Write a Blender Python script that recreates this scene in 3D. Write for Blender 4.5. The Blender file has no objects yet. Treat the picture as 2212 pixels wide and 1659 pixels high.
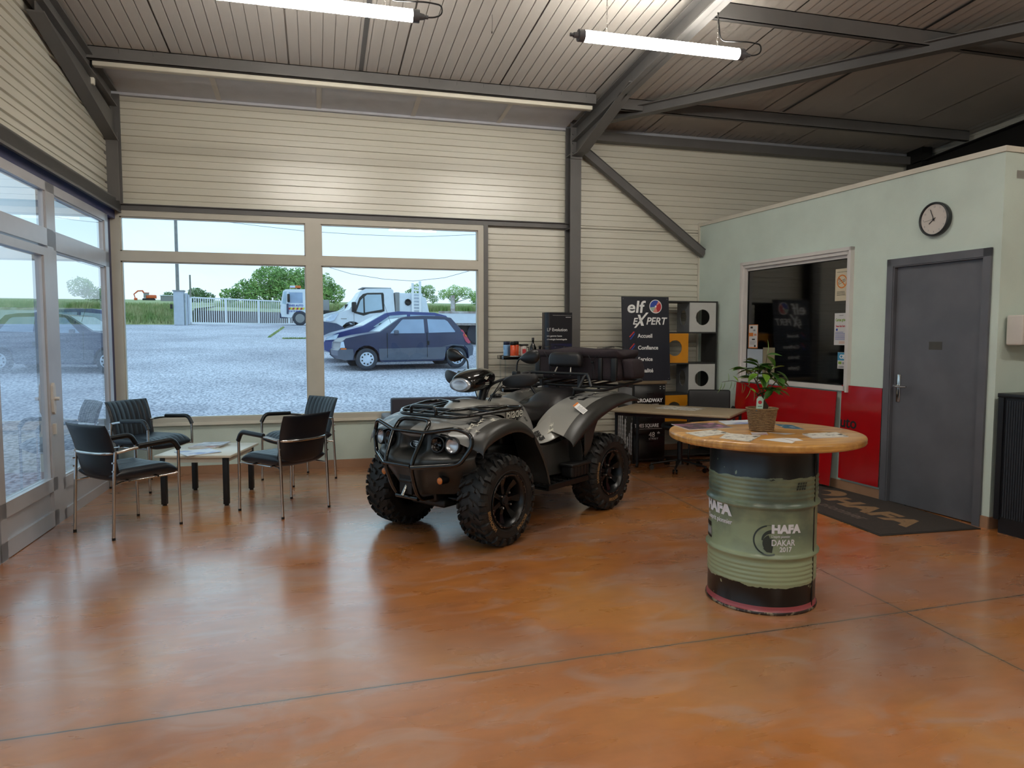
import bpy, bmesh, math, random
from mathutils import Vector, Matrix, noise
random.seed(7)
SC = bpy.context.scene
COL = SC.collection
pi = math.pi

# ---------------------------------------------------------------- camera
cd = bpy.data.cameras.new('camera'); cam = bpy.data.objects.new('camera', cd); COL.objects.link(cam)
cd.sensor_fit = 'HORIZONTAL'; cd.sensor_width = 36.0; cd.lens = 36.0*1546.84/2212.0
cd.clip_start = 0.05; cd.clip_end = 600
YAW, PITCH, ROLL = 0.2672, -0.0679, 0.0006
cam.matrix_world = Matrix.Translation((0, 0, 1.45)) @ Matrix.Rotation(-YAW, 4, 'Z') @ Matrix.Rotation(pi/2+PITCH, 4, 'X') @ Matrix.Rotation(ROLL, 4, 'Z')
SC.camera = cam

# ---------------------------------------------------------------- view
SC.view_settings.view_transform = 'Standard'; SC.view_settings.look = 'None'
SC.view_settings.gamma = 1.0; SC.view_settings.use_curve_mapping = False
SC.view_settings.exposure = 0.0
SC.cycles.max_bounces = 10; SC.cycles.diffuse_bounces = 5; SC.cycles.glossy_bounces = 4
SC.cycles.transparent_max_bounces = 12; SC.cycles.sample_clamp_indirect = 6.0
SC.cycles.use_denoising = True
LAMP = 70.0

# ---------------------------------------------------------------- world: thin bright overcast
W = bpy.data.worlds.new('overcast_sky'); SC.world = W; W.use_nodes = True
nt = W.node_tree; nt.nodes.clear()
def wn(t, **k):
    n = nt.nodes.new(t)
    for a, b in k.items(): setattr(n, a, b)
    return n
tc = wn('ShaderNodeTexCoord'); mp = wn('ShaderNodeMapping'); mp.inputs['Scale'].default_value = (1.2, 1.2, 7.0)
ns = wn('ShaderNodeTexNoise'); ns.inputs['Scale'].default_value = 1.6; ns.inputs['Detail'].default_value = 6
cr = wn('ShaderNodeValToRGB'); e = cr.color_ramp.elements
e[0].position = .36; e[0].color = (.50, .74, .86, 1); e[1].position = .62; e[1].color = (.68, .90, .98, 1)
sp = wn('ShaderNodeSeparateXYZ'); mr = wn('ShaderNodeMapRange'); mr.inputs[1].default_value = 0.0; mr.inputs[2].default_value = .22
mr.inputs[3].default_value = 1; mr.inputs[4].default_value = 0
mx = wn('ShaderNodeMixRGB'); mx.inputs['Color2'].default_value = (.82, .92, .97, 1)
bg = wn('ShaderNodeBackground'); bg.inputs['Strength'].default_value = 1.5; ow = wn('ShaderNodeOutputWorld')
L = nt.links.new
L(tc.outputs['Generated'], mp.inputs[0]); L(mp.outputs[0], ns.inputs['Vector']); L(ns.outputs['Fac'], cr.inputs[0])
L(tc.outputs['Generated'], sp.inputs[0]); L(sp.outputs['Z'], mr.inputs[0]); L(mr.outputs[0], mx.inputs['Fac'])
L(cr.outputs[0], mx.inputs['Color1']); L(mx.outputs[0], bg.inputs[0]); L(bg.outputs[0], ow.inputs[0])

# ---------------------------------------------------------------- materials
def hexc(h, a=1.0):
    h = h.lstrip('#'); r = []
    for i in (0, 2, 4):
        v = int(h[i:i+2], 16)/255
        r.append(v/12.92 if v <= .04045 else ((v+.055)/1.055)**2.4)
    return (*r, a)
MATS = {}
def mat(name, col, rough=.5, metal=0.0, var=.12, nscale=6.0, bump=0.0, bscale=60.0, coat=0.0, col2=None, thr=None, spec=.5, stretch=None, emis=None, rvar=.15):
    """principled material with a noise driven colour and roughness variation"""
    m = bpy.data.materials.new(name); m.use_nodes = True
    t = m.node_tree; N = t.nodes; b = N['Principled BSDF']; L = t.links.new
    c = hexc(col) if isinstance(col, str) else (*col, 1)
    tcn = N.new('ShaderNodeTexCoord'); vec = tcn.outputs['Object']
    if stretch:
        mpn = N.new('ShaderNodeMapping'); mpn.inputs['Scale'].default_value = stretch; L(vec, mpn.inputs[0]); vec = mpn.outputs[0]
    n = N.new('ShaderNodeTexNoise'); n.inputs['Scale'].default_value = nscale; n.inputs['Detail'].default_value = 5; L(vec, n.inputs['Vector'])
    r = N.new('ShaderNodeValToRGB'); el = r.color_ramp.elements
    if col2:
        c2 = hexc(col2) if isinstance(col2, str) else (*col2, 1)
    else:
        c2 = tuple(min(1, x*(1+var)) for x in c[:3])+(1,); c = tuple(x*(1-var) for x in c[:3])+(1,)
    lo, hi = thr if thr else (.35, .65)
    el[0].position = lo; el[0].color = c; el[1].position = hi; el[1].color = c2
    L(n.outputs['Fac'], r.inputs[0]); L(r.outputs[0], b.inputs['Base Color'])
    rr = N.new('ShaderNodeMapRange'); rr.inputs[3].default_value = max(0, rough*(1-rvar)); rr.inputs[4].default_value = min(1, rough*(1+rvar))
    L(n.outputs['Fac'], rr.inputs[0]); L(rr.outputs[0], b.inputs['Roughness'])
    b.inputs['Metallic'].default_value = metal; b.inputs['Specular IOR Level'].default_value = spec
    if coat: b.inputs['Coat Weight'].default_value = coat; b.inputs['Coat Roughness'].default_value = .08
    if bump:
        n2 = N.new('ShaderNodeTexNoise'); n2.inputs['Scale'].default_value = bscale; n2.inputs['Detail'].default_value = 3; L(vec, n2.inputs['Vector'])
        bp = N.new('ShaderNodeBump'); bp.inputs['Strength'].default_value = bump; bp.inputs['Distance'].default_value = .01
        L(n2.outputs['Fac'], bp.inputs['Height']); L(bp.outputs[0], b.inputs['Normal'])
    if emis:
        b.inputs['Emission Color'].default_value = hexc(emis[0]); b.inputs['Emission Strength'].default_value = emis[1]
    MATS[name] = m
    return m
def glass(name, tint, k=1.5, ior=1.5, rough=0.0, base=0.0):
    m = bpy.data.materials.new(name); m.use_nodes = True; t = m.node_tree; N = t.nodes; L = t.links.new
    N.clear(); o = N.new('ShaderNodeOutputMaterial'); mixn = N.new('ShaderNodeMixShader')
    tr = N.new('ShaderNodeBsdfTransparent'); tr.inputs[0].default_value = (*tint, 1)
    gl = N.new('ShaderNodeBsdfGlossy'); gl.inputs['Roughness'].default_value = rough
    fr = N.new('ShaderNodeFresnel'); fr.inputs[0].default_value = ior
    # a pane is built as a thin slab: keep the fresnel of its outer faces only
    geo = N.new('ShaderNodeNewGeometry'); inv = N.new('ShaderNodeMath'); inv.operation = 'SUBTRACT'; inv.inputs[0].default_value = 1
    L(geo.outputs['Backfacing'], inv.inputs[1])
    mu = N.new('ShaderNodeMath'); mu.operation = 'MULTIPLY_ADD'; mu.inputs[1].default_value = k; mu.inputs[2].default_value = base
    m2 = N.new('ShaderNodeMath'); m2.operation = 'MULTIPLY'; m2.use_clamp = True
    L(fr.outputs[0], mu.inputs[0]); L(mu.outputs[0], m2.inputs[0]); L(inv.outputs[0], m2.inputs[1])
    L(m2.outputs[0], mixn.inputs[0]); L(tr.outputs[0], mixn.inputs[1]); L(gl.outputs[0], mixn.inputs[2]); L(mixn.outputs[0], o.inputs[0])
    MATS[name] = m; return m

# ---------------------------------------------------------------- mesh builder
class MB:
    def __init__(s): s.v = []; s.f = []; s.m = []; s.sm = []
    def add(s, vs, fs, mi=0, smooth=False, M=None):
        o = len(s.v)
        s.v += [tuple(M @ Vector(v)) if M is not None else tuple(v) for v in vs]
        flip = M is not None and M.determinant() < 0
        for f in fs: s.f.append(tuple(i+o for i in (f[::-1] if flip else f))); s.m.append(mi); s.sm.append(smooth)
        return s
    def bx(s, x0, x1, y0, y1, z0, z1, mi=0, M=None):
        vs = [(x, y, z) for x in (x0, x1) for y in (y0, y1) for z in (z0, z1)]
        return s.add(vs, [(0,1,3,2),(4,6,7,5),(0,4,5,1),(2,3,7,6),(0,2,6,4),(1,5,7,3)], mi, False, M)
    def rbx(s, x0, x1, y0, y1, z0, z1, r=.01, seg=3, mi=0, M=None, fn=None, cuts=0):
        """rounded box; fn may reshape every vertex"""
        bm = bmesh.new(); bmesh.ops.create_cube(bm, size=1)
        for v in bm.verts: v.co = Vector(((x0+x1)/2+v.co.x*(x1-x0), (y0+y1)/2+v.co.y*(y1-y0), (z0+z1)/2+v.co.z*(z1-z0)))
        if r > 0: bmesh.ops.bevel(bm, geom=list(bm.edges), offset=r, segments=seg, profile=.5, affect='EDGES')
        if cuts:
            bmesh.ops.subdivide_edges(bm, edges=[e for e in bm.edges if e.calc_length() > .05], cuts=cuts, use_grid_fill=True)
        vs = [v.co.copy() for v in bm.verts]
        if fn: vs = [Vector(fn(v)) for v in vs]
        bm.verts.index_update()
        fs = [tuple(v.index for v in f.verts) for f in bm.faces]; bm.free()
        return s.add(vs, fs, mi, True, M)
    def cyl(s, p0, p1, r0, r1=None, n=16, mi=0, caps=True, smooth=True, M=None):
        p0, p1 = Vector(p0), Vector(p1); r1 = r0 if r1 is None else r1
        d = (p1-p0).normalized(); a = Vector((0,0,1)) if abs(d.z) < .9 else Vector((1,0,0))
        u = d.cross(a).normalized(); w = d.cross(u)
        vs = [p0+(u*math.cos(2*pi*i/n)+w*math.sin(2*pi*i/n))*r0 for i in range(n)]+[p1+(u*math.cos(2*pi*i/n)+w*math.sin(2*pi*i/n))*r1 for i in range(n)]
        s.add(vs, [(i, (i+1) % n, n+(i+1) % n, n+i) for i in range(n)], mi, smooth, M)
        if caps:
            s.add(vs[:n], [tuple(range(n))[::-1]], mi, False, M); s.add(vs[n:], [tuple(range(n))], mi, False, M)
        return s
    def tube(s, path, r, n=10, closed=False, mi=0, M=None, ry=None):
        P = [Vector(p) for p in path]; k = len(P); vs = []; prev = None
        for i in range(k):
            a = P[(i-1) % k] if (closed or i > 0) else P[i]; b = P[(i+1) % k] if (closed or i < k-1) else P[i]
            d = (b-a).normalized()
            if prev is None:
                q = Vector((0,0,1)) if abs(d.z) < .9 else Vector((1,0,0)); u = d.cross(q).normalized()
            else:
                u = (prev-d*prev.dot(d))
                u = u.normalized() if u.length > 1e-6 else d.orthogonal().normalized()
            prev = u; w = d.cross(u); rr = r[i] if isinstance(r, (list, tuple)) else r
            for j in range(n):
                t = 2*pi*j/n; vs.append(P[i]+u*math.cos(t)*rr+w*math.sin(t)*(rr if ry is None else ry))
        fs = []
        for i in range(k if closed else k-1):
            for j in range(n):
                a, b = i*n, ((i+1) % k)*n
                fs.append((a+j, a+(j+1) % n, b+(j+1) % n, b+j))
        s.add(vs, fs, mi, True, M)
        if not closed:
            s.add(vs[:n], [tuple(range(n))[::-1]], mi, False, M); s.add(vs[-n:], [tuple(range(n))], mi, False, M)
        return s
    def lathe(s, prof, n=32, mi=0, M=None, smooth=True, mis=None, a0=0, a1=2*pi):
        full = abs(a1-a0-2*pi) < 1e-6; m = n if full else n+1; vs = []
        for (r, z) in prof:
            for i in range(m):
                t = a0+(a1-a0)*i/n; vs.append((r*math.cos(t), r*math.sin(t), z))
        for k in range(len(prof)-1):
            fs = []
            for i in range(n):
                j = (i+1) % m
                fs.append((k*m+i, k*m+j, (k+1)*m+j, (k+1)*m+i))
            o = len(s.v)
            if k == 0: base = o; s.v += [tuple(M @ Vector(v)) if M is not None else v for v in vs]
            for f in fs: s.f.append(tuple(i+base for i in f)); s.m.append(mis[k] if mis else mi); s.sm.append(smooth)
        return s
    def prism(s, pts, ext, mi=0, M=None, smooth=False):
        """polygon pts (3d) extruded by vector ext"""
        e = Vector(ext); P = [Vector(p) for p in pts]; n = len(P)
        s.add(P+[p+e for p in P], [tuple(range(n))[::-1], tuple(range(n, 2*n))], mi, False, M)
        s.add(P+[p+e for p in P], [(i, (i+1) % n, n+(i+1) % n, n+i) for i in range(n)], mi, smooth, M)
        return s
    def grid(s, rows, mi=0, M=None, smooth=True, closed=False, mfn=None):
        R, Cn = len(rows), len(rows[0]); vs = [p for r in rows for p in r]
        for i in range(R-1):
            for j in range(Cn if closed else Cn-1):
                pass
        fs = [(i*Cn+j, i*Cn+(j+1) % Cn, (i+1)*Cn+(j+1) % Cn, (i+1)*Cn+j) for i in range(R-1) for j in range(Cn if closed else Cn-1)]
        o = len(s.v); s.add(vs, fs, mi, smooth, M)
        if mfn:
            k = len(s.m)-len(fs); c = Cn if closed else Cn-1
            for q in range(len(fs)): s.m[k+q] = mfn(q//c, q % c)
        return s
    def sphere(s, c, r, n=16, mi=0, M=None, sc=(1,1,1)):
        rows = []
        for i in range(n//2+1):
            a = pi*i/(n//2); rows.append([(c[0]+r*sc[0]*math.sin(a)*math.cos(2*pi*j/n), c[1]+r*sc[1]*math.sin(a)*math.sin(2*pi*j/n), c[2]+r*sc[2]*math.cos(a)) for j in range(n)])
        return s.grid(rows, mi, M, True, True)
    def text(s, txt, size, M, mi=0, ext=.0006, bold=0.0, align='LEFT', sx=1.0, shear=0.0, fn=None):
        c = bpy.data.curves.new('t', 'FONT'); c.body = txt; c.size = size; c.extrude = ext; c.offset = bold; c.align_x = align; c.shear = shear; c.resolution_u = 3
        o = bpy.data.objects.new('t', c); me = bpy.data.meshes.new_from_object(o)
        vs = [Vector((v.co.x*sx, v.co.y, v.co.z)) for v in me.vertices]; fs = [tuple(p.vertices) for p in me.polygons]
        if fn: vs = [Vector(fn(v)) for v in vs]
        s.add(vs, fs, mi, False, M)
        bpy.data.objects.remove(o); bpy.data.curves.remove(c); bpy.data.meshes.remove(me)
        return s
    def build(s, name, mats, parent=None, loc=None, label=None, kind=None, weld=True):
        me = bpy.data.meshes.new(name)
        me.from_pydata(s.v, [], s.f)
        if not isinstance(mats, (list, tuple)): mats = [mats]
        for m in mats: me.materials.append(MATS[m] if isinstance(m, str) else m)
        me.polygons.foreach_set('material_index', s.m); me.polygons.foreach_set('use_smooth', s.sm)
        me.validate(clean_customdata=False)
        o = bpy.data.objects.new(name, me); COL.objects.link(o)
        if parent is not None: o.parent = parent
        if loc is not None: o.location = loc
        if label: o['label'] = label
        if kind: o['kind'] = kind
        return o
def smoothfix(o, ang=40, sub=0, solid=0, off=-1):
    """recalculate normals outward, weld, and keep hard edges sharper than ang"""
    bm = bmesh.new(); bm.from_mesh(o.data); bmesh.ops.remove_doubles(bm, verts=bm.verts, dist=1e-5)
    bmesh.ops.recalc_face_normals(bm, faces=bm.faces)
    for e in bm.edges:
        if len(e.link_faces) == 2 and e.calc_face_angle(0) > math.radians(ang): e.smooth = False
    for f in bm.faces: f.smooth = True
    bm.to_mesh(o.data); bm.free()
    if solid:
        m = o.modifiers.new('s', 'SOLIDIFY'); m.thickness = solid; m.offset = off
    if sub:
        m = o.modifiers.new('u', 'SUBSURF'); m.levels = sub; m.render_levels = sub
    return o
def fillet(P, r=.03, n=5, closed=False):
    P = [Vector(p) for p in P]; k = len(P); out = []
    for i in range(k):
        if not closed and i in (0, k-1): out.append(P[i]); continue
        a, b, c = P[(i-1) % k], P[i], P[(i+1) % k]; u = (a-b); w = (c-b)
        q = min(r, u.length*.49, w.length*.49); s_, e_ = b+u.normalized()*q, b+w.normalized()*q
        for j in range(n+1):
            t = j/n; out.append(s_*(1-t)**2+b*2*t*(1-t)+e_*t*t)
    return out
def thing(name, label, cat, loc=(0,0,0), rz=0.0, group=None, rot=None):
    o = bpy.data.objects.new(name, None); COL.objects.link(o); o.empty_display_size = .1
    o.location = loc; o.rotation_euler = rot if rot else (0, 0, rz); o['label'] = label; o['category'] = cat
    if group: o['group'] = group
    return o
def tag(o, label, cat, group=None, kind=None):
    o['label'] = label; o['category'] = cat
    if group: o['group'] = group
    if kind: o['kind'] = kind
    return o
def struct(o): o['kind'] = 'structure'; return o
def copy_tree(o, parent=None):
    c = o.copy(); COL.objects.link(c)
    if parent is not None: c.parent = parent
    for ch in [x for x in bpy.data.objects if x.parent == o]: copy_tree(ch, c)
    return c
def T(x=0, y=0, z=0): return Matrix.Translation((x, y, z))
def R(a, ax='Z'): return Matrix.Rotation(a, 4, ax)
def wallM(origin, xdir, normal):
    """matrix whose x runs along xdir, y is world up, z is the outward normal (for text and flat things on a wall)"""
    x = Vector(xdir).normalized(); z = Vector(normal).normalized(); y = z.cross(x)
    m = Matrix((x, y, z)).transposed().to_4x4(); m.translation = Vector(origin); return m

mat('panel_paint', '#cbc7b8', .28, var=.02, nscale=.6, spec=.8, rvar=.02)
mat('ceiling_paint', '#b9b3ab', .5, var=.05, nscale=1.0)
mat('ceiling_strip', '#c6c8cf', .6, var=.04)
mat('steel_grey', '#5e5c5a', .45, var=.08, nscale=3)
mat('steel_dark', '#2a2929', .5, var=.1, nscale=3)
mat('steel_black', '#141312', .5, var=.1, nscale=3)
mat('frame_beige', '#bcb7a9', .4, var=.03)
mat('frame_white', '#cfcbc6', .4, var=.03)
mat('alu_frame', '#b4b4b8', .35, var=.04, metal=.2)
mat('blue_paint', '#1d2457', .35, var=.08)
mat('mint_plaster', '#c8d6cb', .75, var=.05, nscale=2.5, bump=.15, bscale=120)
mat('trim_white', '#d2cdbd', .5, var=.04)
mat('skirting_tile', '#a07a5e', .45, var=.08, nscale=5)
mat('door_grey', '#5c5d62', .45, var=.10, nscale=4, bump=.05, bscale=8)
mat('chrome', '#c9c7c4', .16, metal=1.0, var=.03)
mat('brushed_steel', '#8f8a84', .3, metal=.9, var=.08)
mat('black_vinyl', '#10131a', .38, var=.1, nscale=20, bump=.1, bscale=260)
mat('black_plastic', '#0d0d0e', .38, var=.1)
mat('black_gloss', '#060607', .12, var=.1, coat=.4)
mat('black_satin', '#121214', .5, var=.1)
mat('white_plastic', '#c8c1b8', .4, var=.03)
mat('white_paper', '#cbc9c6', .7, var=.03)
mat('print_white', '#e6e6e4', .6, var=.02)
mat('print_grey', '#8b8b8b', .6, var=.03)
mat('print_black', '#151515', .6, var=.02)
mat('print_red', '#b02a30', .5, var=.05)
mat('print_blue', '#2a47a0', .5, var=.05)
mat('print_orange', '#d07a34', .5, var=.05)
mat('print_green', '#7d9a3a', .5, var=.05)
mat('print_cyan', '#3f86a8', .5, var=.05)
glass('window_glass', (.90, .95, .99), k=1.2)
glass('side_glass', (.86, .91, .96), k=3.0)
glass('dark_glass', (.35, .37, .40), k=1.6, base=.04, rough=.06)
glass('clear_plastic', (.9, .93, .95), k=1.0)
glass('lens_glass', (.95, .95, .95), k=1.5)
# ================================================================ THE ROOM
YB = 8.0265
def ceilz(y): return 3.86+.0773*(YB-y)
# ---- floor: polished tinted concrete with saw-cut joints
def floor_material():
    m = bpy.data.materials.new('tinted_concrete'); m.use_nodes = True; t = m.node_tree; N = t.nodes; L = t.links.new; b = N['Principled BSDF']
    tcn = N.new('ShaderNodeTexCoord'); V = tcn.outputs['Object']
    def noise_(sc, det, st=None, dist=0):
        n = N.new('ShaderNodeTexNoise'); n.inputs['Scale'].default_value = sc; n.inputs['Detail'].default_value = det; n.inputs['Distortion'].default_value = dist
        if st:
            mpn = N.new('ShaderNodeMapping'); mpn.inputs['Scale'].default_value = st; L(V, mpn.inputs[0]); L(mpn.outputs[0], n.inputs['Vector'])
        else: L(V, n.inputs['Vector'])
        return n.outputs['Fac']
    def ramp(f, stops):
        r = N.new('ShaderNodeValToRGB'); el = r.color_ramp.elements
        while len(el) < len(stops): el.new(.5)
        for q, (p, c) in zip(el, stops): q.position = p; q.color = hexc(c) if isinstance(c, str) else (c, c, c, 1)
        L(f, r.inputs[0]); return r.outputs[0]
    def mixc(f, a, b_, mode='MIX'):
        x = N.new('ShaderNodeMixRGB'); x.blend_type = mode
        for i, q in ((0, f), (1, a), (2, b_)):
            if hasattr(q, 'links'): L(q, x.inputs[i])
            else: x.inputs[i].default_value = q
        return x.outputs[0]
    base = ramp(noise_(.9, 6, (1, 1, 1), .6), [(.3, '#a3602f'), (.5, '#b67238'), (.7, '#c08342')])
    fine = ramp(noise_(7, 8, (1, 2.4, 1)), [(.3, .90), (.7, 1.05)])
    c1 = mixc(1.0, base, fine, 'MULTIPLY')
    grey = ramp(noise_(.55, 4, (1, 1.6, 1), .4), [(.46, 0.0), (.72, .65)])
    c2 = mixc(grey, c1, hexc('#a08a80'))
    worn = ramp(noise_(2.6, 9, (1, 1.8, 1), 1.0), [(.50, 0.0), (.66, .38)])
    c2 = mixc(worn, c2, hexc('#b39c90'))
    stain = ramp(noise_(1.1, 5, (1, 1, 1), 1.2), [(.58, 0.0), (.74, .22)])
    c3 = mixc(stain, c2, hexc('#6b4636'))
    speck = ramp(noise_(38, 2), [(.77, 0.0), (.80, .4)])
    c4 = mixc(speck, c3, hexc('#5d4a3c'))
    sx = N.new('ShaderNodeSeparateXYZ'); L(V, sx.inputs[0])
    def M(op, a, b_=None, c_=None):
        n = N.new('ShaderNodeMath'); n.operation = op
        for i, q in enumerate((a, b_, c_)):
            if q is None: continue
            if hasattr(q, 'links'): L(q, n.inputs[i])
            else: n.inputs[i].default_value = q
        return n.outputs[0]
    wob = M('MULTIPLY', M('SUBTRACT', noise_(9, 3), .5), .012)
    # joint running left-right:  y = 2.90 + .031 x ; joint running away: x = 2.86 + .045 y
    dA = M('ABSOLUTE', M('ADD', M('SUBTRACT', M('SUBTRACT', sx.outputs['Y'], M('MULTIPLY', sx.outputs['X'], .0325)), 2.905), wob))
    dB = M('ABSOLUTE', M('ADD', M('SUBTRACT', M('SUBTRACT', sx.outputs['X'], M('MULTIPLY', sx.outputs['Y'], .045)), 2.83), wob))
    d = M('MINIMUM', dA, dB)
    line = M('LESS_THAN', d, .0045)
    halo = N.new('ShaderNodeMapRange'); halo.inputs[1].default_value = .03; halo.inputs[2].default_value = .004; halo.inputs[3].default_value = 0; halo.inputs[4].default_value = .3
    L(d, halo.inputs[0])
    c5 = mixc(halo.outputs[0], c4, hexc('#7a6a58')); c6 = mixc(line, c5, hexc('#5f5548'))
    L(c6, b.inputs['Base Color'])
    rg = ramp(noise_(2.2, 7, (1, 3.0, 1), .8), [(.3, .24), (.7, .36)])
    L(rg, b.inputs['Roughness']); b.inputs['Specular IOR Level'].default_value = .5
    b.inputs['Coat Weight'].default_value = 1.0; b.inputs['Coat IOR'].default_value = 1.62; b.inputs['Coat Roughness'].default_value = .2
    bp = N.new('ShaderNodeBump'); bp.inputs['Strength'].default_value = .03; bp.inputs['Distance'].default_value = .01
    L(noise_(6, 4, (1, 2, 1)), bp.inputs['Height']); L(bp.outputs[0], b.inputs['Normal'])
    MATS['tinted_concrete'] = m
floor_material()
mb = MB(); mb.bx(-2.3, 9.0, -6.0, 8.25, -.12, 0)
struct(mb.build('floor', 'tinted_concrete'))

# ---- ribbed wall lining, profile runs along z
def ribbed(mb, x0, x1, z0, z1, fn, ztop=None, mi=0, pitch=.136, depth=.019, phase=0.0):
    """strip between x0,x1; fn(u, z, d) -> 3d point; d = depth into the room"""
    prof = []; k = 0; z = z0-((z0-phase) % pitch)
    while z < z1+pitch:
        big = (k % 3 == 0)
        g = .030 if big else .020
        prof += [(z, depth*.0), (z+g, 0), (z+g+.004, depth), (z+pitch*.62, depth), (z+pitch*.62+.002, depth*.5), (z+pitch*.62+.008, depth*.5), (z+pitch*.62+.010, depth), (z+pitch-.003, depth)]
        z += pitch; k += 1
    prof = [(max(z0, min(z1, a)), b) for a, b in prof]
    out = [prof[0]]
    for p in prof[1:]:
        if p[0] > out[-1][0]+1e-4: out.append(p)
    vs = []; fs = []
    for a, b in out: vs += [fn(x0, a, b), fn(x1, a, b)]
    for i in range(len(out)-1): fs.append((2*i, 2*i+1, 2*i+3, 2*i+2))
    mb.add(vs, fs, mi)
# ---- back wall (above window, right of window, right bay above the partition)
mb = MB()
bf = lambda u, z, d: (u, YB+.02-d, z)
ribbed(mb, -2.05, 7.9, 2.70, 3.87, bf)
ribbed(mb, 1.87, 7.9, .0, 2.70, bf)
mb.bx(-2.2, 7.95, YB+.05, YB+.20, 2.76, 4.0); mb.bx(1.90, 7.95, YB+.05, YB+.20, -.1, 2.76)
wb = struct(mb.build('wall_back', 'panel_paint'))
mb = MB(); mb.bx(-2.0, 1.87, YB-.02, YB+.2, 0, .52)
o = struct(mb.build('wall_back_sill', 'mint_plaster'))
mb = MB(); mb.bx(-1.95, 1.87, YB-.07, YB+.03, .52, .55)
struct(mb.build('trim_1', 'trim_white'))
mb = MB(); mb.bx(-1.93, 1.87, YB-.035, YB-.02, 0, .09)
for i in range(11): mb.bx(-1.9+i*.34, -1.895+i*.34, YB-.0355, YB-.02, 0, .088)
struct(mb.build('baseboard_back', 'skirting_tile'))
mb = MB(); mb.bx(1.87, 4.58, YB-.012, YB+.01, 0, .10)
struct(mb.build('baseboard_back_right', 'skirting_tile'))
# top capping of the back wall lining
mb = MB(); mb.bx(-1.95, 7.9, YB-.03, YB+.05, 3.815, 3.90)
struct(mb.build('trim_2', 'ceiling_strip'))

# ---- window 1 : frame, transoms and four panes
w0, w1, w2, w3, h0, h1, h2, h3 = -1.862, -.0873, .0727, 1.785, .594, 2.190, 2.286, 2.630
mb = MB()
fy0, fy1 = YB-.05, YB+.03
mb.bx(-1.95, w0, fy0, fy1, .55, 2.69); mb.bx(w3, 1.85, fy0, fy1, .55, 2.69)
mb.bx(w0, w3, fy0, fy1, .55, h0); mb.bx(w0, w3, fy0, fy1, h3, 2.69)
mb.bx(w1, w2, fy0, fy1, h0, h3); mb.bx(-.025, .012, fy0-.006, fy1, h0, h3)
mb.bx(w0, w1, fy0, fy1, h1, h2); mb.bx(w2, w3, fy0, fy1, h1, h2)
for (a, b) in ((w0, w1), (w2, w3)):
    for (c, d) in ((h0, h1), (h2, h3)):   # glazing beads
        mb.bx(a, a+.012, fy0+.02, fy1-.01, c, d); mb.bx(b-.012, b, fy0+.02, fy1-.01, c, d)
        mb.bx(a, b, fy0+.02, fy1-.01, c, c+.012); mb.bx(a, b, fy0+.02, fy1-.01, d-.012, d)
wf = struct(mb.build('window_1', 'frame_beige'))
for (a, b) in ((w0, w1), (w2, w3)):
    for (c, d) in ((h0, h1), (h2, h3)):
        MB().bx(a+.005, b-.005, YB-.005, YB+.005, c+.005, d-.005).build('glass_pane', 'window_glass', wf)
# ---- grey steel around the window
mb = MB(); mb.bx(-1.98, 2.86, YB-.06, YB+.05, 2.69, 2.75); mb.bx(-1.98, 2.86, YB-.09, YB-.06, 2.742, 2.75)
struct(mb.build('trim_3', 'steel_grey'))
mb = MB(); mb.bx(1.85, 1.90, YB-.06, YB+.05, 0, 2.69)
struct(mb.build('trim_4', 'steel_grey'))
# ---- ceiling: sandwich panels with fine grooves running down the slope
mb = MB()
x = -2.2; k = 0
while x < 8.2:
    w = 1.0
    g = .0025 if k else .0
    seg = [x+.1*i for i in range(10)]
    for i, s0 in enumerate(seg):
        a = .014 if i == 0 else .006; dd = .02 if i == 0 else .008
        for (u0, u1, dz) in ((s0, s0+a, dd), (s0+a, s0+.1, 0)):
            mb.add([(u0, YB+.1, ceilz(YB+.1)+dz), (u1, YB+.1, ceilz(YB+.1)+dz), (u1, -6, ceilz(-6)+dz), (u0, -6, ceilz(-6)+dz)], [(0,1,2,3)])
    x += 1.0; k += 1
mb.add([(-2.4, YB+.3, ceilz(YB+.3)+.1), (8.4, YB+.3, ceilz(YB+.3)+.1), (8.4, -6.2, ceilz(-6.2)+.1), (-2.4, -6.2, ceilz(-6.2)+.1)], [(0,1,2,3)])
struct(mb.build('ceiling', 'ceiling_paint'))
# flat grey boards between the wall and the first purlin, with pale joint covers
mb = MB()
mb.add([(-1.9, YB, 3.838), (2.83, YB, 3.838), (2.83, 7.13, 3.908), (-1.9, 7.13, 3.908)], [(0,1,2,3)])
o = struct(mb.build('ceiling_edge', 'ceiling_strip'))
mb = MB()
for xx in (-.93, .05, 1.04, 2.0):
    mb.add([(xx, YB-.02, 3.834), (xx+.05, YB-.02, 3.834), (xx+.05, 7.13, 3.901), (xx, 7.13, 3.901)], [(0,1,2,3)])
struct(mb.build('trim_5', 'frame_white'))

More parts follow.
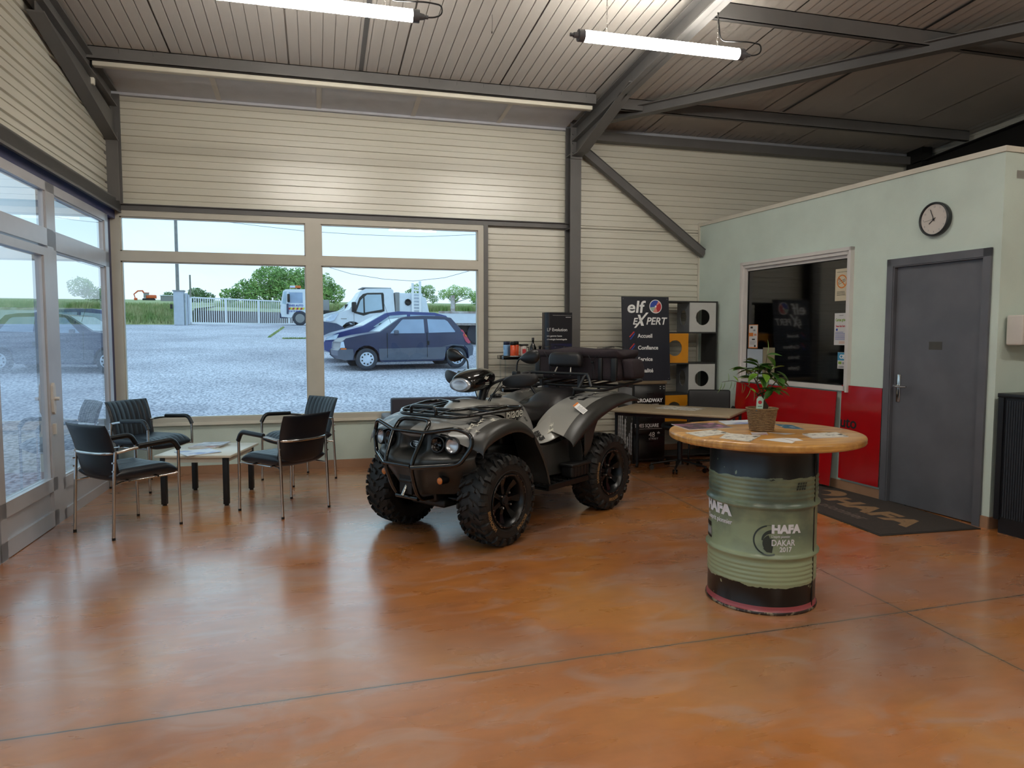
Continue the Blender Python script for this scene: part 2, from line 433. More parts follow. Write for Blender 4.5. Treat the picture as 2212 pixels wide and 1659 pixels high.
# ---- steel members
def cee(mb, p0, p1, h, w, t=.006, open_=1):
    """channel section between p0 and p1 (top edge line), height h downwards, flanges towards +open_*y"""
    p0, p1 = Vector(p0), Vector(p1); o = open_
    for (a, b, c, d) in ((0, t, -h, 0), (0, w, -t, 0), (0, w, -h, -h+t), (w-t, w, -.03, 0), (w-t, w, -h, -h+.03)):
        vs = []
        for P in (p0, p1):
            for y, z in ((a, c), (b, c), (b, d), (a, d)): vs.append(P+Vector((0, o*y, z)))
        mb.add(vs, [(0,1,2,3), (7,6,5,4), (0,4,5,1), (1,5,6,2), (2,6,7,3), (3,7,4,0)])
def ibeam(mb, p0, p1, h, w, up=(0,0,1), tf=.012, tw=.008, mi=0):
    p0, p1 = Vector(p0), Vector(p1); d = (p1-p0).normalized(); u = Vector(up); s = d.cross(u).normalized(); u = s.cross(d).normalized()
    for (a, b, c, e) in ((-w/2, w/2, h/2-tf, h/2), (-w/2, w/2, -h/2, -h/2+tf), (-tw/2, tw/2, -h/2, h/2)):
        vs = [P+s*y+u*z for P in (p0, p1) for y, z in ((a, c), (b, c), (b, e), (a, e))]
        mb.add(vs, [(0,1,2,3), (7,6,5,4), (0,4,5,1), (1,5,6,2), (2,6,7,3), (3,7,4,0)], mi)
def steel(name, mb, m='steel_grey'): return struct(mb.build(name, m))
# purlins
mb = MB(); cee(mb, (-1.86, 7.06, ceilz(7.06)-.002), (2.83, 7.06, ceilz(7.06)-.002), .11, .05, open_=1)
for i in range(17): mb.bx(-1.6+i*.27, -1.596+i*.27, 7.055, 7.06, 3.89, 3.932)
steel('trim_6', mb)
mb = MB(); cee(mb, (2.95, 7.1, ceilz(7.1)-.002), (7.7, 7.1, ceilz(7.1)-.002), .12, .05, open_=1); steel('trim_7', mb)
mb = MB(); cee(mb, (2.95, 5.19, ceilz(5.19)-.002), (7.7, 5.19, ceilz(5.19)-.002), .13, .05, open_=1); steel('trim_8', mb)
mb = MB(); cee(mb, (-1.86, 5.19, ceilz(5.19)+.0), (2.83, 5.19, ceilz(5.19)+.0), .10, .05, open_=1)
mb = MB(); cee(mb, (-1.86, 3.2, ceilz(3.2)), (7.7, 3.2, ceilz(3.2)), .13, .05, open_=1); steel('trim_9', mb)
# second member under the wall head in the right bay
mb = MB(); mb.bx(2.95, 7.6, YB-.14, YB-.02, 3.70, 3.80); steel('trim_10', mb)
# purlin brace flats
mb = MB(); mb.add([(.435, 7.05, ceilz(7.05)-.005), (.475, 7.05, ceilz(7.05)-.005), (.455, 4.2, ceilz(4.2)-.005), (.415, 4.2, ceilz(4.2)-.005), (.435, 7.05, ceilz(7.05)-.0), (.475, 7.05, ceilz(7.05)), (.455, 4.2, ceilz(4.2)), (.415, 4.2, ceilz(4.2))], [(0,1,2,3),(0,1,5,4),(1,2,6,5),(3,0,4,7)])
steel('trim_11', mb)
mb = MB()
mb.add([(5.03, 7.05, 3.925), (5.06, 7.05, 3.925), (5.11, 4.3, 4.137), (5.08, 4.3, 4.137)], [(0,1,2,3)])
steel('trim_12', mb, 'steel_dark')
# centre column, rafter, haunch
mb = MB(); cx = 2.895
mb.bx(cx-.065, cx+.065, 7.82, 7.832, 0, 3.60); mb.bx(cx-.065, cx+.065, 7.985, 7.997, 0, 3.84); mb.bx(cx-.004, cx+.004, 7.83, 7.99, 0, 3.75)
mb.bx(cx-.065, cx+.065, 7.83, 7.99, 3.50, 3.512); mb.bx(cx-.075, cx+.075, 7.80, 7.83, .0, .012)
mb.bx(cx-.065, cx-.005, 7.83, 7.99, 2.67, 2.682)
steel('trim_13', mb)
mb = MB(); h = .17
def rz(y): return 3.84+.0773*(YB-y)
ibeam(mb, (cx, 7.83, rz(7.83)-h/2-.05), (cx, -6, rz(-6)-h/2-.05), h, .12)
hp = [(7.83, rz(7.83)-.2), (7.83, 3.48), (7.60, 3.49), (6.30, 3.78), (6.25, rz(6.25)-.2)]
mb.prism([(cx-.005, a, b) for a, b in hp], (.01, 0, 0))
vs = [(cx-.06, 7.60, 3.49), (cx+.06, 7.60, 3.49), (cx+.06, 6.27, 3.80), (cx-.06, 6.27, 3.80)]
mb.prism(vs, (0, 0, -.012)); mb.bx(cx-.06, cx+.06, 7.60, 7.83, 3.478, 3.49)
mb.bx(cx-.07, cx+.07, 7.80, 7.818, 3.45, 3.90)
for zz in (3.52, 3.62, 3.72):
    for s_ in (-.045, .045): mb.cyl((cx+s_, 7.80, zz), (cx+s_, 7.785, zz), .012, n=6)
steel('trim_14', mb)
mb = MB(); ibeam(mb, (2.96, 7.55, 3.80), (5.62, 4.70, 3.955), .10, .10, tf=.008)
steel('trim_15', mb)
mb = MB(); ibeam(mb, (5.62, 4.70, 3.955), (7.6, 2.6, 4.10), .10, .10, tf=.008); steel('trim_16', mb)
# wall brace
mb = MB(); ibeam(mb, (2.97, YB-.12, 3.62), (4.60, YB-.12, 2.44), .10, .09, up=(0, 1, 0)); 
dv = Vector((1.62, 0, -1.17)).normalized(); nv = Vector((dv.z, 0, -dv.x))*-1; a_, b_ = Vector((2.97, YB-.14, 3.62)), Vector((4.60, YB-.14, 2.443)); mb2 = MB(); mb2.prism([a_+nv*.045, a_-nv*.045, b_-nv*.045, b_+nv*.045], (0, .08, 0)); mb2.prism([a_+nv*.045+Vector((0,-.012,0)), a_+nv*.038+Vector((0,-.012,0)), b_+nv*.038+Vector((0,-.012,0)), b_+nv*.045+Vector((0,-.012,0))], (0, .012, 0)); steel('trim_17', mb2)
# left corner column, rafter
mb = MB(); mb.bx(-1.93, -1.81, 7.80, 7.812, 2.75, 3.40); mb.bx(-1.93, -1.81, 7.93, 7.942, 2.75, 3.8); mb.bx(-1.87, -1.86, 7.81, 7.93, 2.75, 3.7)
mb.bx(-1.99, -1.93, 7.8, 7.95, 2.75, 3.8)
steel('trim_18', mb)
mb = MB(); ibeam(mb, (-1.86, 7.82, rz(7.82)-.13), (-1.86, -6, rz(-6)-.13), .16, .11)
mb.prism([(-1.865, 7.82, 3.6), (-1.865, 7.82, 3.33), (-1.865, 7.35, 3.42), (-1.865, 5.9, 3.73), (-1.865, 5.9, 3.85)], (.01, 0, 0))
mb.prism([(-1.915, 7.82, 3.33), (-1.805, 7.82, 3.33), (-1.805, 5.9, 3.73), (-1.915, 5.9, 3.73)], (0, 0, -.012))
steel('trim_19', mb)
# gable frame on the far right
mb = MB(); ibeam(mb, (7.68, 7.85, 3.55), (7.68, -2, 4.40), .30, .16, mi=0); mb.bx(7.6, 7.76, 7.7, 7.95, 0, 3.9)
mb.prism([(7.675, 7.85, 3.42), (7.675, 7.85, 3.05), (7.675, 5.4, 3.62)], (.01, 0, 0)); mb.prism([(7.6, 7.85, 3.05), (7.76, 7.85, 3.05), (7.76, 5.4, 3.62), (7.6, 5.4, 3.62)], (0, 0, -.012))
steel('trim_20', mb, 'steel_black')
# right gable wall (only its top shows over the office)
mb = MB(); ribbed(mb, -6, YB+.1, 0, 5.2, lambda u, z, d: (7.86-d, u, z)); mb.bx(7.88, 8.0, -6.1, YB+.2, 0, 5.3)
struct(mb.build('wall_right', 'panel_paint'))
# rear wall of the hall, behind the camera
mb = MB(); ribbed(mb, -2.3, 8.0, 0, 5.2, lambda u, z, d: (u, -5.95+d, z)); mb.bx(-2.4, 8.1, -6.15, -6.0, 0, 5.3)
struct(mb.build('wall_front', 'panel_paint'))
# pale cable tray under the first purlin
mb = MB(); mb.rbx(-1.82, 2.80, 7.08, 7.15, 3.775, 3.815, .006, 2)
tag(mb.build('cable_trunking', 'trim_white'), 'long cream cable trunking running under the roof beam along the window wall', 'cable trunking')
# ---- left glazed wall. local frame: a = distance from the back corner towards the camera, d = offset into the room
KL = .0191
def LW(a, z, d=0.0):
    n = math.hypot(1, KL)
    return (-1.9267-KL*a/n+d/n, YB-a/n-KL*d/n, z)
LM = Matrix(((KL*-1/math.hypot(1,KL), 1, 0, -1.9267), (-1/math.hypot(1,KL), -KL, 0, YB), (0, 0, 1, 0), (0, 0, 0, 1)))
# LM maps local (a, d, z) to world
mb = MB(); ribbed(mb, 0.0, 14.0, 2.78, 5.1, lambda u, z, d: LW(u, z, d), phase=.05)
mb.bx(-.2, 14, -.2, -.03, 2.78, 5.2, M=LM)
struct(mb.build('wall_left', 'panel_paint'))
mb = MB(); mb.bx(-.05, 14, -.05, .09, 2.68, 2.77, M=LM); mb.bx(-.05, 14, .085, .09, 2.66, 2.78, M=LM); struct(mb.build('trim_21', 'steel_grey'))
mb = MB(); mb.bx(0, 14, -.16, .03, 2.60, 2.68, M=LM); struct(mb.build('trim_22', 'blue_paint'))
# blue corner post
mb = MB(); mb.bx(-1.99, -1.945, 7.88, 7.98, 0, 2.66); mb.bx(-1.99, -1.945, 7.70, 7.735, 0, 2.6)
struct(mb.build('trim_23', 'blue_paint'))
def bar(mb, a0, a1, z0, z1, d0=-.035, d1=.03, mi=0): mb.bx(a0, a1, d0, d1, z0, z1, mi, LM)
def panes(parent, lst, m='side_glass'):
    for a0, a1, z0, z1 in lst: MB().bx(a0, a1, -.008, .004, z0, z1, M=LM).build('glass_pane', m, parent)
# fixed panel beside the corner (a .33 .. 1.72)
def fixed(n, A0, A1):
    mb = MB()
    bar(mb, A0, A0+.10, 0, 2.60); bar(mb, A1-.05, A1, 0, 2.60)
    bar(mb, A0, A1, 2.53, 2.60); bar(mb, A0, A1, 2.10, 2.24); bar(mb, A0, A1, 0, .08); bar(mb, A0, A1, .24, .33)
    bar(mb, A0, A1, .08, .24, -.01, .012)
    for z0, z1 in ((.33, 2.10), (2.24, 2.53)):
        bar(mb, A0+.10, A0+.115, z0, z1, -.03, .018); bar(mb, A1-.065, A1-.05, z0, z1, -.03, .018); bar(mb, A0+.1, A1-.05, z0, z0+.012, -.03, .018); bar(mb, A0+.1, A1-.05, z1-.012, z1, -.03, .018)
    w = struct(mb.build('window_%d' % n, 'alu_frame')); panes(w, [(A0+.105, A1-.055, .335, 2.095), (A0+.105, A1-.055, 2.245, 2.525)])
fixed(2, .30, 1.73)
# door leaves with fanlight
def leaf(n, A0, A1, handle):
    mb = MB(); bar(mb, A0, A1, 2.04, 2.10, -.045, .035); bar(mb, A0, A0+.09, .0, 2.04, -.045, .035); bar(mb, A1-.09, A1, .0, 2.04, -.045, .035)
    bar(mb, A0, A1, .005, .12, -.045, .035); bar(mb, A0, A1, .27, .37, -.045, .035); bar(mb, A0, A1, .12, .27, -.015, .012)
    for q in (A0+.09, A1-.105): bar(mb, q, q+.015, .37, 2.04, -.03, .022)
    d = struct(mb.build('door_%d' % n, 'alu_frame')); panes(d, [(A0+.09, A1-.09, .37, 2.04)])
    if handle:
        hb = MB(); pl = [(0,-.12),(.02,-.10),(.03,0),(.02,.10),(0,.12),(-.02,.10),(-.03,0),(-.02,-.10)]
        hb.prism([tuple(LM @ Vector((A0+.045+x_, .035, .97+z_))) for x_, z_ in pl], tuple((LM.to_3x3() @ Vector((0, .018, 0)))), smooth=False)
        hb.cyl(LM @ Vector((A0+.045, .05, .97)), LM @ Vector((A0+.045, .085, .97)), .014, n=10)
        hb.bx(A0+.035, A0+.055, .035, .055, .70, .78, M=LM)
        hb.build('door_handle', 'white_plastic', d)
leaf(1, 1.86, 2.86, True); leaf(2, 2.88, 3.88, False)
mb = MB(); bar(mb, 1.73, 1.855, 0, 2.60); bar(mb, 1.73, 4.0, 2.53, 2.60); bar(mb, 1.73, 4.0, 2.12, 2.25); bar(mb, 3.89, 4.0, 0, 2.6)
for q in (1.855, 3.865): bar(mb, q, q+.02, 2.25, 2.53, -.03, .018)
f3 = struct(mb.build('window_3', 'alu_frame')); panes(f3, [(1.86, 3.88, 2.25, 2.53)])
fixed(4, 4.0, 5.6); fixed(5, 5.6, 7.2); fixed(6, 7.2, 8.8); fixed(7, 8.8, 10.4); fixed(8, 10.4, 12.0); fixed(9, 12, 13.6)

# ---- mint office partition. local frame: a from the back corner towards the camera, d into the hall
KM = .0687; nM = math.hypot(1, KM)
MM = Matrix(((KM/nM, -1/nM, 0, 4.5914), (-1/nM, -KM/nM, 0, YB), (0, 0, 1, 0), (0, 0, 0, 1)))
# local (a, d, z) -> world
def MW(a, z, d=0.0): return tuple(MM @ Vector((a, d, z)))
def aY(y, x=None): return (YB-y)*nM/1.0/(1)   # along-wall distance of a point with this world Y
AE = aY(4.165)                               # free end of the partition
wa0, wa1, wz0, wz1 = aY(7.125), aY(5.555), .935, 2.24     # window hole (outer frame)
da0, da1, dz1 = aY(5.149), aY(4.240), 2.09                # door hole
mb = MB()
for a0, a1, z0, z1 in ((0, wa0, 0, 2.79), (wa0, wa1, 0, wz0), (wa0, wa1, wz1, 2.79), (wa1, da0, 0, 2.79), (da0, da1, dz1, 2.79), (da1, AE, 0, 2.79)):
    mb.bx(a0, a1, -.12, 0, z0, z1, M=MM)
# returning wall of the office, facing the hall
vE = MM @ Vector((AE, 0, 0)); 
mb.bx(AE-.12, AE, -3.2, -.12, 0, 2.79, M=MM)
struct(mb.build('wall_office', 'mint_plaster'))
mb = MB(); mb.bx(-.0, AE+.012, -.135, .014, 2.785, 2.825, M=MM); mb.bx(AE-.135, AE+.014, -3.2, -.135, 2.785, 2.825, M=MM)
mb.bx(0, .03, -.005, .012, 0, 2.79, M=MM)
struct(mb.build('trim_24', 'trim_white'))
mb = MB()
for a0, a1 in ((0, da0-.0), (da1, AE+.012)): mb.bx(a0, a1, 0, .012, 0, .09, M=MM)
mb.bx(AE, AE+.012, -3.0, .012, 0, .09, M=MM)
struct(mb.build('baseboard_office', 'skirting_tile'))
# office interior: floor is shared; far wall with ribs and dim things
mb = MB(); mb.bx(0, AE-.12, -3.1, -3.0, 0, 2.7, M=MM); struct(mb.build('wall_office_rear', 'panel_paint'))
mb = MB(); mb.bx(0, AE, -3.2, -.12, 2.60, 2.66, M=MM); struct(mb.build('ceiling_office', 'ceiling_paint'))
# office window
mb = MB(); t_ = .045
def mbar(mb, a0, a1, z0, z1, d0=-.05, d1=.03, mi=0): mb.bx(a0, a1, d0, d1, z0, z1, mi, MM)
mbar(mb, wa0, wa0+t_, wz0, wz1); mbar(mb, wa1-t_, wa1, wz0, wz1); mbar(mb, wa0, wa1, wz0, wz0+t_); mbar(mb, wa0, wa1, wz1-t_, wz1)
mbar(mb, wa0-.02, wa0+.015, wz0-.01, wz1+.02, 0, .045); mbar(mb, wa1-.015, wa1+.01, wz0-.01, wz1+.02, 0, .045); mbar(mb, wa0-.02, wa1+.01, wz1-.012, wz1+.02, 0, .045)
mbar(mb, wa0+t_, wa1-t_, wz1-.075, wz1-t_, -.05, .0)
wo = struct(mb.build('window_10', 'frame_white'))
MB().bx(wa0+t_, wa1-t_, -.03, -.022, wz0+t_, wz1-.075, M=MM).build('glass_pane', 'dark_glass', wo)
gb = MB(); 
for q in (wa0+t_, wa1-t_-.008): mbar(gb, q, q+.008, wz0+t_, wz1-.075, -.035, -.015)
mbar(gb, wa0+t_, wa1-t_, wz1-.083, wz1-.075, -.035, -.015); mbar(gb, wa0+t_, wa1-t_, wz0+t_, wz0+t_+.008, -.035, -.015)
gb.build('rubber_seal', 'black_satin', wo)
# grey door and frame
mb = MB(); 
mbar(mb, da0, da0+.06, 0, dz1, -.10, .012); mbar(mb, da1-.055, da1, 0, dz1, -.10, .012); mbar(mb, da0, da1, dz1-.06, dz1, -.10, .012)
mbar(mb, da0-.012, da0+.05, 0, dz1+.012, 0, .02); mbar(mb, da1-.05, da1+.012, 0, dz1+.012, 0, .02); mbar(mb, da0-.012, da1+.012, dz1-.05, dz1+.012, 0, .02)
struct(mb.build('trim_25', 'door_grey'))
mb = MB(); mb.bx(da0+.062, da1-.055, -.065, -.022, .008, dz1-.062, M=MM)
dr = struct(mb.build('door_3', 'door_grey'))
mb = MB(); ha = da0+.115
mb.rbx(ha-.019, ha+.019, -.022, -.012, .88, 1.12, .004, 2, M=MM)
mb.cyl(MM @ Vector((ha, -.012, 1.02)), MM @ Vector((ha, .035, 1.02)), .009, n=10)
mb.tube([MM @ Vector(p) for p in fillet([(ha, .03, 1.02), (ha+.012, .035, 1.02), (ha+.05, .035, 1.015), (ha+.12, .03, 1.02)], .02)], .009, 8)
mb.build('door_handle', 'chrome', dr)
mb = MB(); mb.bx(ha+.28, ha+.40, -.022, -.0205, 1.335, 1.40, M=MM); mb.build('tape_mark', mat('old_tape', '#45443f', .6), dr)

# posters stuck on the office window
def flat(M_, w, h, name, parent=None, base='white_paper'):
    """thin sheet centred on M_ (x right, y up, z out)"""
    return MB().bx(-w/2, w/2, -h/2, h/2, -.0008, .0, M=M_)
def winM(a, z, d=-.018): return wallM(MW(a, z, d), MM.to_3x3() @ Vector((1, 0, 0)), MM.to_3x3() @ Vector((0, 1, 0)))
m_cream = mat('cream_paper', '#cbbfa4', .7, var=.03)
def poster(a, z, w, h, label, base, draw, cat='poster', nm='poster', grp=None):
    M_ = winM(a, z)
    mb = flat(M_, w, h, nm); mats = [base, 'print_black', 'print_orange', 'print_red', 'print_blue', 'print_green', 'print_cyan', 'print_grey', 'print_white']
    draw(mb, M_)
    return tag(mb.build(nm, mats), label, cat, grp)
def band(mb, M_, x0, x1, y0, y1, mi): mb.bx(x0, x1, y0, y1, 0, .0006, mi, M_)
def ring(mb, M_, cx_, cy_, r0, r1, mi, n=28, z=.0006, a0=0, a1=2*pi, sx=1):
    vs = []; 
    for i in range(n+1):
        t = a0+(a1-a0)*i/n; vs += [(cx_+sx*r0*math.cos(t), cy_+r0*math.sin(t), z), (cx_+sx*r1*math.cos(t), cy_+r1*math.sin(t), z)]
    mb.add(vs, [(2*i, 2*i+1, 2*i+3, 2*i+2) for i in range(n)], mi, False, M_)
def lines(mb, M_, x0, x1, y0, y1, n, mi, seed=1, th=.35):
    rr = random.Random(seed); dy = (y1-y0)/n
    for i in range(n):
        a = y0+dy*i; b = x1-(x1-x0)*rr.random()*.3
        mb.bx(x0, b, a, a+dy*th, 0, .0005, mi, M_)
def d1(mb, M_):
    mb.text('INTERDICTION DE FUMER', .011, M_ @ T(0, .115, 0), 1, align='CENTER')
    ring(mb, M_, 0, .03, .052, .064, 2)
    q = M_ @ T(0, .03, 0) @ R(-pi/4); mb.bx(-.055, .055, -.006, .006, 0, .0008, 2, q)
    q = M_ @ T(0, .03, 0) @ R(.35)
    for z_ in ((-.045, .04, .008, .011), (-.045, .04, -.011, -.008), (.037, .04, -.011, .011), (.02, .023, -.011, .011), (-.045, -.042, -.011, .011)): mb.bx(z_[0], z_[1], z_[2], z_[3], 0, .0009, 1, q)
    for i in range(3): mb.tube([M_ @ Vector((-.045+.008*i, .04+.004*j, .001)) + (M_.to_3x3() @ Vector((.004*math.sin(j*1.5), 0, 0))) for j in range(6)], .001, 4, mi=1)
    lines(mb, M_, -.06, .06, -.10, -.055, 5, 1, 3)
poster(wa1-.15, 1.925, .165, .30, 'cream no smoking poster with orange ring in the upper right of the office window', 'cream_paper', d1)
def d2(mb, M_):
    mb.text('Cartes grises', .036, M_ @ T(0, .075, 0), 5, align='CENTER', bold=.0012, sx=.72); mb.text('FLASH INFO', .010, M_ @ T(0, .125, 0), 1, align='CENTER'); mb.text('Venes Auto Service', .026, M_ @ T(0, .02, 0), 3, align='CENTER', bold=.001, sx=.62)
    ring(mb, M_, -.05, -.005, 0, .012, 4); lines(mb, M_, -.07, .07, -.10, -.02, 7, 4, 4); lines(mb, M_, -.02, .06, -.135, -.11, 3, 2, 4)
poster(wa1-.145, 1.51, .165, .30, 'white registration papers poster with green and red lettering on the office window', 'white_paper', d2)
def d3(mb, M_):
    band(mb, M_, -.06, .06, 0, .075, 6); mb.text('CB', .05, M_ @ T(-.005, .02, .0006), 8, align='CENTER', bold=.002); band(mb, M_, -.05, -.01, -.035, -.01, 5); lines(mb, M_, -.05, .05, -.07, -.045, 2, 1, 5); mb.bx(.0, .05, -.035, -.015, 0, .0006, 7, M_)
poster(wa1-.115, 1.215, .12, .155, 'small blue and white bank card sticker low on the right of the office window', 'white_paper', d3, 'sticker', 'card_sticker')
def d4(mb, M_):
    band(mb, M_, -.075, .075, .123, .13, 2); band(mb, M_, -.075, .075, -.13, -.12, 2); band(mb, M_, -.078, -.071, -.13, .13, 2); band(mb, M_, .071, .078, -.13, .13, 2)
    band(mb, M_, -.07, .0, -.0, .04, 2); mb.text('2025', .03, M_ @ T(.036, .008, .0006), 2, align='CENTER', bold=.001, sx=.7)
    band(mb, M_, -.05, -.01, .088, .108, 1); mb.text('LABS', .026, M_ @ T(.015, .058, .0006), 1, align='CENTER', sx=.7); band(mb, M_, -.02, .03, -.04, -.026, 1)
    lines(mb, M_, -.055, .055, -.09, -.05, 5, 7, 6); band(mb, M_, .02, .045, -.118, -.095, 1)
poster(wa0+.155, 1.44, .155, .26, 'orange bordered certificate at the left edge of the office window', 'white_paper', d4, 'certificate', 'certificate')
m_pale = mat('translucent_sheet', '#aab6c0', .5, var=.06, nscale=2)
def d5(mb, M_): 
    for z_ in (.02, -.09): mb.bx(-.13, .13, z_, z_+.002, 0, .0006, 7, M_)
poster(wa0+.19, 1.14, .26, .32, 'pale blue paper sheet taped low on the left of the office window', 'translucent_sheet', d5, 'paper', 'paper_sheet')
m_tan = mat('tan_sheet', '#8a8168', .6, var=.05)
poster(wa0+.42, 1.15, .19, .34, 'tan paper sheet taped beside the pale blue sheet on the office window', 'tan_sheet', lambda m, q: None, 'paper', 'paper_sheet')
# things dimly seen inside the office: a vertical blind and a desk
mb = MB()
for i in range(16): mb.bx(2.0+i*.075, 2.055+i*.075, -1.35, -1.34, .9, 2.3, M=MM @ T(0, 0, 0))
tag(mb.build('vertical_blind', mat('blind_cloth', '#39415e', .8)), 'dark blue vertical blind seen dimly through the office window', 'blind')
mb = MB(); mb.bx(.9, 2.6, -1.3, -.6, .72, .75, M=MM); mb.bx(.9, .94, -1.3, -.6, 0, .72, M=MM); mb.bx(2.56, 2.6, -1.3, -.6, 0, .72, M=MM)
tag(mb.build('office_desk', 'black_satin'), 'dark desk standing inside the office behind the window', 'desk')

# clock
cM = winM(aY(4.707), 2.378, 0.0)
ck = thing('wall_clock', 'round white wall clock with dark rim above the grey office door', 'clock', cM.translation)
ci = Matrix.Translation(-cM.translation) @ cM
mb = MB(); mb.lathe([(.0, 0.0), (.132, 0), (.135, .02), (.135, .042), (.128, .048), (.121, .046), (.118, .034)], 48, M=ci); mb.build('clock_rim', mat('clock_rim_paint', '#23282a', .35), ck)
mb = MB(); mb.cyl(ci @ Vector((0,0,.02)), ci @ Vector((0,0,.034)), .119, n=48)
mb.build('clock_face', 'white_plastic', ck)
for k, s_ in enumerate(['12','1','2','3','4','5','6','7','8','9','10','11']):
    an = pi/2-k*pi/6; mb = MB(); mb.text(s_, .020, ci @ T(.098*math.cos(an), .098*math.sin(an)-.007, .0345), align='CENTER', ext=.0003)
    mb.build('numeral', 'print_grey', ck)
def hand(L_, w_, ang, nm, z_):
    m_ = MB(); q = ci @ T(0, 0, z_) @ R(ang); m_.bx(-w_/2, w_/2, -.018, L_, 0, .0015, 0, q); m_.cyl(q @ Vector((0,0,0)), q @ Vector((0,0,.004)), .006, n=12); m_.build(nm, 'black_satin', ck)
hand(.055, .006, math.radians(128), 'hour_hand', .037); hand(.085, .005, math.radians(22), 'minute_hand', .040); hand(.085, .0018, math.radians(98), 'second_hand', .043)

# two red signboards leaning on the partition
m_red = mat('red_panel', '#a81016', .16, var=.05, nscale=2, coat=.5)
def slab(lbl, pts, th, m, nm, cat, txt=None):
    P = [Vector(p) for p in pts]; nrm = (P[1]-P[0]).cross(P[3]-P[0]).normalized()
    mb = MB(); mb.prism(P, nrm*th)
    return mb, nrm
# board under the window, leaning: bottom further into the hall
def board(a0, a1, zb0, zb1, zt0, zt1, db, dt, lbl, text=None):
    t = thing('signboard', lbl, 'signboard', MW((a0+a1)/2, 0, db))
    iv = Matrix.Translation(-Vector(MW((a0+a1)/2, 0, db)))
    P = [MW(a0, zb0, db), MW(a1, zb1, db), MW(a1, zt1, dt), MW(a0, zt0, dt)]
    nrm = (Vector(P[1])-Vector(P[0])).cross(Vector(P[3])-Vector(P[0])).normalized()
    if nrm.dot(MM.to_3x3() @ Vector((0, 1, 0))) < 0: nrm = -nrm
    MB().prism(P, nrm*.004, M=iv).build('board_sheet', 'red_panel', t)
    MB().prism([Vector(p)-nrm*.008 for p in P], nrm*.008, M=iv).build('board_backing', 'brushed_steel', t)
    if text:
        s_, a_, z_, sz = text
        xd = (Vector(P[1])-Vector(P[0])).normalized(); k_ = (z_)/zt0
        q = iv @ wallM(Vector(MW(a_, z_, db+(dt-db)*k_))+nrm*.0045, xd, nrm)
        MB().text(s_, sz, q, 0, bold=.003).build('lettering', 'print_black', t)
board(wa0-.02, aY(5.65), .035, .035, .925, .925, .11, .055, 'wide red signboard leaning under the office window')
board(aY(5.625), aY(5.165), .115, .115, .99, .99, .03, .018, 'narrow red signboard with black letters standing against the wall left of the grey door', ('uto', aY(5.63), .60, .145))

# ---- suspended LED tubes
mat('tube_glow', '#ffffff', .4, emis=('#fffaf0', LAMP))
mat('tube_cap', '#56565a', .45)
def led_tube(x0, x1, y, z, label, dy=0.0):
    t = thing('led_tube_light', label, 'ceiling light', ((x0+x1)/2, y, z), group=None)
    l = (x1-x0)/2; rr = .040
    M_ = R(dy)
    mb = MB(); mb.cyl((-l, 0, 0), (l, 0, 0), rr, n=20, M=M_); mb.build('tube_diffuser', 'tube_glow', t)
    for s_ in (-1, 1):
        mb = MB(); mb.cyl((s_*l, 0, 0), (s_*(l+.045), 0, 0), rr+.002, n=20, M=M_); mb.cyl((s_*(l+.045), 0, 0), (s_*(l+.08), 0, 0), rr*.6, rr*.45, n=14, M=M_); mb.cyl((s_*(l+.08), 0, 0), (s_*(l+.105), 0, 0), rr*.32, n=10, M=M_)
        mb.build('end_cap', 'tube_cap', t)
    for s_ in (-.72, .72):
        mb = MB(); top = ceilz(y)-z-.01; n = int(top/.032); xx = s_*l
        for i in range(n):
            z0 = rr+i*.032
            pts = [(xx+(.006*math.cos(a) if i % 2 else 0), (0 if i % 2 else .006*math.cos(a)), z0+.018+.02*math.sin(a)) for a in [2*pi*j/8 for j in range(8)]]
            mb.tube(pts, .0016, 5, closed=True, M=M_)
        mb.build('hanging_chain', 'brushed_steel', t)
    mb = MB(); e_ = l+.10
    mb.tube(fillet([(e_, 0, 0), (e_+.05, 0, .005), (e_+.10, 0, .03), (e_+.10, 0, .09), (e_, 0, .10), (e_-.25, 0, .08), (l*.72, 0, top*.5), (l*.72, 0, top)], .05, 5), .0055, 7, M=M_)
    mb.build('power_cable', 'black_plastic', t)
    return t
led_tube(1.88, 3.12, 4.93, 3.575, 'lit LED tube lamp hanging on chains above the quad bike, whole in view')
led_tube(-.62, .66, 4.93, 3.575, 'lit LED tube lamp hanging at the top edge, cut by the top of the photo')
led_tube(-.62, .66, .8, 3.9, 'added unseen LED tube behind the camera, fill light for the entrance side')  # added lamp out of view, brightens the entrance side
led_tube(1.88, 3.12, .8, 3.9, 'added unseen LED tube behind the camera, fill light for the middle of the hall')  # second added lamp out of view, lifts the middle of the hall
led_tube(4.6, 5.84, .8, 3.9, 'added unseen LED tube behind the camera, fill light for the office side')  # added out of view to bring more light to the office side
led_tube(1.88, 3.12, -3.0, 4.2, 'added unseen LED tube, fill light at the rear of the hall')  # unseen extra tube, added as fill from the rear
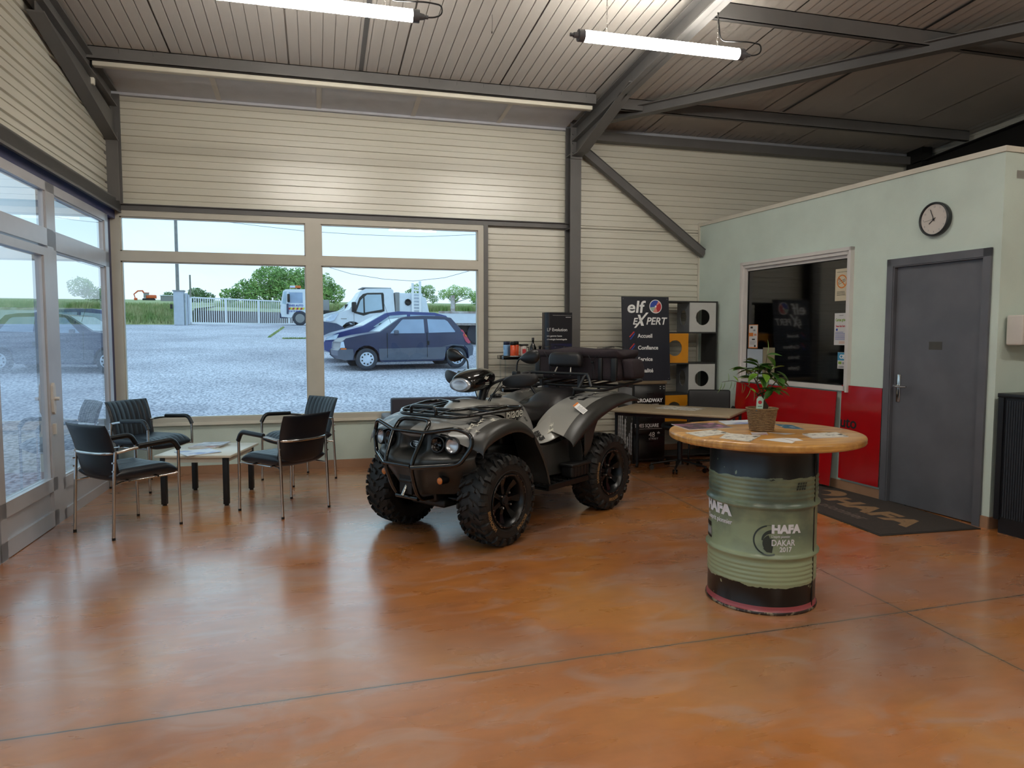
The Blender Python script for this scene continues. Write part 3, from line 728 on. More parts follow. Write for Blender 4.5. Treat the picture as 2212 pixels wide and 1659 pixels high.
# junction box in the left corner and the thin dangling wire
mb = MB(); mb.rbx(-1.89, -1.83, 7.16, 7.21, 3.64, 3.74, .008, 2); mb.tube(fillet([(-1.86, 7.18, 3.74), (-1.845, 7.17, 3.84), (-1.86, 7.16, 3.88)], .02), .009, 8, mi=1)
mb.tube(fillet([(-1.86, 7.16, 3.70), (-1.86, 7.05, 3.72), (-1.86, 6.6, 3.76)], .02), .006, 8, mi=1)
tag(mb.build('junction_box', ['trim_white', 'black_plastic']), 'small cream junction box with black cable in the upper left corner', 'junction box')
mb = MB(); mb.tube([(1.42, 5.8, ceilz(5.8)-.0), (1.422, 5.8, 3.99), (1.418, 5.8, 3.90)], .0015, 5); mb.cyl((1.418, 5.8, 3.90), (1.418, 5.8, 3.885), .005, n=8)
tag(mb.build('dangling_wire', 'black_plastic'), 'short thin dark wire dangling from the ceiling between the two tube lamps', 'wire')
# ================================================================ FURNITURE
def cushion(mb, w, h, th, nu=33, nv=15, ribs=0, rib=.006, p=7, fn=None, mi=0):
    """pillow slab: u along w (-1..1), v along h (-1..1); fn(x, y, z) bends it; front side carries ribs"""
    def S(q): return max(0, 1-abs(q)**p)**.5
    def side(sg):
        rows = []
        for j in range(nv+1):
            v = -math.cos(pi*j/nv); row = []
            for i in range(nu+1):
                u = -math.cos(pi*i/nu)*.35+(2*i/nu-1)*.65
                t = th/2*S(u)*S(v)
                if ribs and sg > 0 and abs(u) < .93 and abs(v) < .96:
                    q = ((u/.93+1)/2*ribs) % 1.0; q = min(q, 1-q); t -= rib*math.exp(-(q/.11)**2)
                row.append(fn(Vector((u*w/2, v*h/2, sg*t))) if fn else (u*w/2, v*h/2, sg*t))
            rows.append(row)
        return rows
    mb.grid(side(1), mi); mb.grid([r[::-1] for r in side(-1)], mi)
def make_chair(name, label):
    t = thing(name, label, 'chair', group='black reception chairs around the low table')
    # faces +x ; seat
    mb = MB(); cushion(mb, .47, .49, .105, 56, 14, 8, .006, 7, lambda v: (v.y+.015, v.x, .440+v.z-.035*max(0, (v.y-.12)/.12)**2*.8+.012*(v.x/.23)**2))
    smoothfix(mb.build('seat', 'black_vinyl', t), 60)
    def bk(v):   # v.x across, v.y up, v.z thickness(front +)
        h = (v.y+.22)/.44; lean = -.225-.085*h-.06*max(0, h-.55)**2*2
        wd = v.x*(1-.05*(1-h)); return (lean+.55*wd*wd+v.z, -wd, .43+h*.385)
    mb = MB(); cushion(mb, .48, .45, .05, 56, 16, 8, .006, 4, bk); smoothfix(mb.build('backrest', 'black_vinyl', t), 60)
    # chrome: arms run round the back in one loop
    loop = fillet([(.245, .262, .60), (.20, .262, .655), (-.10, .258, .640), (-.24, .235, .615), (-.295, .13, .612), (-.30, 0, .612), (-.295, -.13, .612), (-.24, -.235, .615), (-.10, -.258, .640), (.20, -.262, .655), (.245, -.262, .60)], .06, 5)
    mb = MB(); mb.tube(loop, .0115, 10)
    for s_ in (-1, 1): mb.tube([(.246, s_*.258, .405), (.18, s_*.22, .395), (-.18, s_*.20, .395), (-.25, s_*.235, .385)], .008, 8)
    mb.tube([(.08, -.25, .405), (.08, .25, .405)], .009, 8); mb.tube([(-.14, -.24, .405), (-.14, .24, .405)], .009, 8)
    for s_ in (-1, 1): mb.cyl((-.243, s_*.233, .49), (-.262, s_*.238, .49), .007, n=8); mb.cyl((-.243, s_*.233, .55), (-.262, s_*.238, .55), .007, n=8)
    mb.build('frame', 'chrome', t)
    for s_ in (-1, 1):
        mb = MB(); mb.tube([(.245, s_*.262, .60), (.246, s_*.26, .30), (.25, s_*.262, .012)], .0115, 10); mb.cyl((.25, s_*.262, .018), (.25, s_*.262, 0), .0125, n=10, mi=1); mb.build('leg', ['chrome', 'black_plastic'], t)
        mb = MB(); mb.tube([(-.235, s_*.236, .625), (-.25, s_*.232, .40), (-.268, s_*.235, .012)], .0115, 10); mb.cyl((-.268, s_*.235, .018), (-.268, s_*.235, 0), .0125, n=10, mi=1); mb.build('leg', ['chrome', 'black_plastic'], t)
        mb = MB(); mb.tube(fillet([(.249, s_*.262, .585), (.205, s_*.262, .662), (-.08, s_*.259, .649)], .05, 5), .017, 10, ry=.020); mb.build('arm_pad', 'black_plastic', t)
    return t
ch = make_chair('reception_chair', 'black reception chair nearest the glazed door, leftmost of the four, its back outermost')
def put(o, x, y, a, label=None):
    o.location = (x, y, 0); o.rotation_euler = (0, 0, math.radians(a))
    if label: o['label'] = label
    return o
put(ch, -1.384, 5.902, 46)
put(copy_tree(ch), -.268, 6.21, 130.4, 'black reception chair right of the low table showing the plain back of its backrest')
put(copy_tree(ch), -.18, 7.43, 216, 'black reception chair half hidden behind another chair below the window mullion')
put(copy_tree(ch), -1.54, 7.50, -35.5, 'black reception chair in the corner showing its ribbed backrest front')

# coffee table
t = thing('coffee_table', 'low cream coffee table with square black legs between the reception chairs', 'table', (-.935, 6.83, 0), math.radians(-14))
mb = MB(); mb.rbx(-.32, .32, -.36, .36, .415, .437, .004, 2); mb.build('tabletop', mat('cream_laminate', '#c9c1ae', .3, var=.03), t)
mb = MB(); 
for a, b, c, d in ((-.27, .27, -.33, -.31), (-.27, .27, .31, .33), (-.28, -.26, -.31, .31), (.26, .28, -.31, .31)): mb.bx(a, b, c, d, .372, .415)
mb.build('apron', 'trim_white', t)
for sx_ in (-1, 1):
    for sy_ in (-1, 1):
        mb = MB(); mb.rbx(sx_*.262-.022, sx_*.262+.022, sy_*.312-.022, sy_*.312+.022, .012, .415, .004, 2); mb.cyl((sx_*.262, sy_*.312, 0), (sx_*.262, sy_*.312, .014), .018, n=12); mb.build('leg', 'black_satin', t)
# magazines
mat('mag_photo', '#6e6f78', .35, col2='#b9b7bd', nscale=9, thr=(.4, .6)); mat('mag_dark', '#241c26', .3, col2='#b06a92', nscale=14, thr=(.52, .58), stretch=(1, 3, 1)); mat('mag_blue', '#c7cbd4', .3, col2='#6a78b0', nscale=6, thr=(.5, .62))
mat('mag_teal', '#24566e', .35, col2='#cfd6d6', nscale=22, thr=(.58, .60)); mat('mag_sketch', '#cfcbc0', .4, col2='#4a4845', nscale=16, thr=(.55, .58), stretch=(1, 2.5, 1)); mat('mag_red', '#b9b3b6', .35, col2='#9a4a4e', nscale=6, thr=(.55, .65))
def paper(pts, z, label, m, nm='magazine', cat='magazine', th=.003, curl=0.0, grp=None, extra=None):
    P = [Vector((p[0], p[1], 0)) for p in pts]; c = sum(P, Vector())/len(P)
    if len(P) == 3: P.append(P[2]+(P[0]-P[1])*.7)
    rows = []; n = 8
    a, b, c2, d = [p-c for p in P[:4]]
    mb = MB()
    for zz, fl in ((th, False), (0, True)):
        rows = []
        for j in range(n+1):
            v = j/n; row = []
            for i in range(n+1):
                u = i/n; q = (a*(1-u)+b*u)*(1-v)+(d*(1-u)+c2*u)*v
                row.append((q.x, q.y, zz+curl*(u**3)*.5*(1 if not fl else .9)))
            rows.append(row)
        mb.grid(rows if not fl else [r[::-1] for r in rows], 0)
    top = [a, b, c2, d]
    for i in range(4):
        p, q = top[i], top[(i+1) % 4]; mb.add([(p.x, p.y, 0), (q.x, q.y, 0), (q.x, q.y, th), (p.x, p.y, th)], [(0,1,2,3)], 1)
    if extra: extra(mb, a, b, c2, d)
    o = mb.build(nm, [m, 'white_paper', 'print_black', 'print_red'], loc=(c.x, c.y, z)); return tag(o, label, cat, grp)
paper([(-1.20, 6.70), (-.93, 6.80), (-.80, 6.58), (-1.05, 6.44)], .4375, 'open white and blue magazine at the near edge of the coffee table', 'mag_blue', th=.005, curl=.012)
paper([(-1.12, 6.90), (-.88, 6.84), (-.80, 7.05), (-1.05, 7.14)], .4375, 'thick magazine with reddish cover lying under another on the coffee table', 'mag_red', th=.012)
paper([(-1.08, 6.92), (-.84, 6.88), (-.78, 7.10), (-1.02, 7.15)], .450, 'magazine lying on top of the thick one on the coffee table', 'mag_photo', th=.005, curl=.006)

# sofa behind the quad bike
mat('sofa_grey', '#77787c', .8, var=.06, bump=.1, bscale=300); mat('sofa_dark', '#35323a', .8, var=.06, bump=.1, bscale=300)
t = thing('sofa', 'low grey sofa with dark backrest under the window behind the quad bike', 'sofa', (1.28, 7.55, 0))
mb = MB(); mb.rbx(-.60, -.50, -.36, .38, .03, .60, .02, 3); mb.build('arm', 'sofa_grey', t)
mb = MB(); mb.rbx(.46, .56, -.36, .38, .03, .60, .02, 3); mb.build('arm', 'sofa_grey', t)
mb = MB(); mb.rbx(-.50, .46, .20, .37, .10, .765, .02, 3); mb.build('backrest', 'sofa_dark', t)
mb = MB(); mb.rbx(-.50, .46, -.36, .20, .14, .40, .03, 3); mb.build('seat', 'sofa_dark', t)
for a in (-.55, .5):
    for b in (-.3, .3): MB().cyl((a, b, 0), (a, b, .04), .02, n=10).build('foot', 'black_plastic', t)

# ---- oil drum
DX, DY = 2.367, 3.405
def drum_material():
    m = bpy.data.materials.new('drum_paint'); m.use_nodes = True; tt = m.node_tree; N = tt.nodes; L = tt.links.new; b = N['Principled BSDF']
    tcn = N.new('ShaderNodeTexCoord'); V = tcn.outputs['Object']; s = N.new('ShaderNodeSeparateXYZ'); L(V, s.inputs[0])
    def Nz(sc, det, st=(1, 1, 1)):
        mpn = N.new('ShaderNodeMapping'); mpn.inputs['Scale'].default_value = st; L(V, mpn.inputs[0]); n = N.new('ShaderNodeTexNoise'); n.inputs['Scale'].default_value = sc; n.inputs['Detail'].default_value = det; L(mpn.outputs[0], n.inputs['Vector']); return n.outputs['Fac']
    def Mth(op, a, b_, c_=None):
        n = N.new('ShaderNodeMath'); n.operation = op
        for i, q in enumerate((a, b_, c_)):
            if q is None: continue
            if hasattr(q, 'links'): L(q, n.inputs[i])
            else: n.inputs[i].default_value = q
        return n.outputs[0]
    def mix(f, a, c):
        x = N.new('ShaderNodeMixRGB')
        for i, q in ((0, f), (1, a), (2, c)):
            if hasattr(q, 'links'): L(q, x.inputs[i])
            else: x.inputs[i].default_value = q
        return x.outputs[0]
    r = N.new('ShaderNodeValToRGB'); e = r.color_ramp.elements; e[0].position = .42; e[0].color = hexc('#5c6b5c'); e[1].position = .6; e[1].color = hexc('#8c9a7a'); L(Nz(3.2, 7, (1, 1, 1.4)), r.inputs[0])
    # smoky print fades out towards the bottom third
    fz = N.new('ShaderNodeMapRange'); fz.inputs[1].default_value = .26; fz.inputs[2].default_value = .42; L(s.outputs['Z'], fz.inputs[0])
    green = mix(fz.outputs[0], hexc('#98a380'), r.outputs[0])
    jag = Mth('MULTIPLY', Mth('SUBTRACT', Nz(9, 6, (1, 1, 3)), .5), .05)
    zj = Mth('ADD', s.outputs['Z'], jag)
    topb = Mth('GREATER_THAN', zj, .715); lowb = Mth('LESS_THAN', zj, .148); f = Mth('MAXIMUM', topb, lowb)
    c1 = mix(f, green, hexc('#0b0b0c'))
    chip = Mth('GREATER_THAN', Nz(26, 2), .735); c1 = mix(chip, c1, hexc('#8d9a7c'))
    st = Mth('MULTIPLY', Mth('LESS_THAN', s.outputs['Z'], .042), Mth('GREATER_THAN', s.outputs['Z'], .016)); c2 = mix(st, c1, hexc('#9e4a50'))
    rust = Mth('LESS_THAN', s.outputs['Z'], .016); rr = N.new('ShaderNodeValToRGB'); e = rr.color_ramp.elements; e[0].position = .5; e[0].color = hexc('#2a1a14'); e[1].position = .6; e[1].color = hexc('#8d8068'); L(Nz(40, 3), rr.inputs[0])
    c3 = mix(rust, c2, rr.outputs[0]); L(c3, b.inputs['Base Color']); b.inputs['Roughness'].default_value = .28; b.inputs['Specular IOR Level'].default_value = .6
    MATS['drum_paint'] = m
drum_material()
dt = thing('barrel_table', 'high table made of a green and black oil drum with a round pine top', 'table', (DX, DY, 0))
prof = [(0, .01), (.272, .01), (.280, 0), (.292, .0), (.294, .006), (.293, .014), (.286, .018), (.283, .03)]
z = .03
def hoop(z0): return [(.283, z0-.022), (.287, z0-.012), (.297, z0-.004), (.298, z0+.003), (.287, z0+.012), (.283, z0+.022)]
def corr(z0, n, d=.0235):
    o = []
    for i in range(n): o += [(.283, z0+i*d), (.2865, z0+i*d+d*.35), (.2865, z0+i*d+d*.55), (.283, z0+i*d+d*.9)]
    return o
prof += corr(.150, 5)+hoop(.30)+hoop(.565)+corr(.60, 5)+[(.283, .83), (.286, .862), (.294, .866), (.294, .876), (.286, .880), (.278, .872), (0, .868)]
mb = MB(); mb.lathe(prof, 96); mb.build('drum', 'drum_paint', dt)
def cyl_map(a0, zc, r=.2845):
    """text plane -> drum surface, centred at angle a0"""
    def f(v): 
        zz = zc+v.y; rr = r+(.004 if abs(zz-.565) < .02 or abs(zz-.30) < .02 else 0)
        a = a0+v.x/.284; return ((rr+v.z)*math.cos(a), (rr+v.z)*math.sin(a), zz)
    return f
A0 = math.atan2(-DY, -DX); rd = math.radians
wm = mat('drum_white', '#dcdce0', .5, var=.03); dm = mat('drum_dark_print', '#2f3a35', .4, var=.05)
mb = MB()
mb.text('HAFA', .058, None, 0, bold=.0035, align='LEFT', sx=1.05, fn=cyl_map(A0+rd(10), .435, .2855))
mb.text("L'esprit pionnier", .019, None, 0, fn=cyl_map(A0+rd(10), .410, .2855), sx=.78)
mb.text('DAKAR', .045, None, 0, fn=cyl_map(A0+rd(10), .368, .2855), bold=.0008, sx=.83)
mb.text('2017', .036, None, 0, fn=cyl_map(A0+rd(18.5), .336, .2855), bold=.0008, sx=.9)
mb.build('lettering', 'drum_white', dt)
mb = MB(); mb.text('HAFA', .085, None, 0, bold=.005, align='RIGHT', fn=cyl_map(A0-rd(33), .50, .2855)); mb.text("L'esprit pionnier", .036, None, 0, align='RIGHT', bold=.0006, fn=cyl_map(A0-rd(31), .452, .2855), sx=.9)
mb.build('lettering', 'drum_white', dt)
mb = MB(); f = cyl_map(A0+rd(8), .395)
def curved_poly(mb, pts, f, mi=0, z=.0006): mb.add([f(Vector((x, y, z))) for x, y in pts], [tuple(range(len(pts)))], mi)
def arcp(mb, r0, r1, a0, a1, f, mi=0, n=24, cx_=0, cy_=0, r1b=None):
    vs = []
    for i in range(n+1):
        tq = i/n; a = a0+(a1-a0)*tq; rB = r1+((r1b-r1)*tq if r1b else 0); vs += [f(Vector((cx_+r0*math.cos(a), cy_+r0*math.sin(a), .0006))), f(Vector((cx_+rB*math.cos(a), cy_+rB*math.sin(a), .0006)))]
    mb.add(vs, [(2*i, 2*i+1, 2*i+3, 2*i+2) for i in range(n)], mi)
arcp(mb, .078, .080, rd(30), rd(100), f); arcp(mb, .072, .080, rd(100), rd(250), f); arcp(mb, .074, .080, rd(250), rd(292), f)
arcp(mb, .040, .062, rd(80), rd(175), f, r1b=.048, cx_=.01, cy_=-.005)
arcp(mb, .020, .045, rd(110), rd(250), f, cx_=.012, cy_=-.015); curved_poly(mb, [(-.02, -.03), (.02, -.03), (.015, -.065), (-.012, -.062), (-.028, -.045)], f); curved_poly(mb, [(-.0, .01), (.02, .01), (.018, -.03), (-.018, -.03)], f)
mb.build('emblem', 'drum_dark_print', dt)
mb = MB(); 
for a_, b_, c_, d_, q in ((-.05, .04, -.012, .012, 0), (-.05, .044, -.058, -.018, 1), (-.05, .046, -.075, -.062, 0)): mb.add([cyl_map(A0-rd(74), .415, .2853)(Vector((a_+(b_-a_)*i/6, yv, 0))) for yv in (c_, d_) for i in range(7)], [(i, i+1, i+8, i+7) for i in range(6)], q)
mb.build('sticker', ['print_black', 'print_grey'], dt)
mb = MB(); ra = random.Random(3)
mb.tube([(.2845*math.cos(A0+rd(66)+ra.uniform(-.004, .004)), .2845*math.sin(A0+rd(66)+ra.uniform(-.004, .004)), .02+.03*i) for i in range(28)], .0035, 6); mb.build('welded_seam', mat('seam_brown', '#241812', .6), dt)
mb = MB()
for i in range(4):
    for j in range(3): curved_poly(mb, [(-.035+i*.016+j*.004, .0+j*.014), (-.024+i*.016+j*.004, .0+j*.014), (-.021+i*.016+j*.004, .011+j*.014), (-.032+i*.016+j*.004, .011+j*.014)], cyl_map(A0+rd(42), .655, .2868))
mb.build('tyre_print', 'drum_dark_print', dt)
def pine():
    m = bpy.data.materials.new('pine_top'); m.use_nodes = True; tt = m.node_tree; N = tt.nodes; L = tt.links.new; b = N['Principled BSDF']
    tcn = N.new('ShaderNodeTexCoord'); mp_ = N.new('ShaderNodeMapping'); mp_.inputs['Rotation'].default_value = (0, 0, .9); mp_.inputs['Scale'].default_value = (1, 9, 3); L(tcn.outputs['Object'], mp_.inputs[0])
    n = N.new('ShaderNodeTexNoise'); n.inputs['Scale'].default_value = 3.5; n.inputs['Detail'].default_value = 7; n.inputs['Distortion'].default_value = .7; L(mp_.outputs[0], n.inputs[0])
    r = N.new('ShaderNodeValToRGB'); e = r.color_ramp.elements; e[0].position = .3; e[0].color = hexc('#96642f'); e[1].position = .62; e[1].color = hexc('#c9964e'); L(n.outputs['Fac'], r.inputs[0])
    v = N.new('ShaderNodeTexVoronoi'); v.inputs['Scale'].default_value = 7; L(tcn.outputs['Object'], v.inputs['Vector']); mr_ = N.new('ShaderNodeMapRange'); mr_.inputs[1].default_value = .05; mr_.inputs[2].default_value = .11; L(v.outputs['Distance'], mr_.inputs[0])
    x = N.new('ShaderNodeMixRGB'); L(mr_.outputs[0], x.inputs[0]); x.inputs[1].default_value = hexc('#4a2412'); L(r.outputs[0], x.inputs[2]); L(x.outputs[0], b.inputs['Base Color']); b.inputs['Roughness'].default_value = .32; b.inputs['Coat Weight'].default_value = .3
    MATS['pine_top'] = m
pine()
mb = MB(); mb.lathe([(0, .8805), (.495, .8805), (.508, .886), (.512, .893), (.5105, .8985), (.512, .904), (.512, .913), (.508, .920), (.498, .924), (0, .924)], 120, M=T(.01, .01, 0)); mb.build('round_top', 'pine_top', dt)
Z = .9245
paper([(2.019, 3.807), (2.298, 3.793), (2.279, 3.572), (1.994, 3.553)], Z, 'dark magazine with pink cover at the left edge of the barrel table', 'mag_dark', th=.004)
paper([(2.37, 3.87), (2.60, 3.88), (2.487, 3.704), (2.319, 3.703)], Z, 'white and blue magazine at the far edge of the barrel table left of the plant', 'mag_blue')
paper([(1.915, 3.455), (2.147, 3.532), (2.138, 3.376), (1.916, 3.296)], Z, 'white leaflet with sketched artwork near the left rim of the barrel table', 'mag_sketch', 'leaflet', 'leaflet', .002)
paper([(2.123, 3.38), (2.245, 3.254), (2.062, 3.08), (1.988, 3.234)], Z, 'white leaflet lying front and centre on the barrel table', 'mag_sketch', 'leaflet', 'leaflet', .002)
paper([(2.267, 3.38), (2.356, 3.364), (2.305, 3.275), (2.223, 3.297)], Z, 'small pinkish card just in front of the basket pot', 'mag_red', 'card', 'card', .001)
paper([(2.362, 3.354), (2.40, 3.262), (2.471, 3.277), (2.40, 3.33)], Z, 'small pale card right of the pinkish card on the barrel table', 'mag_photo', 'card', 'card', .001)
paper([(2.162, 3.136), (2.293, 3.146), (2.281, 3.022), (2.235, 2.986)], Z, 'white business card at the near rim of the barrel table', 'white_paper', 'business_card', 'card', .0008)
paper([(2.30, 3.155), (2.368, 3.125), (2.345, 3.045), (2.295, 3.05)], Z, 'white business card beside another at the near rim, the right one', 'white_paper', 'business_card', 'card', .0008)
paper([(2.622, 3.668), (2.694, 3.602), (2.63, 3.402), (2.557, 3.485)], Z, 'teal flyer right of the basket pot on the barrel table', 'mag_teal', 'flyer', 'flyer', .001)
paper([(2.491, 3.243), (2.704, 3.243), (2.653, 3.091), (2.44, 3.096)], Z, 'white booklet with sketch lines at the right side of the barrel table', 'mag_sketch', 'booklet', 'booklet', .005)

# ---- potted ficus
t = thing('potted_plant', 'small ficus in a woven basket pot standing on the barrel table', 'plant', (2.376, 3.44, Z))
mat('basket_weave', '#7a5c3c', .8, col2='#a5855a', nscale=60, bump=.8, bscale=160, stretch=(1, 1, 3)); mat('soil', '#20160f', .9); mat('ficus_leaf', '#1c3a14', .32, col2='#3f6a22', nscale=14, thr=(.3, .75)); mat('ficus_young_leaf', '#4f7a22', .4, col2='#86a83a', nscale=10); mat('bark', '#4a3a2c', .8, var=.2, nscale=20)
mb = MB(); pr = [(0, .002), (.064, .002)]
for i in range(12): zz = .004+i*.0095; rr = .066+.017*i/12; pr += [(rr-.002, zz), (rr+.0012, zz+.0048), (rr-.002, zz+.0093)]
pr += [(.086, .120), (.088, .126), (.083, .128), (.079, .12), (.077, .105)]
mb.lathe(pr, 48); mb.build('basket_pot', 'basket_weave', t)
MB().lathe([(0, .110), (.078, .106)], 24).build('soil', 'soil', t)
rl = random.Random(11); trunk = MB()
trunk.tube([(0, 0, .10), (.012, .004, .13), (.004, 0, .165), (.0, .0, .20)], [.024, .020, .013, .007], 10); trunk.tube([(.018, .01, .10), (.026, .0, .135), (.01, .004, .17)], [.017, .014, .006], 10); trunk.tube([(-.02, -.01, .10), (-.016, 0, .13), (.0, .0, .16)], [.012, .011, .006], 8)
lw = MB(); lo = MB()
right = Vector((.82, -.57, 0)); tow = Vector((-.57, -.82, 0))
def P3(a, b, c): return right*a+tow*b+Vector((0, 0, c))
def leafm(mb, base, d, up, L_, W_, mi=0):
    d = d.normalized(); s = d.cross(up).normalized(); n = s.cross(d).normalized(); rows = []
    for i in range(7):
        u = i/6; w = W_*math.sin(pi*min(1, u*1.02)**.85)*(.5); row = []
        c = base+d*L_*u-n*(.20*L_*u*u)
        for k in (-1, -.5, 0, .5, 1): row.append(c+s*w*k+n*(abs(k)*w*.35))
        rows.append(row)
    mb.grid(rows, mi)
br = [[P3(0, 0, .18), P3(.01, 0, .26), P3(.012, .0, .34), P3(.02, 0, .42)], [P3(0, 0, .18), P3(.05, .01, .25), P3(.09, .02, .30)], [P3(0, 0, .17), P3(-.05, .02, .23), P3(-.10, .02, .26), P3(-.16, .02, .275), P3(-.215, .02, .265)],
      [P3(0, 0, .19), P3(-.04, -.02, .28), P3(-.07, -.01, .33), P3(-.10, 0, .34)], [P3(0, 0, .18), P3(.04, .03, .22), P3(.07, .04, .235)], [P3(0, 0, .2), P3(.03, -.03, .30), P3(.05, -.02, .36)], [P3(0, 0, .19), P3(-.03, .01, .27), P3(-.02, .0, .35), P3(-.03, 0, .385)]]
for b in br: trunk.tube(b, [.004, .003, .002, .0015, .0012][:len(b)], 6)
trunk.build('trunk', 'bark', t)
nl = 0
for bi, b in enumerate(br):
    for k in range(10 if bi != 2 else 12):
        u = .35+.65*rl.random() if bi != 2 else .15+.85*k/11; f_ = u*(len(b)-1); i = min(int(f_), len(b)-2); p = b[i].lerp(b[i+1], f_-i)
        an = rl.uniform(0, 2*pi); d = right*math.cos(an)+tow*math.sin(an)*.8+Vector((0, 0, rl.uniform(-.55, .5)))
        small = bi == 2
        if small: d = right*rl.uniform(-.5, .3)+tow*rl.uniform(-.3, .3)+Vector((0, 0, -1 if k % 3 else .3))
        mbx = lo if (small or rl.random() < .25) else lw
        leafm(mbx, p, d, Vector((rl.uniform(-.3, .3), rl.uniform(-.3, .3), 1)) if not small else right, rl.uniform(.065, .095) if not small else rl.uniform(.05, .07), rl.uniform(.036, .052) if not small else .018)
leafm(lo, br[0][-1], P3(.02, 0, .10), right, .085, .024); leafm(lo, br[0][2], P3(-.05, 0, .03), right, .05, .02); leafm(lw, P3(.07, 0, .33), P3(.09, .02, -.05), Vector((0, 0, 1)), .09, .045)
lw.build('foliage', 'ficus_leaf', t, kind='stuff'); lo.build('young_foliage', 'ficus_young_leaf', t, label='lighter green young leaves on drooping shoots', kind='stuff')
tm = wallM(P3(-.012, .075, .155), right, tow)
mb = MB(); mb.prism([tm @ Vector(q) for q in [(-.018, -.04, 0), (.016, -.042, 0), (.02, .025, 0), (.008, .04, 0), (-.006, .04, 0), (-.016, .025, 0)]], tow*.001); ring(mb, tm, .002, .008, 0, .010, 1, z=.0016); mb.bx(-.01, .012, -.016, -.013, .001, .0016, 3, tm); mb.bx(-.018, .016, -.041, -.034, .001, .0016, 2, tm)
mb.build('plant_tag', [mat('tag_mint', '#a9c4b4', .5), 'print_red', 'print_cyan', 'print_black'], t, label='mint green plant tag')

# ---- logo mat
t = thing('door_mat', 'dark entrance mat with tan lettering on the floor before the grey door', 'mat', (4.39, 5.03, 0), math.radians(-2.5))
mat('mat_rubber', '#2b2623', .9, var=.1, nscale=30, bump=.3, bscale=300); mat('mat_carpet', '#332d29', .95, col2='#403832', nscale=60, bump=.5, bscale=500); mat('mat_print', '#86694a', .95, var=.12, nscale=40); mat('mat_print_dull', '#5d5048', .95, var=.1, nscale=40)
mb = MB(); mb.rbx(-.44, .44, -.84, .83, 0, .006, .002, 1); mb.build('mat_border', 'mat_rubber', t)
MB().bx(-.42, .42, -.82, .81, .006, .0085).build('mat_pile', 'mat_carpet', t)
q = Matrix(((0, 1, 0, 0), (-1, 0, 0, 0), (0, 0, 1, .0087), (0, 0, 0, 1)))   # text x -> -Y, text y -> +X
mb = MB(); mb.text('HAFA', .30, q @ T(-.28, -.08, 0), 0, bold=.016, sx=1.25, ext=.0003); ring(mb, q, -.46, .13, 0, .13, 0, z=.0005); ring(mb, q, -.52, .05, 0, .10, 2, z=.001)
mb.build('lettering', ['mat_print', 'mat_print_dull', 'mat_carpet'], t); mb = MB(); mb.text("L'esprit pionnier", .15, q @ T(-.62, -.27, 0), 0, bold=.003, sx=1.05, ext=.0003); mb.build('lettering', 'mat_print_dull', t)

# ---- black tambour cabinet, dispenser
t = thing('tambour_cabinet', 'low black tambour cabinet at the right edge of the photo', 'cabinet', (4.83, 4.10, 0), math.radians(3.9))
mb = MB(); mb.bx(0, .45, -1.2, -.03, .0, .10); mb.bx(0, .45, -1.2, 0, .10, 1.0); mb.rbx(-.012, .46, -1.21, .01, 1.0, 1.03, .004, 2); mb.build('carcass', mat('cabinet_black', '#17181c', .4, var=.05), t)
mb = MB()
for i in range(62): yy = -.05-i*.018; mb.prism([(-.001, yy, .12), (-.001, yy-.016, .12), (-.007, yy-.008, .12)], (0, 0, .86))
mb.build('tambour_door', mat('tambour_black', '#0f1116', .35, var=.05), t)
for a, b, c, d in ((-.014, 0, -.04, 0),): MB().bx(a, b, c, d, .1, 1.0).build('door_frame', 'cabinet_black', t)
MB().lathe([(0, 0), (.04, 0), (.045, .03), (.03, .06), (0, .065)], 20).build('x', 'black_plastic', loc=(4.935, 3.93, 1.03))
o = bpy.data.objects['x']; o.name = 'desk_knob'; tag(o, 'small round black object standing on the black cabinet at the photo edge', 'ornament')
t = thing('paper_towel_dispenser', 'white plastic dispenser mounted on the mint wall above the black cabinet', 'dispenser', (5.04, 4.15, 1.485))
mb = MB(); mb.rbx(-.125, .125, -.13, -.0, -.105, .115, .012, 3); mb.build('housing', 'white_plastic', t)
mb = MB(); mb.bx(-.115, .115, -.1315, -.130, -.045, -.043); mb.bx(-.06, -.058, -.1315, -.13, -.10, .10); mb.build('cover_joint', 'print_grey', t)

# ---- display stand with trays and products
t = thing('tray_stand', 'black display stand with clear uprights and small trays under the wall panels', 'display stand', (2.29, 7.72, 0))
for zz in (1.185, .825, .46, .08):
    MB().rbx(-.31, .31, -.13, .15, zz, zz+.012, .004, 2).build('tray', 'black_gloss', t)
    for q_ in ((-.31, .31, -.13, -.118), (-.31, .31, .138, .15), (-.31, -.298, -.118, .138), (.298, .31, -.118, .138)): MB().rbx(*q_, zz-.002, zz+.042, .004, 2).build('tray_rim', 'black_gloss', t)
for a in (-.28, .28):
    for b in (-.10, .12): MB().bx(a-.008, a+.008, b-.004, b+.004, 0, 1.185).build('upright', 'clear_plastic', t)
def can(x, y, z, r, h, body, cap, label, cat='spray can', nm='spray_can', grp=None):
    o = thing(nm, label, cat, (x, y, z), group=grp)
    MB().lathe([(0, 0), (r*.95, 0), (r, .003), (r, h*.78), (r*.9, h*.80), (0, h*.80)], 24).build('can_body', body, o)
    MB().lathe([(r*.9, h*.795), (r*.98, h*.80), (r*.98, h*.96), (r*.86, h), (0, h)], 24).build('cap', cap, o)
    return o
mat('spray_blue', '#6d9cc9', .3, col2='#a9c3d9', nscale=12, thr=(.45, .55)); mat('spray_orange', '#cf4a1e', .3, col2='#e0623a', nscale=10); mat('cap_navy', '#1a2540', .35)
zt = 1.197
can(2.035, 7.70, zt, .026, .185, 'spray_blue', 'cap_navy', 'light blue spray can first from the left on the top tray')
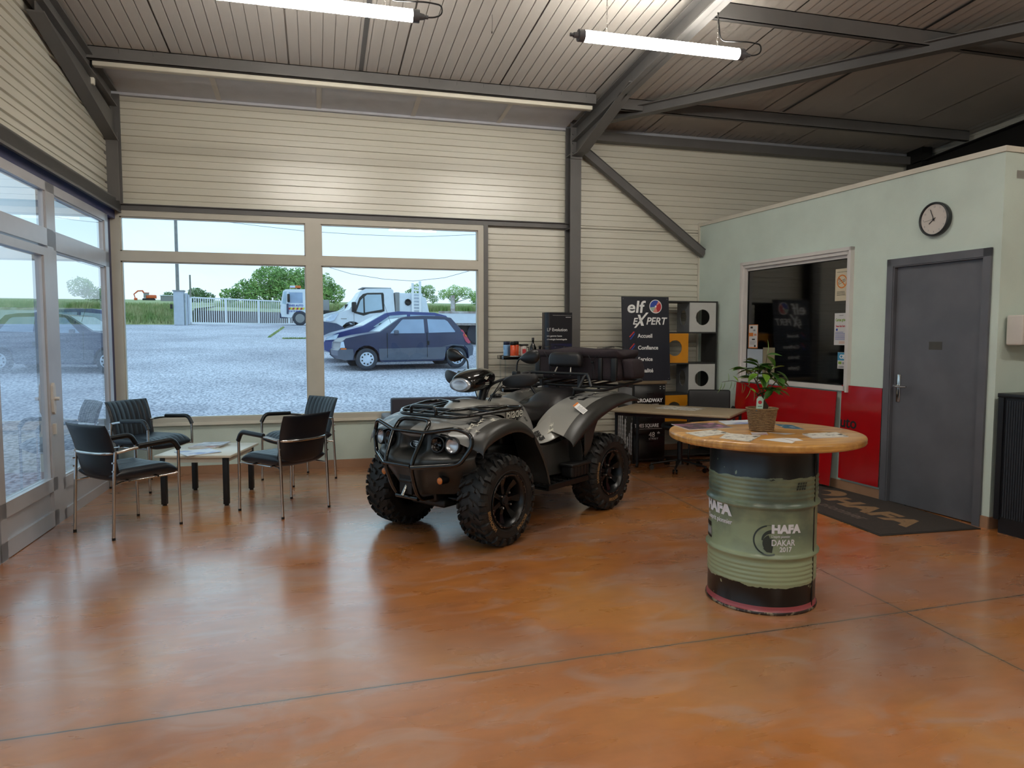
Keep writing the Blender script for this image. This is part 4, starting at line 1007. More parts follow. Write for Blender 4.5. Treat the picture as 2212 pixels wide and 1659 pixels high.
can(2.085, 7.80, zt, .026, .185, 'spray_blue', 'cap_navy', 'light blue spray can behind the left orange can on the top tray')
can(2.115, 7.68, zt, .034, .180, 'spray_orange', 'black_plastic', 'orange spray can with black cap, left of the two on the top tray')
can(2.175, 7.77, zt, .030, .185, 'spray_orange', 'black_plastic', 'orange spray can with black cap, right of the two on the top tray')
o = thing('fuel_can', 'clear measuring jug with black lid on the top tray', 'jug', (2.255, 7.76, zt))
MB().lathe([(0, 0), (.034, 0), (.038, .01), (.041, .12), (.040, .135), (0, .135)], 24).build('jug_body', 'white_plastic', o); MB().rbx(-.046, .05, -.045, .045, .135, .155, .006, 2).build('lid', 'black_plastic', o)
mb = MB(); mb.tube(fillet([(.036, 0, .12), (.065, 0, .12), (.065, 0, .04), (.036, 0, .03)], .02), .005, 8); mb.build('jug_handle', 'black_plastic', o); ob = MB(); ob.bx(-.02, .02, -.0425, -.041, .05, .10); ob.build('label_patch', 'print_red', o)
def bottle(x, y, z, r, h, neck, body, label, lab=None, nm='bottle'):
    o = thing(nm, label, 'bottle', (x, y, z)); MB().lathe([(0, 0), (r*.92, 0), (r, .004), (r, h*.5), (r*.8, h*.6), (neck*1.1, h*.74), (neck, h*.9), (neck*1.25, h*.9), (neck*1.2, h), (0, h)], 20).build('bottle_body', body, o)
    if lab: MB().lathe([(r+.0006, h*.06), (r+.0006, h*.40)], 20, a0=-2.6, a1=-.4).build('bottle_label', lab, o)
    MB().lathe([(neck*1.3, h*.88), (neck*1.3, h*1.005), (0, h*1.005)], 14).build('cap', 'black_plastic', o)
    return o
mat('label_pink', '#b98a80', .5, var=.1)
bottle(2.345, 7.68, zt, .038, .225, .011, 'black_gloss', 'tall black bottle with long neck and pinkish label on the top tray', 'label_pink')
bottle(2.435, 7.70, zt, .024, .135, .014, 'black_plastic', 'small black bottle right of the tall one on the top tray', 'print_grey')
bottle(2.50, 7.70, zt, .024, .145, .014, 'black_plastic', 'small black bottle at the right end of the top tray', 'print_grey')
zt = .837
bottle(2.26, 7.64, zt, .028, .075, .018, 'clear_plastic', 'small clear bottle on the second tray'); bottle(2.34, 7.64, zt, .022, .075, .016, 'black_plastic', 'short dark bottle on the second tray', 'print_grey')
can(2.415, 7.63, zt, .030, .115, 'white_paper', 'white_plastic', 'white capped can with blue and red print on the second tray', 'can', 'product_can')

# ---- totem "ELF Evolution"
def totem_mat():
    m = mat('totem_print', '#0b0c16', .3, var=.05); return m
totem_mat(); mat('totem_glow', '#141a4e', .3, col2='#0b0c18', nscale=3)
t = thing('display_totem', 'dark display totem with white ELF Evolution text standing before the steel column', 'display totem', (2.60, 7.52, 0))
pts = [(-.17+.17*(1-math.cos(a)), -.10*math.sin(a)*1.0, 0) for a in [i*pi/2/8 for i in range(9)]]
pts = [(-.18, .06, 0), (-.18, 0, 0)]+[(-.18+.05*(1-math.cos(a)), -.07*math.sin(a), 0) for a in [i*pi/2/6 for i in range(1, 7)]]+[(.125, -.07, 0), (.125, .06, 0)]
mb = MB(); mb.prism(pts, (0, 0, 1.70), smooth=False); mb.build('totem_body', 'totem_print', t)
MB().bx(-.12, .12, -.0708, -.07, 1.20, 1.36).build('print_band', 'totem_glow', t)
q = wallM((-.17, -.0712, 1.505), (1, 0, 0), (0, -1, 0))
def tf(v, x0=-.165):
    x = v.x+x0; 
    if x < -.13: a = (-.13-x)/.05; return (-.13-.05*math.sin(min(a, 1.5)), -.0712+.07*(1-math.cos(min(a, 1.5))), v.y)
    return (x, -.0712-v.z, v.y)
mb = MB()
mb.text('LF Evolution', .050, T(0, 0, 1.495), 0, fn=lambda v: (tf(v)[0], tf(v)[1], tf(v)[2]), sx=.93)
mb.text('tre gamme haute', .027, T(0, 0, 1.435), 0, fn=tf, sx=.93); mb.text('chnologie homologuée', .027, T(0, 0, 1.398), 0, fn=tf, sx=.93)
mb.bx(.05, .11, -.0712, -.0705, 1.645, 1.65); mb.bx(-.10, .12, -.0712, -.0705, 1.668, 1.669)
mb.build('lettering', 'print_white', t)

# ---- black drawer chest with city lettering
t = thing('drawer_chest', 'narrow black chest of drawers with white city street lettering beside the shelves', 'drawer chest', (3.635, 7.52, 0))
mb = MB(); mb.bx(-.21, .185, -.16, .26, .04, .90); mb.build('carcass', 'black_satin', t)
mb = MB(); mb.rbx(-.22, .20, -.17, .27, .90, .935, .004, 2); mb.build('chest_top', mat('brown_board', '#6a5a44', .5, var=.08), t)
for a in (-.19, .165):
    for b in (-.14, .24): MB().bx(a-.015, a+.015, b-.015, b+.015, 0, .04).build('foot', 'black_plastic', t)
for i, (z0, z1) in enumerate(((.62, .885), (.335, .61), (.06, .325))):
    MB().rbx(-.20, .175, -.172, -.16, z0, z1, .003, 1).build('drawer', mat('drawer_black_%s' % 'abc'[i], '#0b0b0c', .35, var=.1), t)
for zz in (.80, .52, .25): MB().tube(fillet([(-.05, -.172, zz), (-.05, -.19, zz), (.03, -.19, zz), (.03, -.172, zz)], .008), .003, 6).build('drawer_handle', 'black_gloss', t)
q = wallM((0, -.1725, 0), (1, 0, 0), (0, -1, 0))
MB().text('BROADWAY', .058, q @ T(-.165, .70, 0), 0, bold=.0016, sx=.93).build('lettering', 'print_white', t); mb = MB(); mb.text('5th AVENUE', .022, q @ T(-.02, .665, 0), 0)
mb.build('lettering', 'print_white', t); MB().text('TIMES SQUARE', .056, q @ T(-.195, .415, 0), 0, bold=.001, sx=.80).build('lettering', 'print_white', t); mb = MB(); mb.text('48', .085, q @ T(-.02, .30, 0), 0, sx=.9); mb.text('th', .04, q @ T(.085, .335, 0), 0); mb.text('STREET', .028, q @ T(-.02, .272, 0), 0, sx=1.3)
mb.build('lettering', 'print_white', t); mb = MB(); mb.bx(-.165, .165, .395, .398, 0, .0006, 0, q)
for a in (.11, .155):
    for b in (.87, .845): mb.bx(a, a+.01, b, b+.008, 0, .0006, 0, q)
mb.build('rivet_print', 'print_white', t)
mb = MB(); rr = random.Random(5); M2 = wallM((-.2105, .26, 0), (0, -1, 0), (-1, 0, 0)); x = .01
while x < .38:
    w = rr.uniform(.02, .05); h = rr.uniform(.25, .62); mb.bx(x, min(x+w*.45, .4), .10, h, 0, .0006, 0, M2); 
    for j in range(int(h/.05)): mb.bx(x+w*.6, x+w*.9, .10+j*.05, .12+j*.05, 0, .0006, 1, M2)
    x += w+.012
mb.bx(.02, .39, .66, .86, 0, .0006, 1, M2); mb.build('skyline_print', ['print_white', 'print_grey'], t)

# ---- leaning sign "elf EXPERT"
sg = thing('sign_board', 'dark navy workshop sign with white elf lettering leaning on the wall above the chest', 'sign', (3.63, 7.44, .936))
sgM = R(-.075, 'X')
H_, W_ = .955, .585
mb = MB(); mb.bx(-W_/2, W_/2, 0, .012, 0, H_, M=sgM); mb.build('sign_sheet', mat('sign_navy', '#191b26', .35, var=.05), sg)
q = sgM @ wallM((0, -.0006, 0), (1, 0, 0), (0, -1, 0))
mb = MB()
mb.text('elf', .19, q @ T(-.235, .775, 0), 0, bold=.0035, sx=1.15, shear=.12); mb.build('lettering', 'print_white', sg); mb = MB()
mb.text('E', .105, q @ T(-.165, .64, 0), 0, bold=.002, shear=.25); mb.text('PERT', .115, q @ T(-.0, .64, 0), 0, bold=.002, sx=.98, shear=.25)
mb.prism([q @ Vector(p) for p in [(-.15, .60, .0008), (-.125, .60, .0008), (.035, .775, .0008), (.005, .775, .0008)]], q.to_3x3() @ Vector((0, 0, .0008))); mb.prism([q @ Vector(p) for p in [(-.10, .75, .0008), (-.07, .75, .0008), (-.025, .625, .0008), (-.06, .625, .0008)]], q.to_3x3() @ Vector((0, 0, .0008)))
mb.build('lettering', 'print_white', sg)
for s_, zz in (('Accueil', .49), ('Confiance', .355), ('Service', .225), ('Qualité', .095)): MB().text(s_, .062, q @ T(-.105, zz, 0), 0, bold=.0012).build('lettering', 'print_white', sg)
mb = MB()
for a in (-.275, .27):
    for b in (.02, .93): m2 = MB(); ring(m2, q, a, b, 0, .004, 0); m2.build('screw', 'print_grey', sg)
mb = MB()
ring(mb, q, .125, .845, 0, .078, 0, z=.0009); 
def sect(a0, a1, r, mi, z): 
    vs = [(.125, .845, z)]+[(.125+r*math.cos(a0+(a1-a0)*i/10), .845+r*math.sin(a0+(a1-a0)*i/10), z) for i in range(11)]; mb.add(vs, [(0, i, i+1) for i in range(1, 11)], mi, False, q)
sect(rd(60), rd(190), .070, 1, .0014); sect(rd(190), rd(240), .070, 2, .0014); sect(rd(-70), rd(35), .070, 3, .0014); sect(rd(35), rd(60), .07, 4, .0014); sect(rd(240), rd(290), .07, 4, .0014)
mb.add([(.125+.012*math.cos(i*pi/4), .845+.012*math.sin(i*pi/4), .0018) for i in range(8)], [tuple(range(8))], 0, False, q)
for b in (.48, .345):
    mb.prism([q @ Vector(p) for p in [(-.21, b+.02, .0008), (-.20, b+.015, .0008), (-.14, b+.075, .0008), (-.155, b+.08, .0008)]], q.to_3x3() @ Vector((0, 0, .0006)), 3); mb.prism([q @ Vector(p) for p in [(-.205, b-.01, .0008), (-.19, b-.012, .0008), (-.14, b+.05, .0008), (-.14, b+.065, .0008)]], q.to_3x3() @ Vector((0, 0, .0006)), 1)
mb.build('emblem', ['print_white', 'print_blue', 'tag_mint', 'print_red', mat('print_salmon', '#d58a7c', .5)], sg)

# ---- shelf unit with cube inserts
t = thing('shelf_unit', 'open dark grey shelf unit with eight compartments in the corner by the office', 'shelf unit', (4.215, 7.72, 0))
sd = mat('shelf_charcoal', '#2c2c2b', .5, var=.06)
zs = [.035, .395, .755, 1.115, 1.475, 1.835]
mb = MB()
for a in (-.37, .355): mb.bx(a, a+.015, -.17, .17, 0, 1.85)
mb.build('side_panel', 'shelf_charcoal', t)
for zz in zs: MB().bx(-.355, .355, -.17, .17, zz, zz+.015).build('shelf_board', 'shelf_charcoal', t)
for i in range(5):
    if i in (0, 1, 2, 4): pass
def insert(x0, zi, colour, label, inner):
    o = thing('cube_insert', label, 'storage cube', (4.215+x0+.175, 7.72, zs[zi]+.0155), group=None)
    w, h, r = .344, .342, .092
    def holed(M_):
        mb = MB(); n = 32; vs = []
        for z_ in (0, .012):
            for i in range(n):
                a = 2*pi*i/n+pi/4; c, s = math.cos(a), math.sin(a); k = 1/max(abs(c), abs(s)); vs.append((c*k*w/2, h/2+s*k*h/2, z_))
            for i in range(n):
                a = 2*pi*i/n+pi/4; vs.append((r*math.cos(a), h/2+r*math.sin(a), z_))
        fs = []
        for i in range(n):
            j = (i+1) % n; fs += [(i, j, n+j, n+i), (2*n+i, 3*n+i, 3*n+j, 2*n+j), (i, 2*n+i, 2*n+j, j), (n+i, n+j, 3*n+j, 3*n+i)]
        return mb.add(vs, fs, 0, False, M_)
    mb = holed(wallM((0, -.155, 0), (1, 0, 0), (0, -1, 0))); mb.build('front_panel', colour, o)
    holed(wallM((-.155, 0, 0), (0, -1, 0), (-1, 0, 0)) @ Matrix.Scale(.85, 4, (1, 0, 0))).build('side_panel', inner, o)
    MB().bx(-.155, .165, -.15, .15, 0, .008).build('base_panel', inner, o)
mat('cube_white', '#b8b8b4', .5, var=.03); mat('cube_yellow', '#c98514', .45, var=.05); mat('cube_grey', '#6a6c70', .5, var=.04); mat('cube_orange', '#7a4718', .5, var=.04)
insert(.002, 4, 'cube_white', 'white storage cube with round hole at the top right of the shelf unit', 'cube_grey')
insert(-.354, 3, 'cube_yellow', 'yellow storage cube with round hole on the left, fully visible beside the sign', 'cube_orange')
insert(.002, 2, 'cube_white', 'white storage cube with round hole lower right, just above the black chair back', 'cube_grey')
insert(-.354, 1, 'cube_yellow', 'yellow storage cube whose lower half hides behind the desk', 'cube_orange')

# ---- desk, chairs
DKX, DKY, DKA = 3.55, 6.55, math.radians(-45)
t = thing('small_desk', 'small beige desk with dark legs between the quad bike and the shelves', 'desk', (DKX, DKY, 0), DKA)
mb = MB(); mb.rbx(-.60, .60, -.38, .38, .675, .70, .008, 3); mb.build('desktop', mat('desk_beige', '#9c8b70', .45, var=.06), t)
mb = MB(); mb.bx(-.55, .55, -.33, -.30, .64, .675); mb.bx(-.55, .55, .30, .33, .64, .675); mb.bx(-.56, -.53, -.33, .33, .64, .675); mb.bx(.53, .56, -.33, .33, .64, .675); mb.build('frame', mat('dark_red_steel', '#2b1618', .4), t)
for a in (-.545, .545):
    for b in (-.315, .315): 
        mb = MB(); mb.bx(a-.013, a+.013, b-.013, b+.013, .03, .66); mb.cyl((a-.01, b, .025), (a+.01, b, .025), .025, n=14); mb.build('leg', 'black_satin', t)
o = MB().bx(-.22, .22, -.15, .15, 0, .001).build('drawing_sheet', 'mag_sketch', loc=(3.60, 6.62, .7005)); o.rotation_euler = (0, 0, math.radians(-52)); tag(o, 'large cream drawing sheet lying on the small desk', 'paper sheet')
t = thing('swivel_stool', 'black swivel stool with five castors under the small desk', 'stool', (3.78, 6.93, 0), .3)
mb = MB(); mb.lathe([(0, .435), (.17, .435), (.20, .45), (.205, .48), (.19, .505), (.10, .515), (0, .517)], 36); mb.build('seat', 'black_vinyl', t)
mb = MB(); mb.cyl((0, 0, .08), (0, 0, .30), .03, .027, n=16); mb.cyl((0, 0, .30), (0, 0, .435), .016, n=12); mb.cyl((0, 0, .06), (0, 0, .11), .045, .035, n=16); mb.build('gas_lift', 'black_plastic', t)
for k in range(5):
    a = 2*pi*k/5; c, s = math.cos(a), math.sin(a)
    mb = MB(); mb.tube([(c*.03, s*.03, .105), (c*.16, s*.16, .085), (c*.30, s*.30, .062)], [.020, .016, .012], 8, ry=.012); mb.cyl((c*.30, s*.30, .075), (c*.30, s*.30, .045), .010, n=8); l = mb.build('base_arm', 'black_plastic', t)
    mb = MB(); 
    for sd_ in (-1, 1): mb.cyl((c*.30-s*.006*sd_, s*.30+c*.006*sd_, .026), (c*.30-s*.026*sd_, s*.30+c*.026*sd_, .026), .026, n=16)
    mb.build('castor', 'black_gloss', l)
t = thing('office_chair', 'black office chair with wide low back behind the small desk', 'chair', (4.27, 7.18, 0), math.radians(-24))
mb = MB(); mb.rbx(-.23, .23, -.03, .03, .50, .84, .02, 3, fn=lambda v: (v.x, v.y-.12*v.x*v.x*4+.05*(v.z-.5), v.z), cuts=3); mb.build('backrest', 'black_satin', t)
mb = MB(); mb.rbx(-.23, .23, -.24, -.03, .42, .48, .02, 3); mb.build('seat', 'black_satin', t)
for a in (-.24, .24):
    mb = MB(); mb.tube(fillet([(a, -.02, .60), (a*1.05, -.06, .66), (a*1.05, -.20, .66), (a, -.22, .45)], .04), .012, 8, mi=0); mb.build('armrest', 'black_plastic', t)
mb = MB(); mb.tube(fillet([(-.22, -.22, .42), (-.24, -.24, .015), (-.24, .1, .015), (.24, .1, .015), (.24, -.24, .015), (.22, -.22, .42)], .05), .011, 8); mb.build('sled_base', 'black_gloss', t)
# ================================================================ QUAD BIKE   (local: +x forward, +y rider's left, z up)
mat('quad_paint', '#8a8984', .33, metal=.15, var=.05, nscale=3, coat=.25)
mat('quad_camo', '#858480', .35, col2='#1b1b1b', nscale=9, thr=(.52, .535), coat=.2)
mat('quad_plastic', '#2f2e2b', .36, var=.15, nscale=4); mat('quad_dark', '#0c0b0b', .5, var=.2); mat('quad_camo_light', '#b9b6a9', .4, var=.05)
mat('tyre_rubber', '#131211', .62, col2='#231f1c', nscale=8, thr=(.4, .7)); mat('tyre_lettering', '#94744a', .6); mat('rim_black', '#0a0a0b', .3, var=.1); mat('seat_vinyl', '#161314', .42, var=.1, bump=.15, bscale=200)
mat('lamp_reflector', '#cfd2d8', .22, metal=.6, var=.1); mat('amber_lens', '#c8763a', .2); mat('bag_cloth', '#261b20', .85, var=.15, nscale=30, bump=.5, bscale=250); mat('suspension', '#161616', .4, metal=.4, var=.1)
QA = math.atan2(-.581, -.814)
Qd = thing('quad_bike', 'grey and black camouflage quad bike with bull bar parked in the middle of the hall', 'quad bike', (1.477, 5.541, 0), QA)
# ---- wheels
def make_wheel():
    w = bpy.data.objects.new('wheel', None); COL.objects.link(w); w.empty_display_size = .1
    RW, WD = .318, .112
    # axis = local y ; outer face = +y
    A = R(-pi/2, 'X')     # lathe z -> +y
    mb = MB()
    prof = [(.165, -WD*.72), (.175, -WD*.86), (.215, -WD*1.0), (.262, -WD*1.0), (.286, -WD*.88), (.296, -WD*.6), (.300, 0), (.296, WD*.6), (.286, WD*.88), (.262, WD*1.0), (.215, WD*1.0), (.175, WD*.86), (.165, WD*.72)]
    mb.lathe(prof, 64, M=A)
    # lugs
    def lug(a, cy, hw, ln, skew, top=RW, dz=0):
        vs = []
        for rr_, k in ((.290, 1.15), (top, .85)):
            for u, v in ((-1, -1), (1, -1), (1, 1), (-1, 1)):
                y = cy+u*hw*k; aa = a+(v*ln*k+u*skew)/.31; r2 = rr_-.35*max(0, abs(y)-.07)**1.2
                vs.append((r2*math.sin(aa), y, r2*math.cos(aa)))
        mb.add(vs, [(0,1,2,3), (4,7,6,5), (0,4,5,1), (1,5,6,2), (2,6,7,3), (3,7,4,0)])
    n = 22
    for i in range(n):
        a = 2*pi*i/n
        for s_ in (-1, 1):
            lug(a+(.14 if s_ > 0 else 0), s_*.027, .022, .015, s_*.012)
            lug(a+.07+(.14 if s_ > 0 else 0), s_*.075, .028, .013, s_*.020, RW-.002)
            # shoulder lugs running down the side
            aa = a+(.14 if s_ > 0 else 0); vs = []
            for (rr_, y) in ((.312, .088), (.304, .108), (.284, .122), (.258, .124)):
                for v in (-1, 1): an = aa+v*(.052 if i % 2 else .040); vs.append((rr_*math.sin(an), s_*y, rr_*math.cos(an)))
            for (rr_, y) in ((.290, .085), (.282, .100), (.272, .108), (.255, .110)):
                for v in (-1, 1): an = aa+v*.06; vs.append((rr_*math.sin(an), s_*y, rr_*math.cos(an)))
            fs = [(0,1,3,2), (2,3,5,4), (4,5,7,6)]+[(0, 2, 10, 8), (2, 4, 12, 10), (4, 6, 14, 12), (1, 9, 11, 3), (3, 11, 13, 5), (5, 13, 15, 7), (0, 8, 9, 1), (6, 7, 15, 14)]
            mb.add(vs, fs)
    ty = w; mb.build('tyre', 'tyre_rubber', w)
    mb = MB(); mb.lathe([(.205, WD+.0), (.208, WD+.003), (.212, WD+.0)], 64, M=A); mb.lathe([(.248, WD), (.251, WD+.003), (.254, WD)], 64, M=A); mb.build('sidewall_rib', 'tyre_rubber', ty)
    mb = MB()
    def onwall(a0, r0): return lambda v: ((r0+v.y)*math.sin(a0+v.x/r0), WD+.0015+v.z, (r0+v.y)*math.cos(a0+v.x/r0))
    for a_, s_ in ((rd(-8+95), 'BIGHORN'), (rd(187+95-90), 'MAXXIS')):
        mb.text(s_, .036, None, 0, bold=.0012, sx=-1.0 if False else 1.0, fn=lambda v, a_=a_: onwall(a_, .216)(Vector((v.x, v.y, v.z))))
    mb.build('tyre_lettering', 'tyre_lettering', ty)
    # rim
    mb = MB()
    mb.lathe([(.172, -WD*.75), (.168, -WD*.7), (.150, -WD*.6), (.150, WD*.25), (.160, WD*.62), (.176, WD*.80), (.186, WD*.90), (.190, WD*.98), (.178, WD*1.0), (.170, WD*.90), (.158, WD*.72), (.150, WD*.3)], 48, M=A)
    mb.lathe([(.150, -.012), (.150, .0), (.0, .004)], 32, M=A)
    rim = w; mb.build('rim', 'rim_black', w)
    for k in range(7):
        a = 2*pi*k/7
        mb = MB()
        for s_ in (-1, 1):
            vs = []
            for rr_, y, hw in ((.045, .060, .014), (.100, .058, .010), (.160, .078, .013)):
                for q in (-1, 1):
                    an = a+s_*.09*(rr_/.16)+q*hw/rr_; vs.append((rr_*math.sin(an), y, rr_*math.cos(an)))
                for q in (-1, 1):
                    an = a+s_*.09*(rr_/.16)+q*hw*1.2/rr_; vs.append((rr_*math.sin(an), y-.045, rr_*math.cos(an)))
            mb.add(vs, [(0,1,5,4), (4,5,9,8), (0,4,6,2), (4,8,10,6), (1,3,7,5), (5,7,11,9)])
        mb.build('spoke', 'rim_black', rim)
    mb = MB(); mb.cyl((0, .0, 0), (0, .072, 0), .040, .036, n=24); mb.cyl((0, .072, 0), (0, .080, 0), .030, .026, n=20); mb.build('hub_cap', 'black_satin', rim)
    for k in range(4):
        a = pi/4+k*pi/2; mb = MB(); mb.cyl((.060*math.sin(a), .05, .060*math.cos(a)), (.060*math.sin(a), .082, .060*math.cos(a)), .0085, n=8); mb.sphere((.060*math.sin(a), .082, .060*math.cos(a)), .0085, 8); mb.build('wheel_nut', 'brushed_steel', rim)
    mb = MB()
    for k in range(24):
        a = 2*pi*k/24
        if k % 6 == 5: continue
        p = (.180*math.sin(a), WD*.985, .180*math.cos(a)); mb.cyl(p, (p[0], p[1]+.004, p[2]), .0045, n=6)
    for k in range(0, 24, 3):
        a0 = 2*pi*k/24+.05; vs = []
        for i in range(4): an = a0+i*.035; vs += [(.184*math.sin(an), WD*.99+.001, .184*math.cos(an)), (.190*math.sin(an), WD*.99+.001, .190*math.cos(an))]
        mb.add(vs, [(2*i, 2*i+1, 2*i+3, 2*i+2) for i in range(3)])
    mb.build('bead_ring', 'brushed_steel', rim, label='worn silver ring of bolts')
    return w
wh = make_wheel()
def place_wheel(o, x, y, steer=0, flip=False, roll=0):
    o.parent = Qd; o.location = (x, y, .316); o.rotation_euler = (0, roll, steer+(pi if flip else 0))
place_wheel(wh, .68, .47, rd(2), roll=rd(10)); 
def ctree(o):
    return copy_tree(o)
w2 = ctree(wh); place_wheel(w2, -.68, .465, 0, roll=rd(-25)); w3 = ctree(wh); place_wheel(w3, .68, -.47, rd(2), True, rd(40)); w4 = ctree(wh); place_wheel(w4, -.68, -.465, 0, True, rd(75))

# ---- body shells (grids of points, mirrored)
def shell(name, rows, m, mirror=True, sub=2, solid=.006, mfn=None, mats=None, label=None):
    mb = MB(); mb.grid(rows, 0, mfn=mfn)
    if mirror and min(p[1] for r in rows for p in r) > .1:      # two separate sides: one mesh each
        m2 = MB(); m2.grid([[(p[0], -p[1], p[2]) for p in r][::-1] for r in rows], 0, mfn=(lambda i, j: mfn(len(rows)-2-i, j)) if mfn else None)
        smoothfix(m2.build(name, mats or m, Qd, label=label), 180, sub, solid); mirror = False
    if mirror: mb.grid([[(p[0], -p[1], p[2]) for p in r][::-1] for r in rows], 0, mfn=(lambda i, j: mfn(len(rows)-2-i, j)) if mfn else None)
    o = mb.build(name, mats or m, Qd, label=label)
    return smoothfix(o, 180, sub, solid)
ys = [0, .14, .27, .38, .47, .545, .575, .565]
def rowz(x, zs, dx=None): return [(x-(dx[i] if dx else 0), ys[i], z) for i, z in enumerate(zs)]
front = [rowz(1.06, [.800, .800, .785, .745, .705, .675, .655, .625], [0, .0, .02, .05, .09, .12, .13, .13]),
         rowz(.99, [.835, .835, .820, .790, .765, .745, .715, .675], [0, 0, .01, .03, .05, .06, .06, .06]),
         rowz(.86, [.862, .858, .848, .835, .825, .805, .770, .720], [0]*8),
         rowz(.74, [.885, .875, .862, .860, .862, .850, .810, .760], [0]*8),
         rowz(.60, [.905, .885, .868, .868, .880, .872, .835, .785], [0]*8),
         rowz(.48, [.92, .885, .862, .852, .858, .850, .812, .765], [0]*8),
         rowz(.38, [.92, .875, .840, .810, .800, .780, .740, .700], [0]*8)]
o = shell('front_fender', front, None, mats=['quad_camo', 'quad_plastic', 'quad_paint'], mfn=lambda i, j: 1 if (j >= 4 or i >= 5 and j >= 3) else (0 if j in (2, 3) else 2))
flap = [[(.38, .27, .840), (.38, .38, .810), (.38, .47, .800), (.38, .545, .780), (.38, .575, .740), (.38, .565, .70)],
        [(.31, .30, .74), (.31, .38, .72), (.31, .47, .705), (.31, .545, .69), (.31, .575, .66), (.33, .565, .63)],
        [(.25, .30, .60), (.25, .38, .60), (.25, .47, .59), (.25, .55, .58), (.25, .575, .555), (.27, .565, .54)],
        [(.20, .30, .46), (.20, .38, .46), (.20, .47, .455), (.20, .55, .45), (.20, .575, .44), (.22, .565, .43)],
        [(.175, .30, .345), (.175, .38, .34), (.175, .47, .34), (.175, .55, .34), (.18, .575, .34), (.20, .565, .345)]]
shell('mud_flap', flap, 'quad_plastic')
# upper hood pod with slot
pod = [[(.70, 0, .895), (.68, .08, .892), (.62, .15, .875), (.58, .19, .865)],
       [(.64, 0, .950), (.62, .09, .942), (.57, .16, .900), (.54, .20, .87)],
       [(.56, 0, .985), (.54, .09, .975), (.50, .17, .920), (.48, .22, .868)],
       [(.46, 0, .985), (.44, .09, .975), (.42, .17, .925), (.40, .23, .865)],
       [(.34, 0, .955), (.34, .09, .950), (.33, .16, .920), (.31, .22, .85)],
       [(.24, 0, .955), (.24, .09, .950), (.24, .16, .915), (.24, .21, .80)]]
shell('hood', pod, 'quad_paint')
mb = MB(); mb.rbx(-.04, .04, -.010, .010, -.006, .006, .005, 2, M=T(.60, 0, .968) @ R(rd(-30), 'Y') @ R(pi/2)); mb.build('hood_slot', 'black_gloss', Qd)
tank = [[(.26, 0, .955), (.26, .09, .950), (.26, .155, .915), (.26, .19, .82), (.26, .20, .70)],
        [(.16, 0, .968), (.16, .10, .960), (.16, .170, .920), (.16, .20, .81), (.16, .21, .68)],
        [(.05, 0, .965), (.05, .10, .955), (.05, .165, .905), (.05, .19, .79), (.05, .20, .66)],
        [(-.05, 0, .935), (-.05, .09, .925), (-.05, .145, .87), (-.05, .175, .76), (-.05, .20, .62)],
        [(-.13, 0, .880), (-.13, .07, .870), (-.13, .12, .82), (-.13, .17, .72), (-.13, .20, .58)]]
shell('fuel_tank_cover', tank, None, mats=['quad_paint', 'quad_camo'], mfn=lambda i, j: 1 if j >= 2 else 0)
mb = MB(); mb.lathe([(0, .03), (.032, .028), (.04, .018), (.042, 0)], 20, M=T(.14, 0, .962)); 
for k in range(8): a = k*pi/4; mb.sphere((.14+.040*math.cos(a), .040*math.sin(a), .974), .009, 8)
mb.build('fuel_cap', 'black_plastic', Qd)
# side frame panel between tank and footwell
side = [[(.30, .215, .80), (.30, .27, .76), (.28, .33, .70), (.25, .36, .60)],
        [(.18, .215, .76), (.17, .28, .70), (.15, .35, .62), (.12, .37, .52)],
        [(.04, .205, .70), (.03, .28, .66), (.0, .36, .60), (.0, .38, .48)],
        [(-.10, .20, .66), (-.10, .28, .64), (-.12, .37, .60), (-.12, .39, .45)],
        [(-.25, .20, .68), (-.25, .28, .67), (-.26, .38, .63), (-.26, .40, .45)]]
shell('side_panel', side, 'quad_plastic')
sp_ = [[(.10, .235, .70), (.10, .30, .66), (.08, .36, .615)], [(.0, .225, .69), (.0, .31, .665), (-.02, .395, .62)], [(-.14, .225, .755), (-.14, .33, .73), (-.15, .42, .66)], [(-.26, .22, .82), (-.26, .36, .80), (-.27, .47, .72)]]
shell('side_stripe', sp_, 'quad_paint')
# rear fender
yr = [.18, .28, .39, .48, .545, .575, .565]
def rr_(x, zs, dx=None): return [(x-(dx[i] if dx else 0), yr[i], z) for i, z in enumerate(zs)]
rear = [rr_(-.10, [.70, .70, .69, .665, .63, .60, .575]), rr_(-.22, [.80, .795, .785, .77, .735, .69, .65]), rr_(-.36, [.87, .865, .862, .85, .81, .765, .72]), rr_(-.52, [.918, .918, .92, .91, .875, .83, .785]),
        rr_(-.70, [.945, .95, .955, .945, .915, .88, .84]), rr_(-.88, [.955, .965, .970, .958, .93, .905, .875]), rr_(-1.05, [.95, .96, .965, .952, .93, .912, .885]), rr_(-1.13, [.915, .925, .93, .92, .905, .895, .875]), rr_(-1.15, [.86, .87, .875, .872, .872, .872, .865])]
shell('rear_fender', rear, None, mats=['quad_paint', 'quad_plastic', 'quad_camo'], mfn=lambda i, j: 1 if j >= 3 or i >= 7 else (2 if i in (3, 4) and j < 2 else 0))
rg = [[(-.22, .42, .72), (-.24, .50, .70), (-.24, .545, .66)], [(-.26, .42, .60), (-.27, .50, .60), (-.27, .55, .58)], [(-.30, .40, .45), (-.30, .48, .46), (-.31, .53, .47)], [(-.33, .38, .33), (-.33, .44, .33), (-.34, .50, .34)]]
shell('rear_mud_guard', rg, 'quad_plastic')
rg2 = [[(-.30, .545, .72), (-.42, .55, .79), (-.56, .55, .82)], [(-.29, .55, .62), (-.36, .55, .69), (-.46, .55, .73)], [(-.31, .54, .52), (-.36, .545, .58), (-.42, .55, .62)], [(-.34, .52, .46), (-.37, .53, .50), (-.40, .54, .54)]]
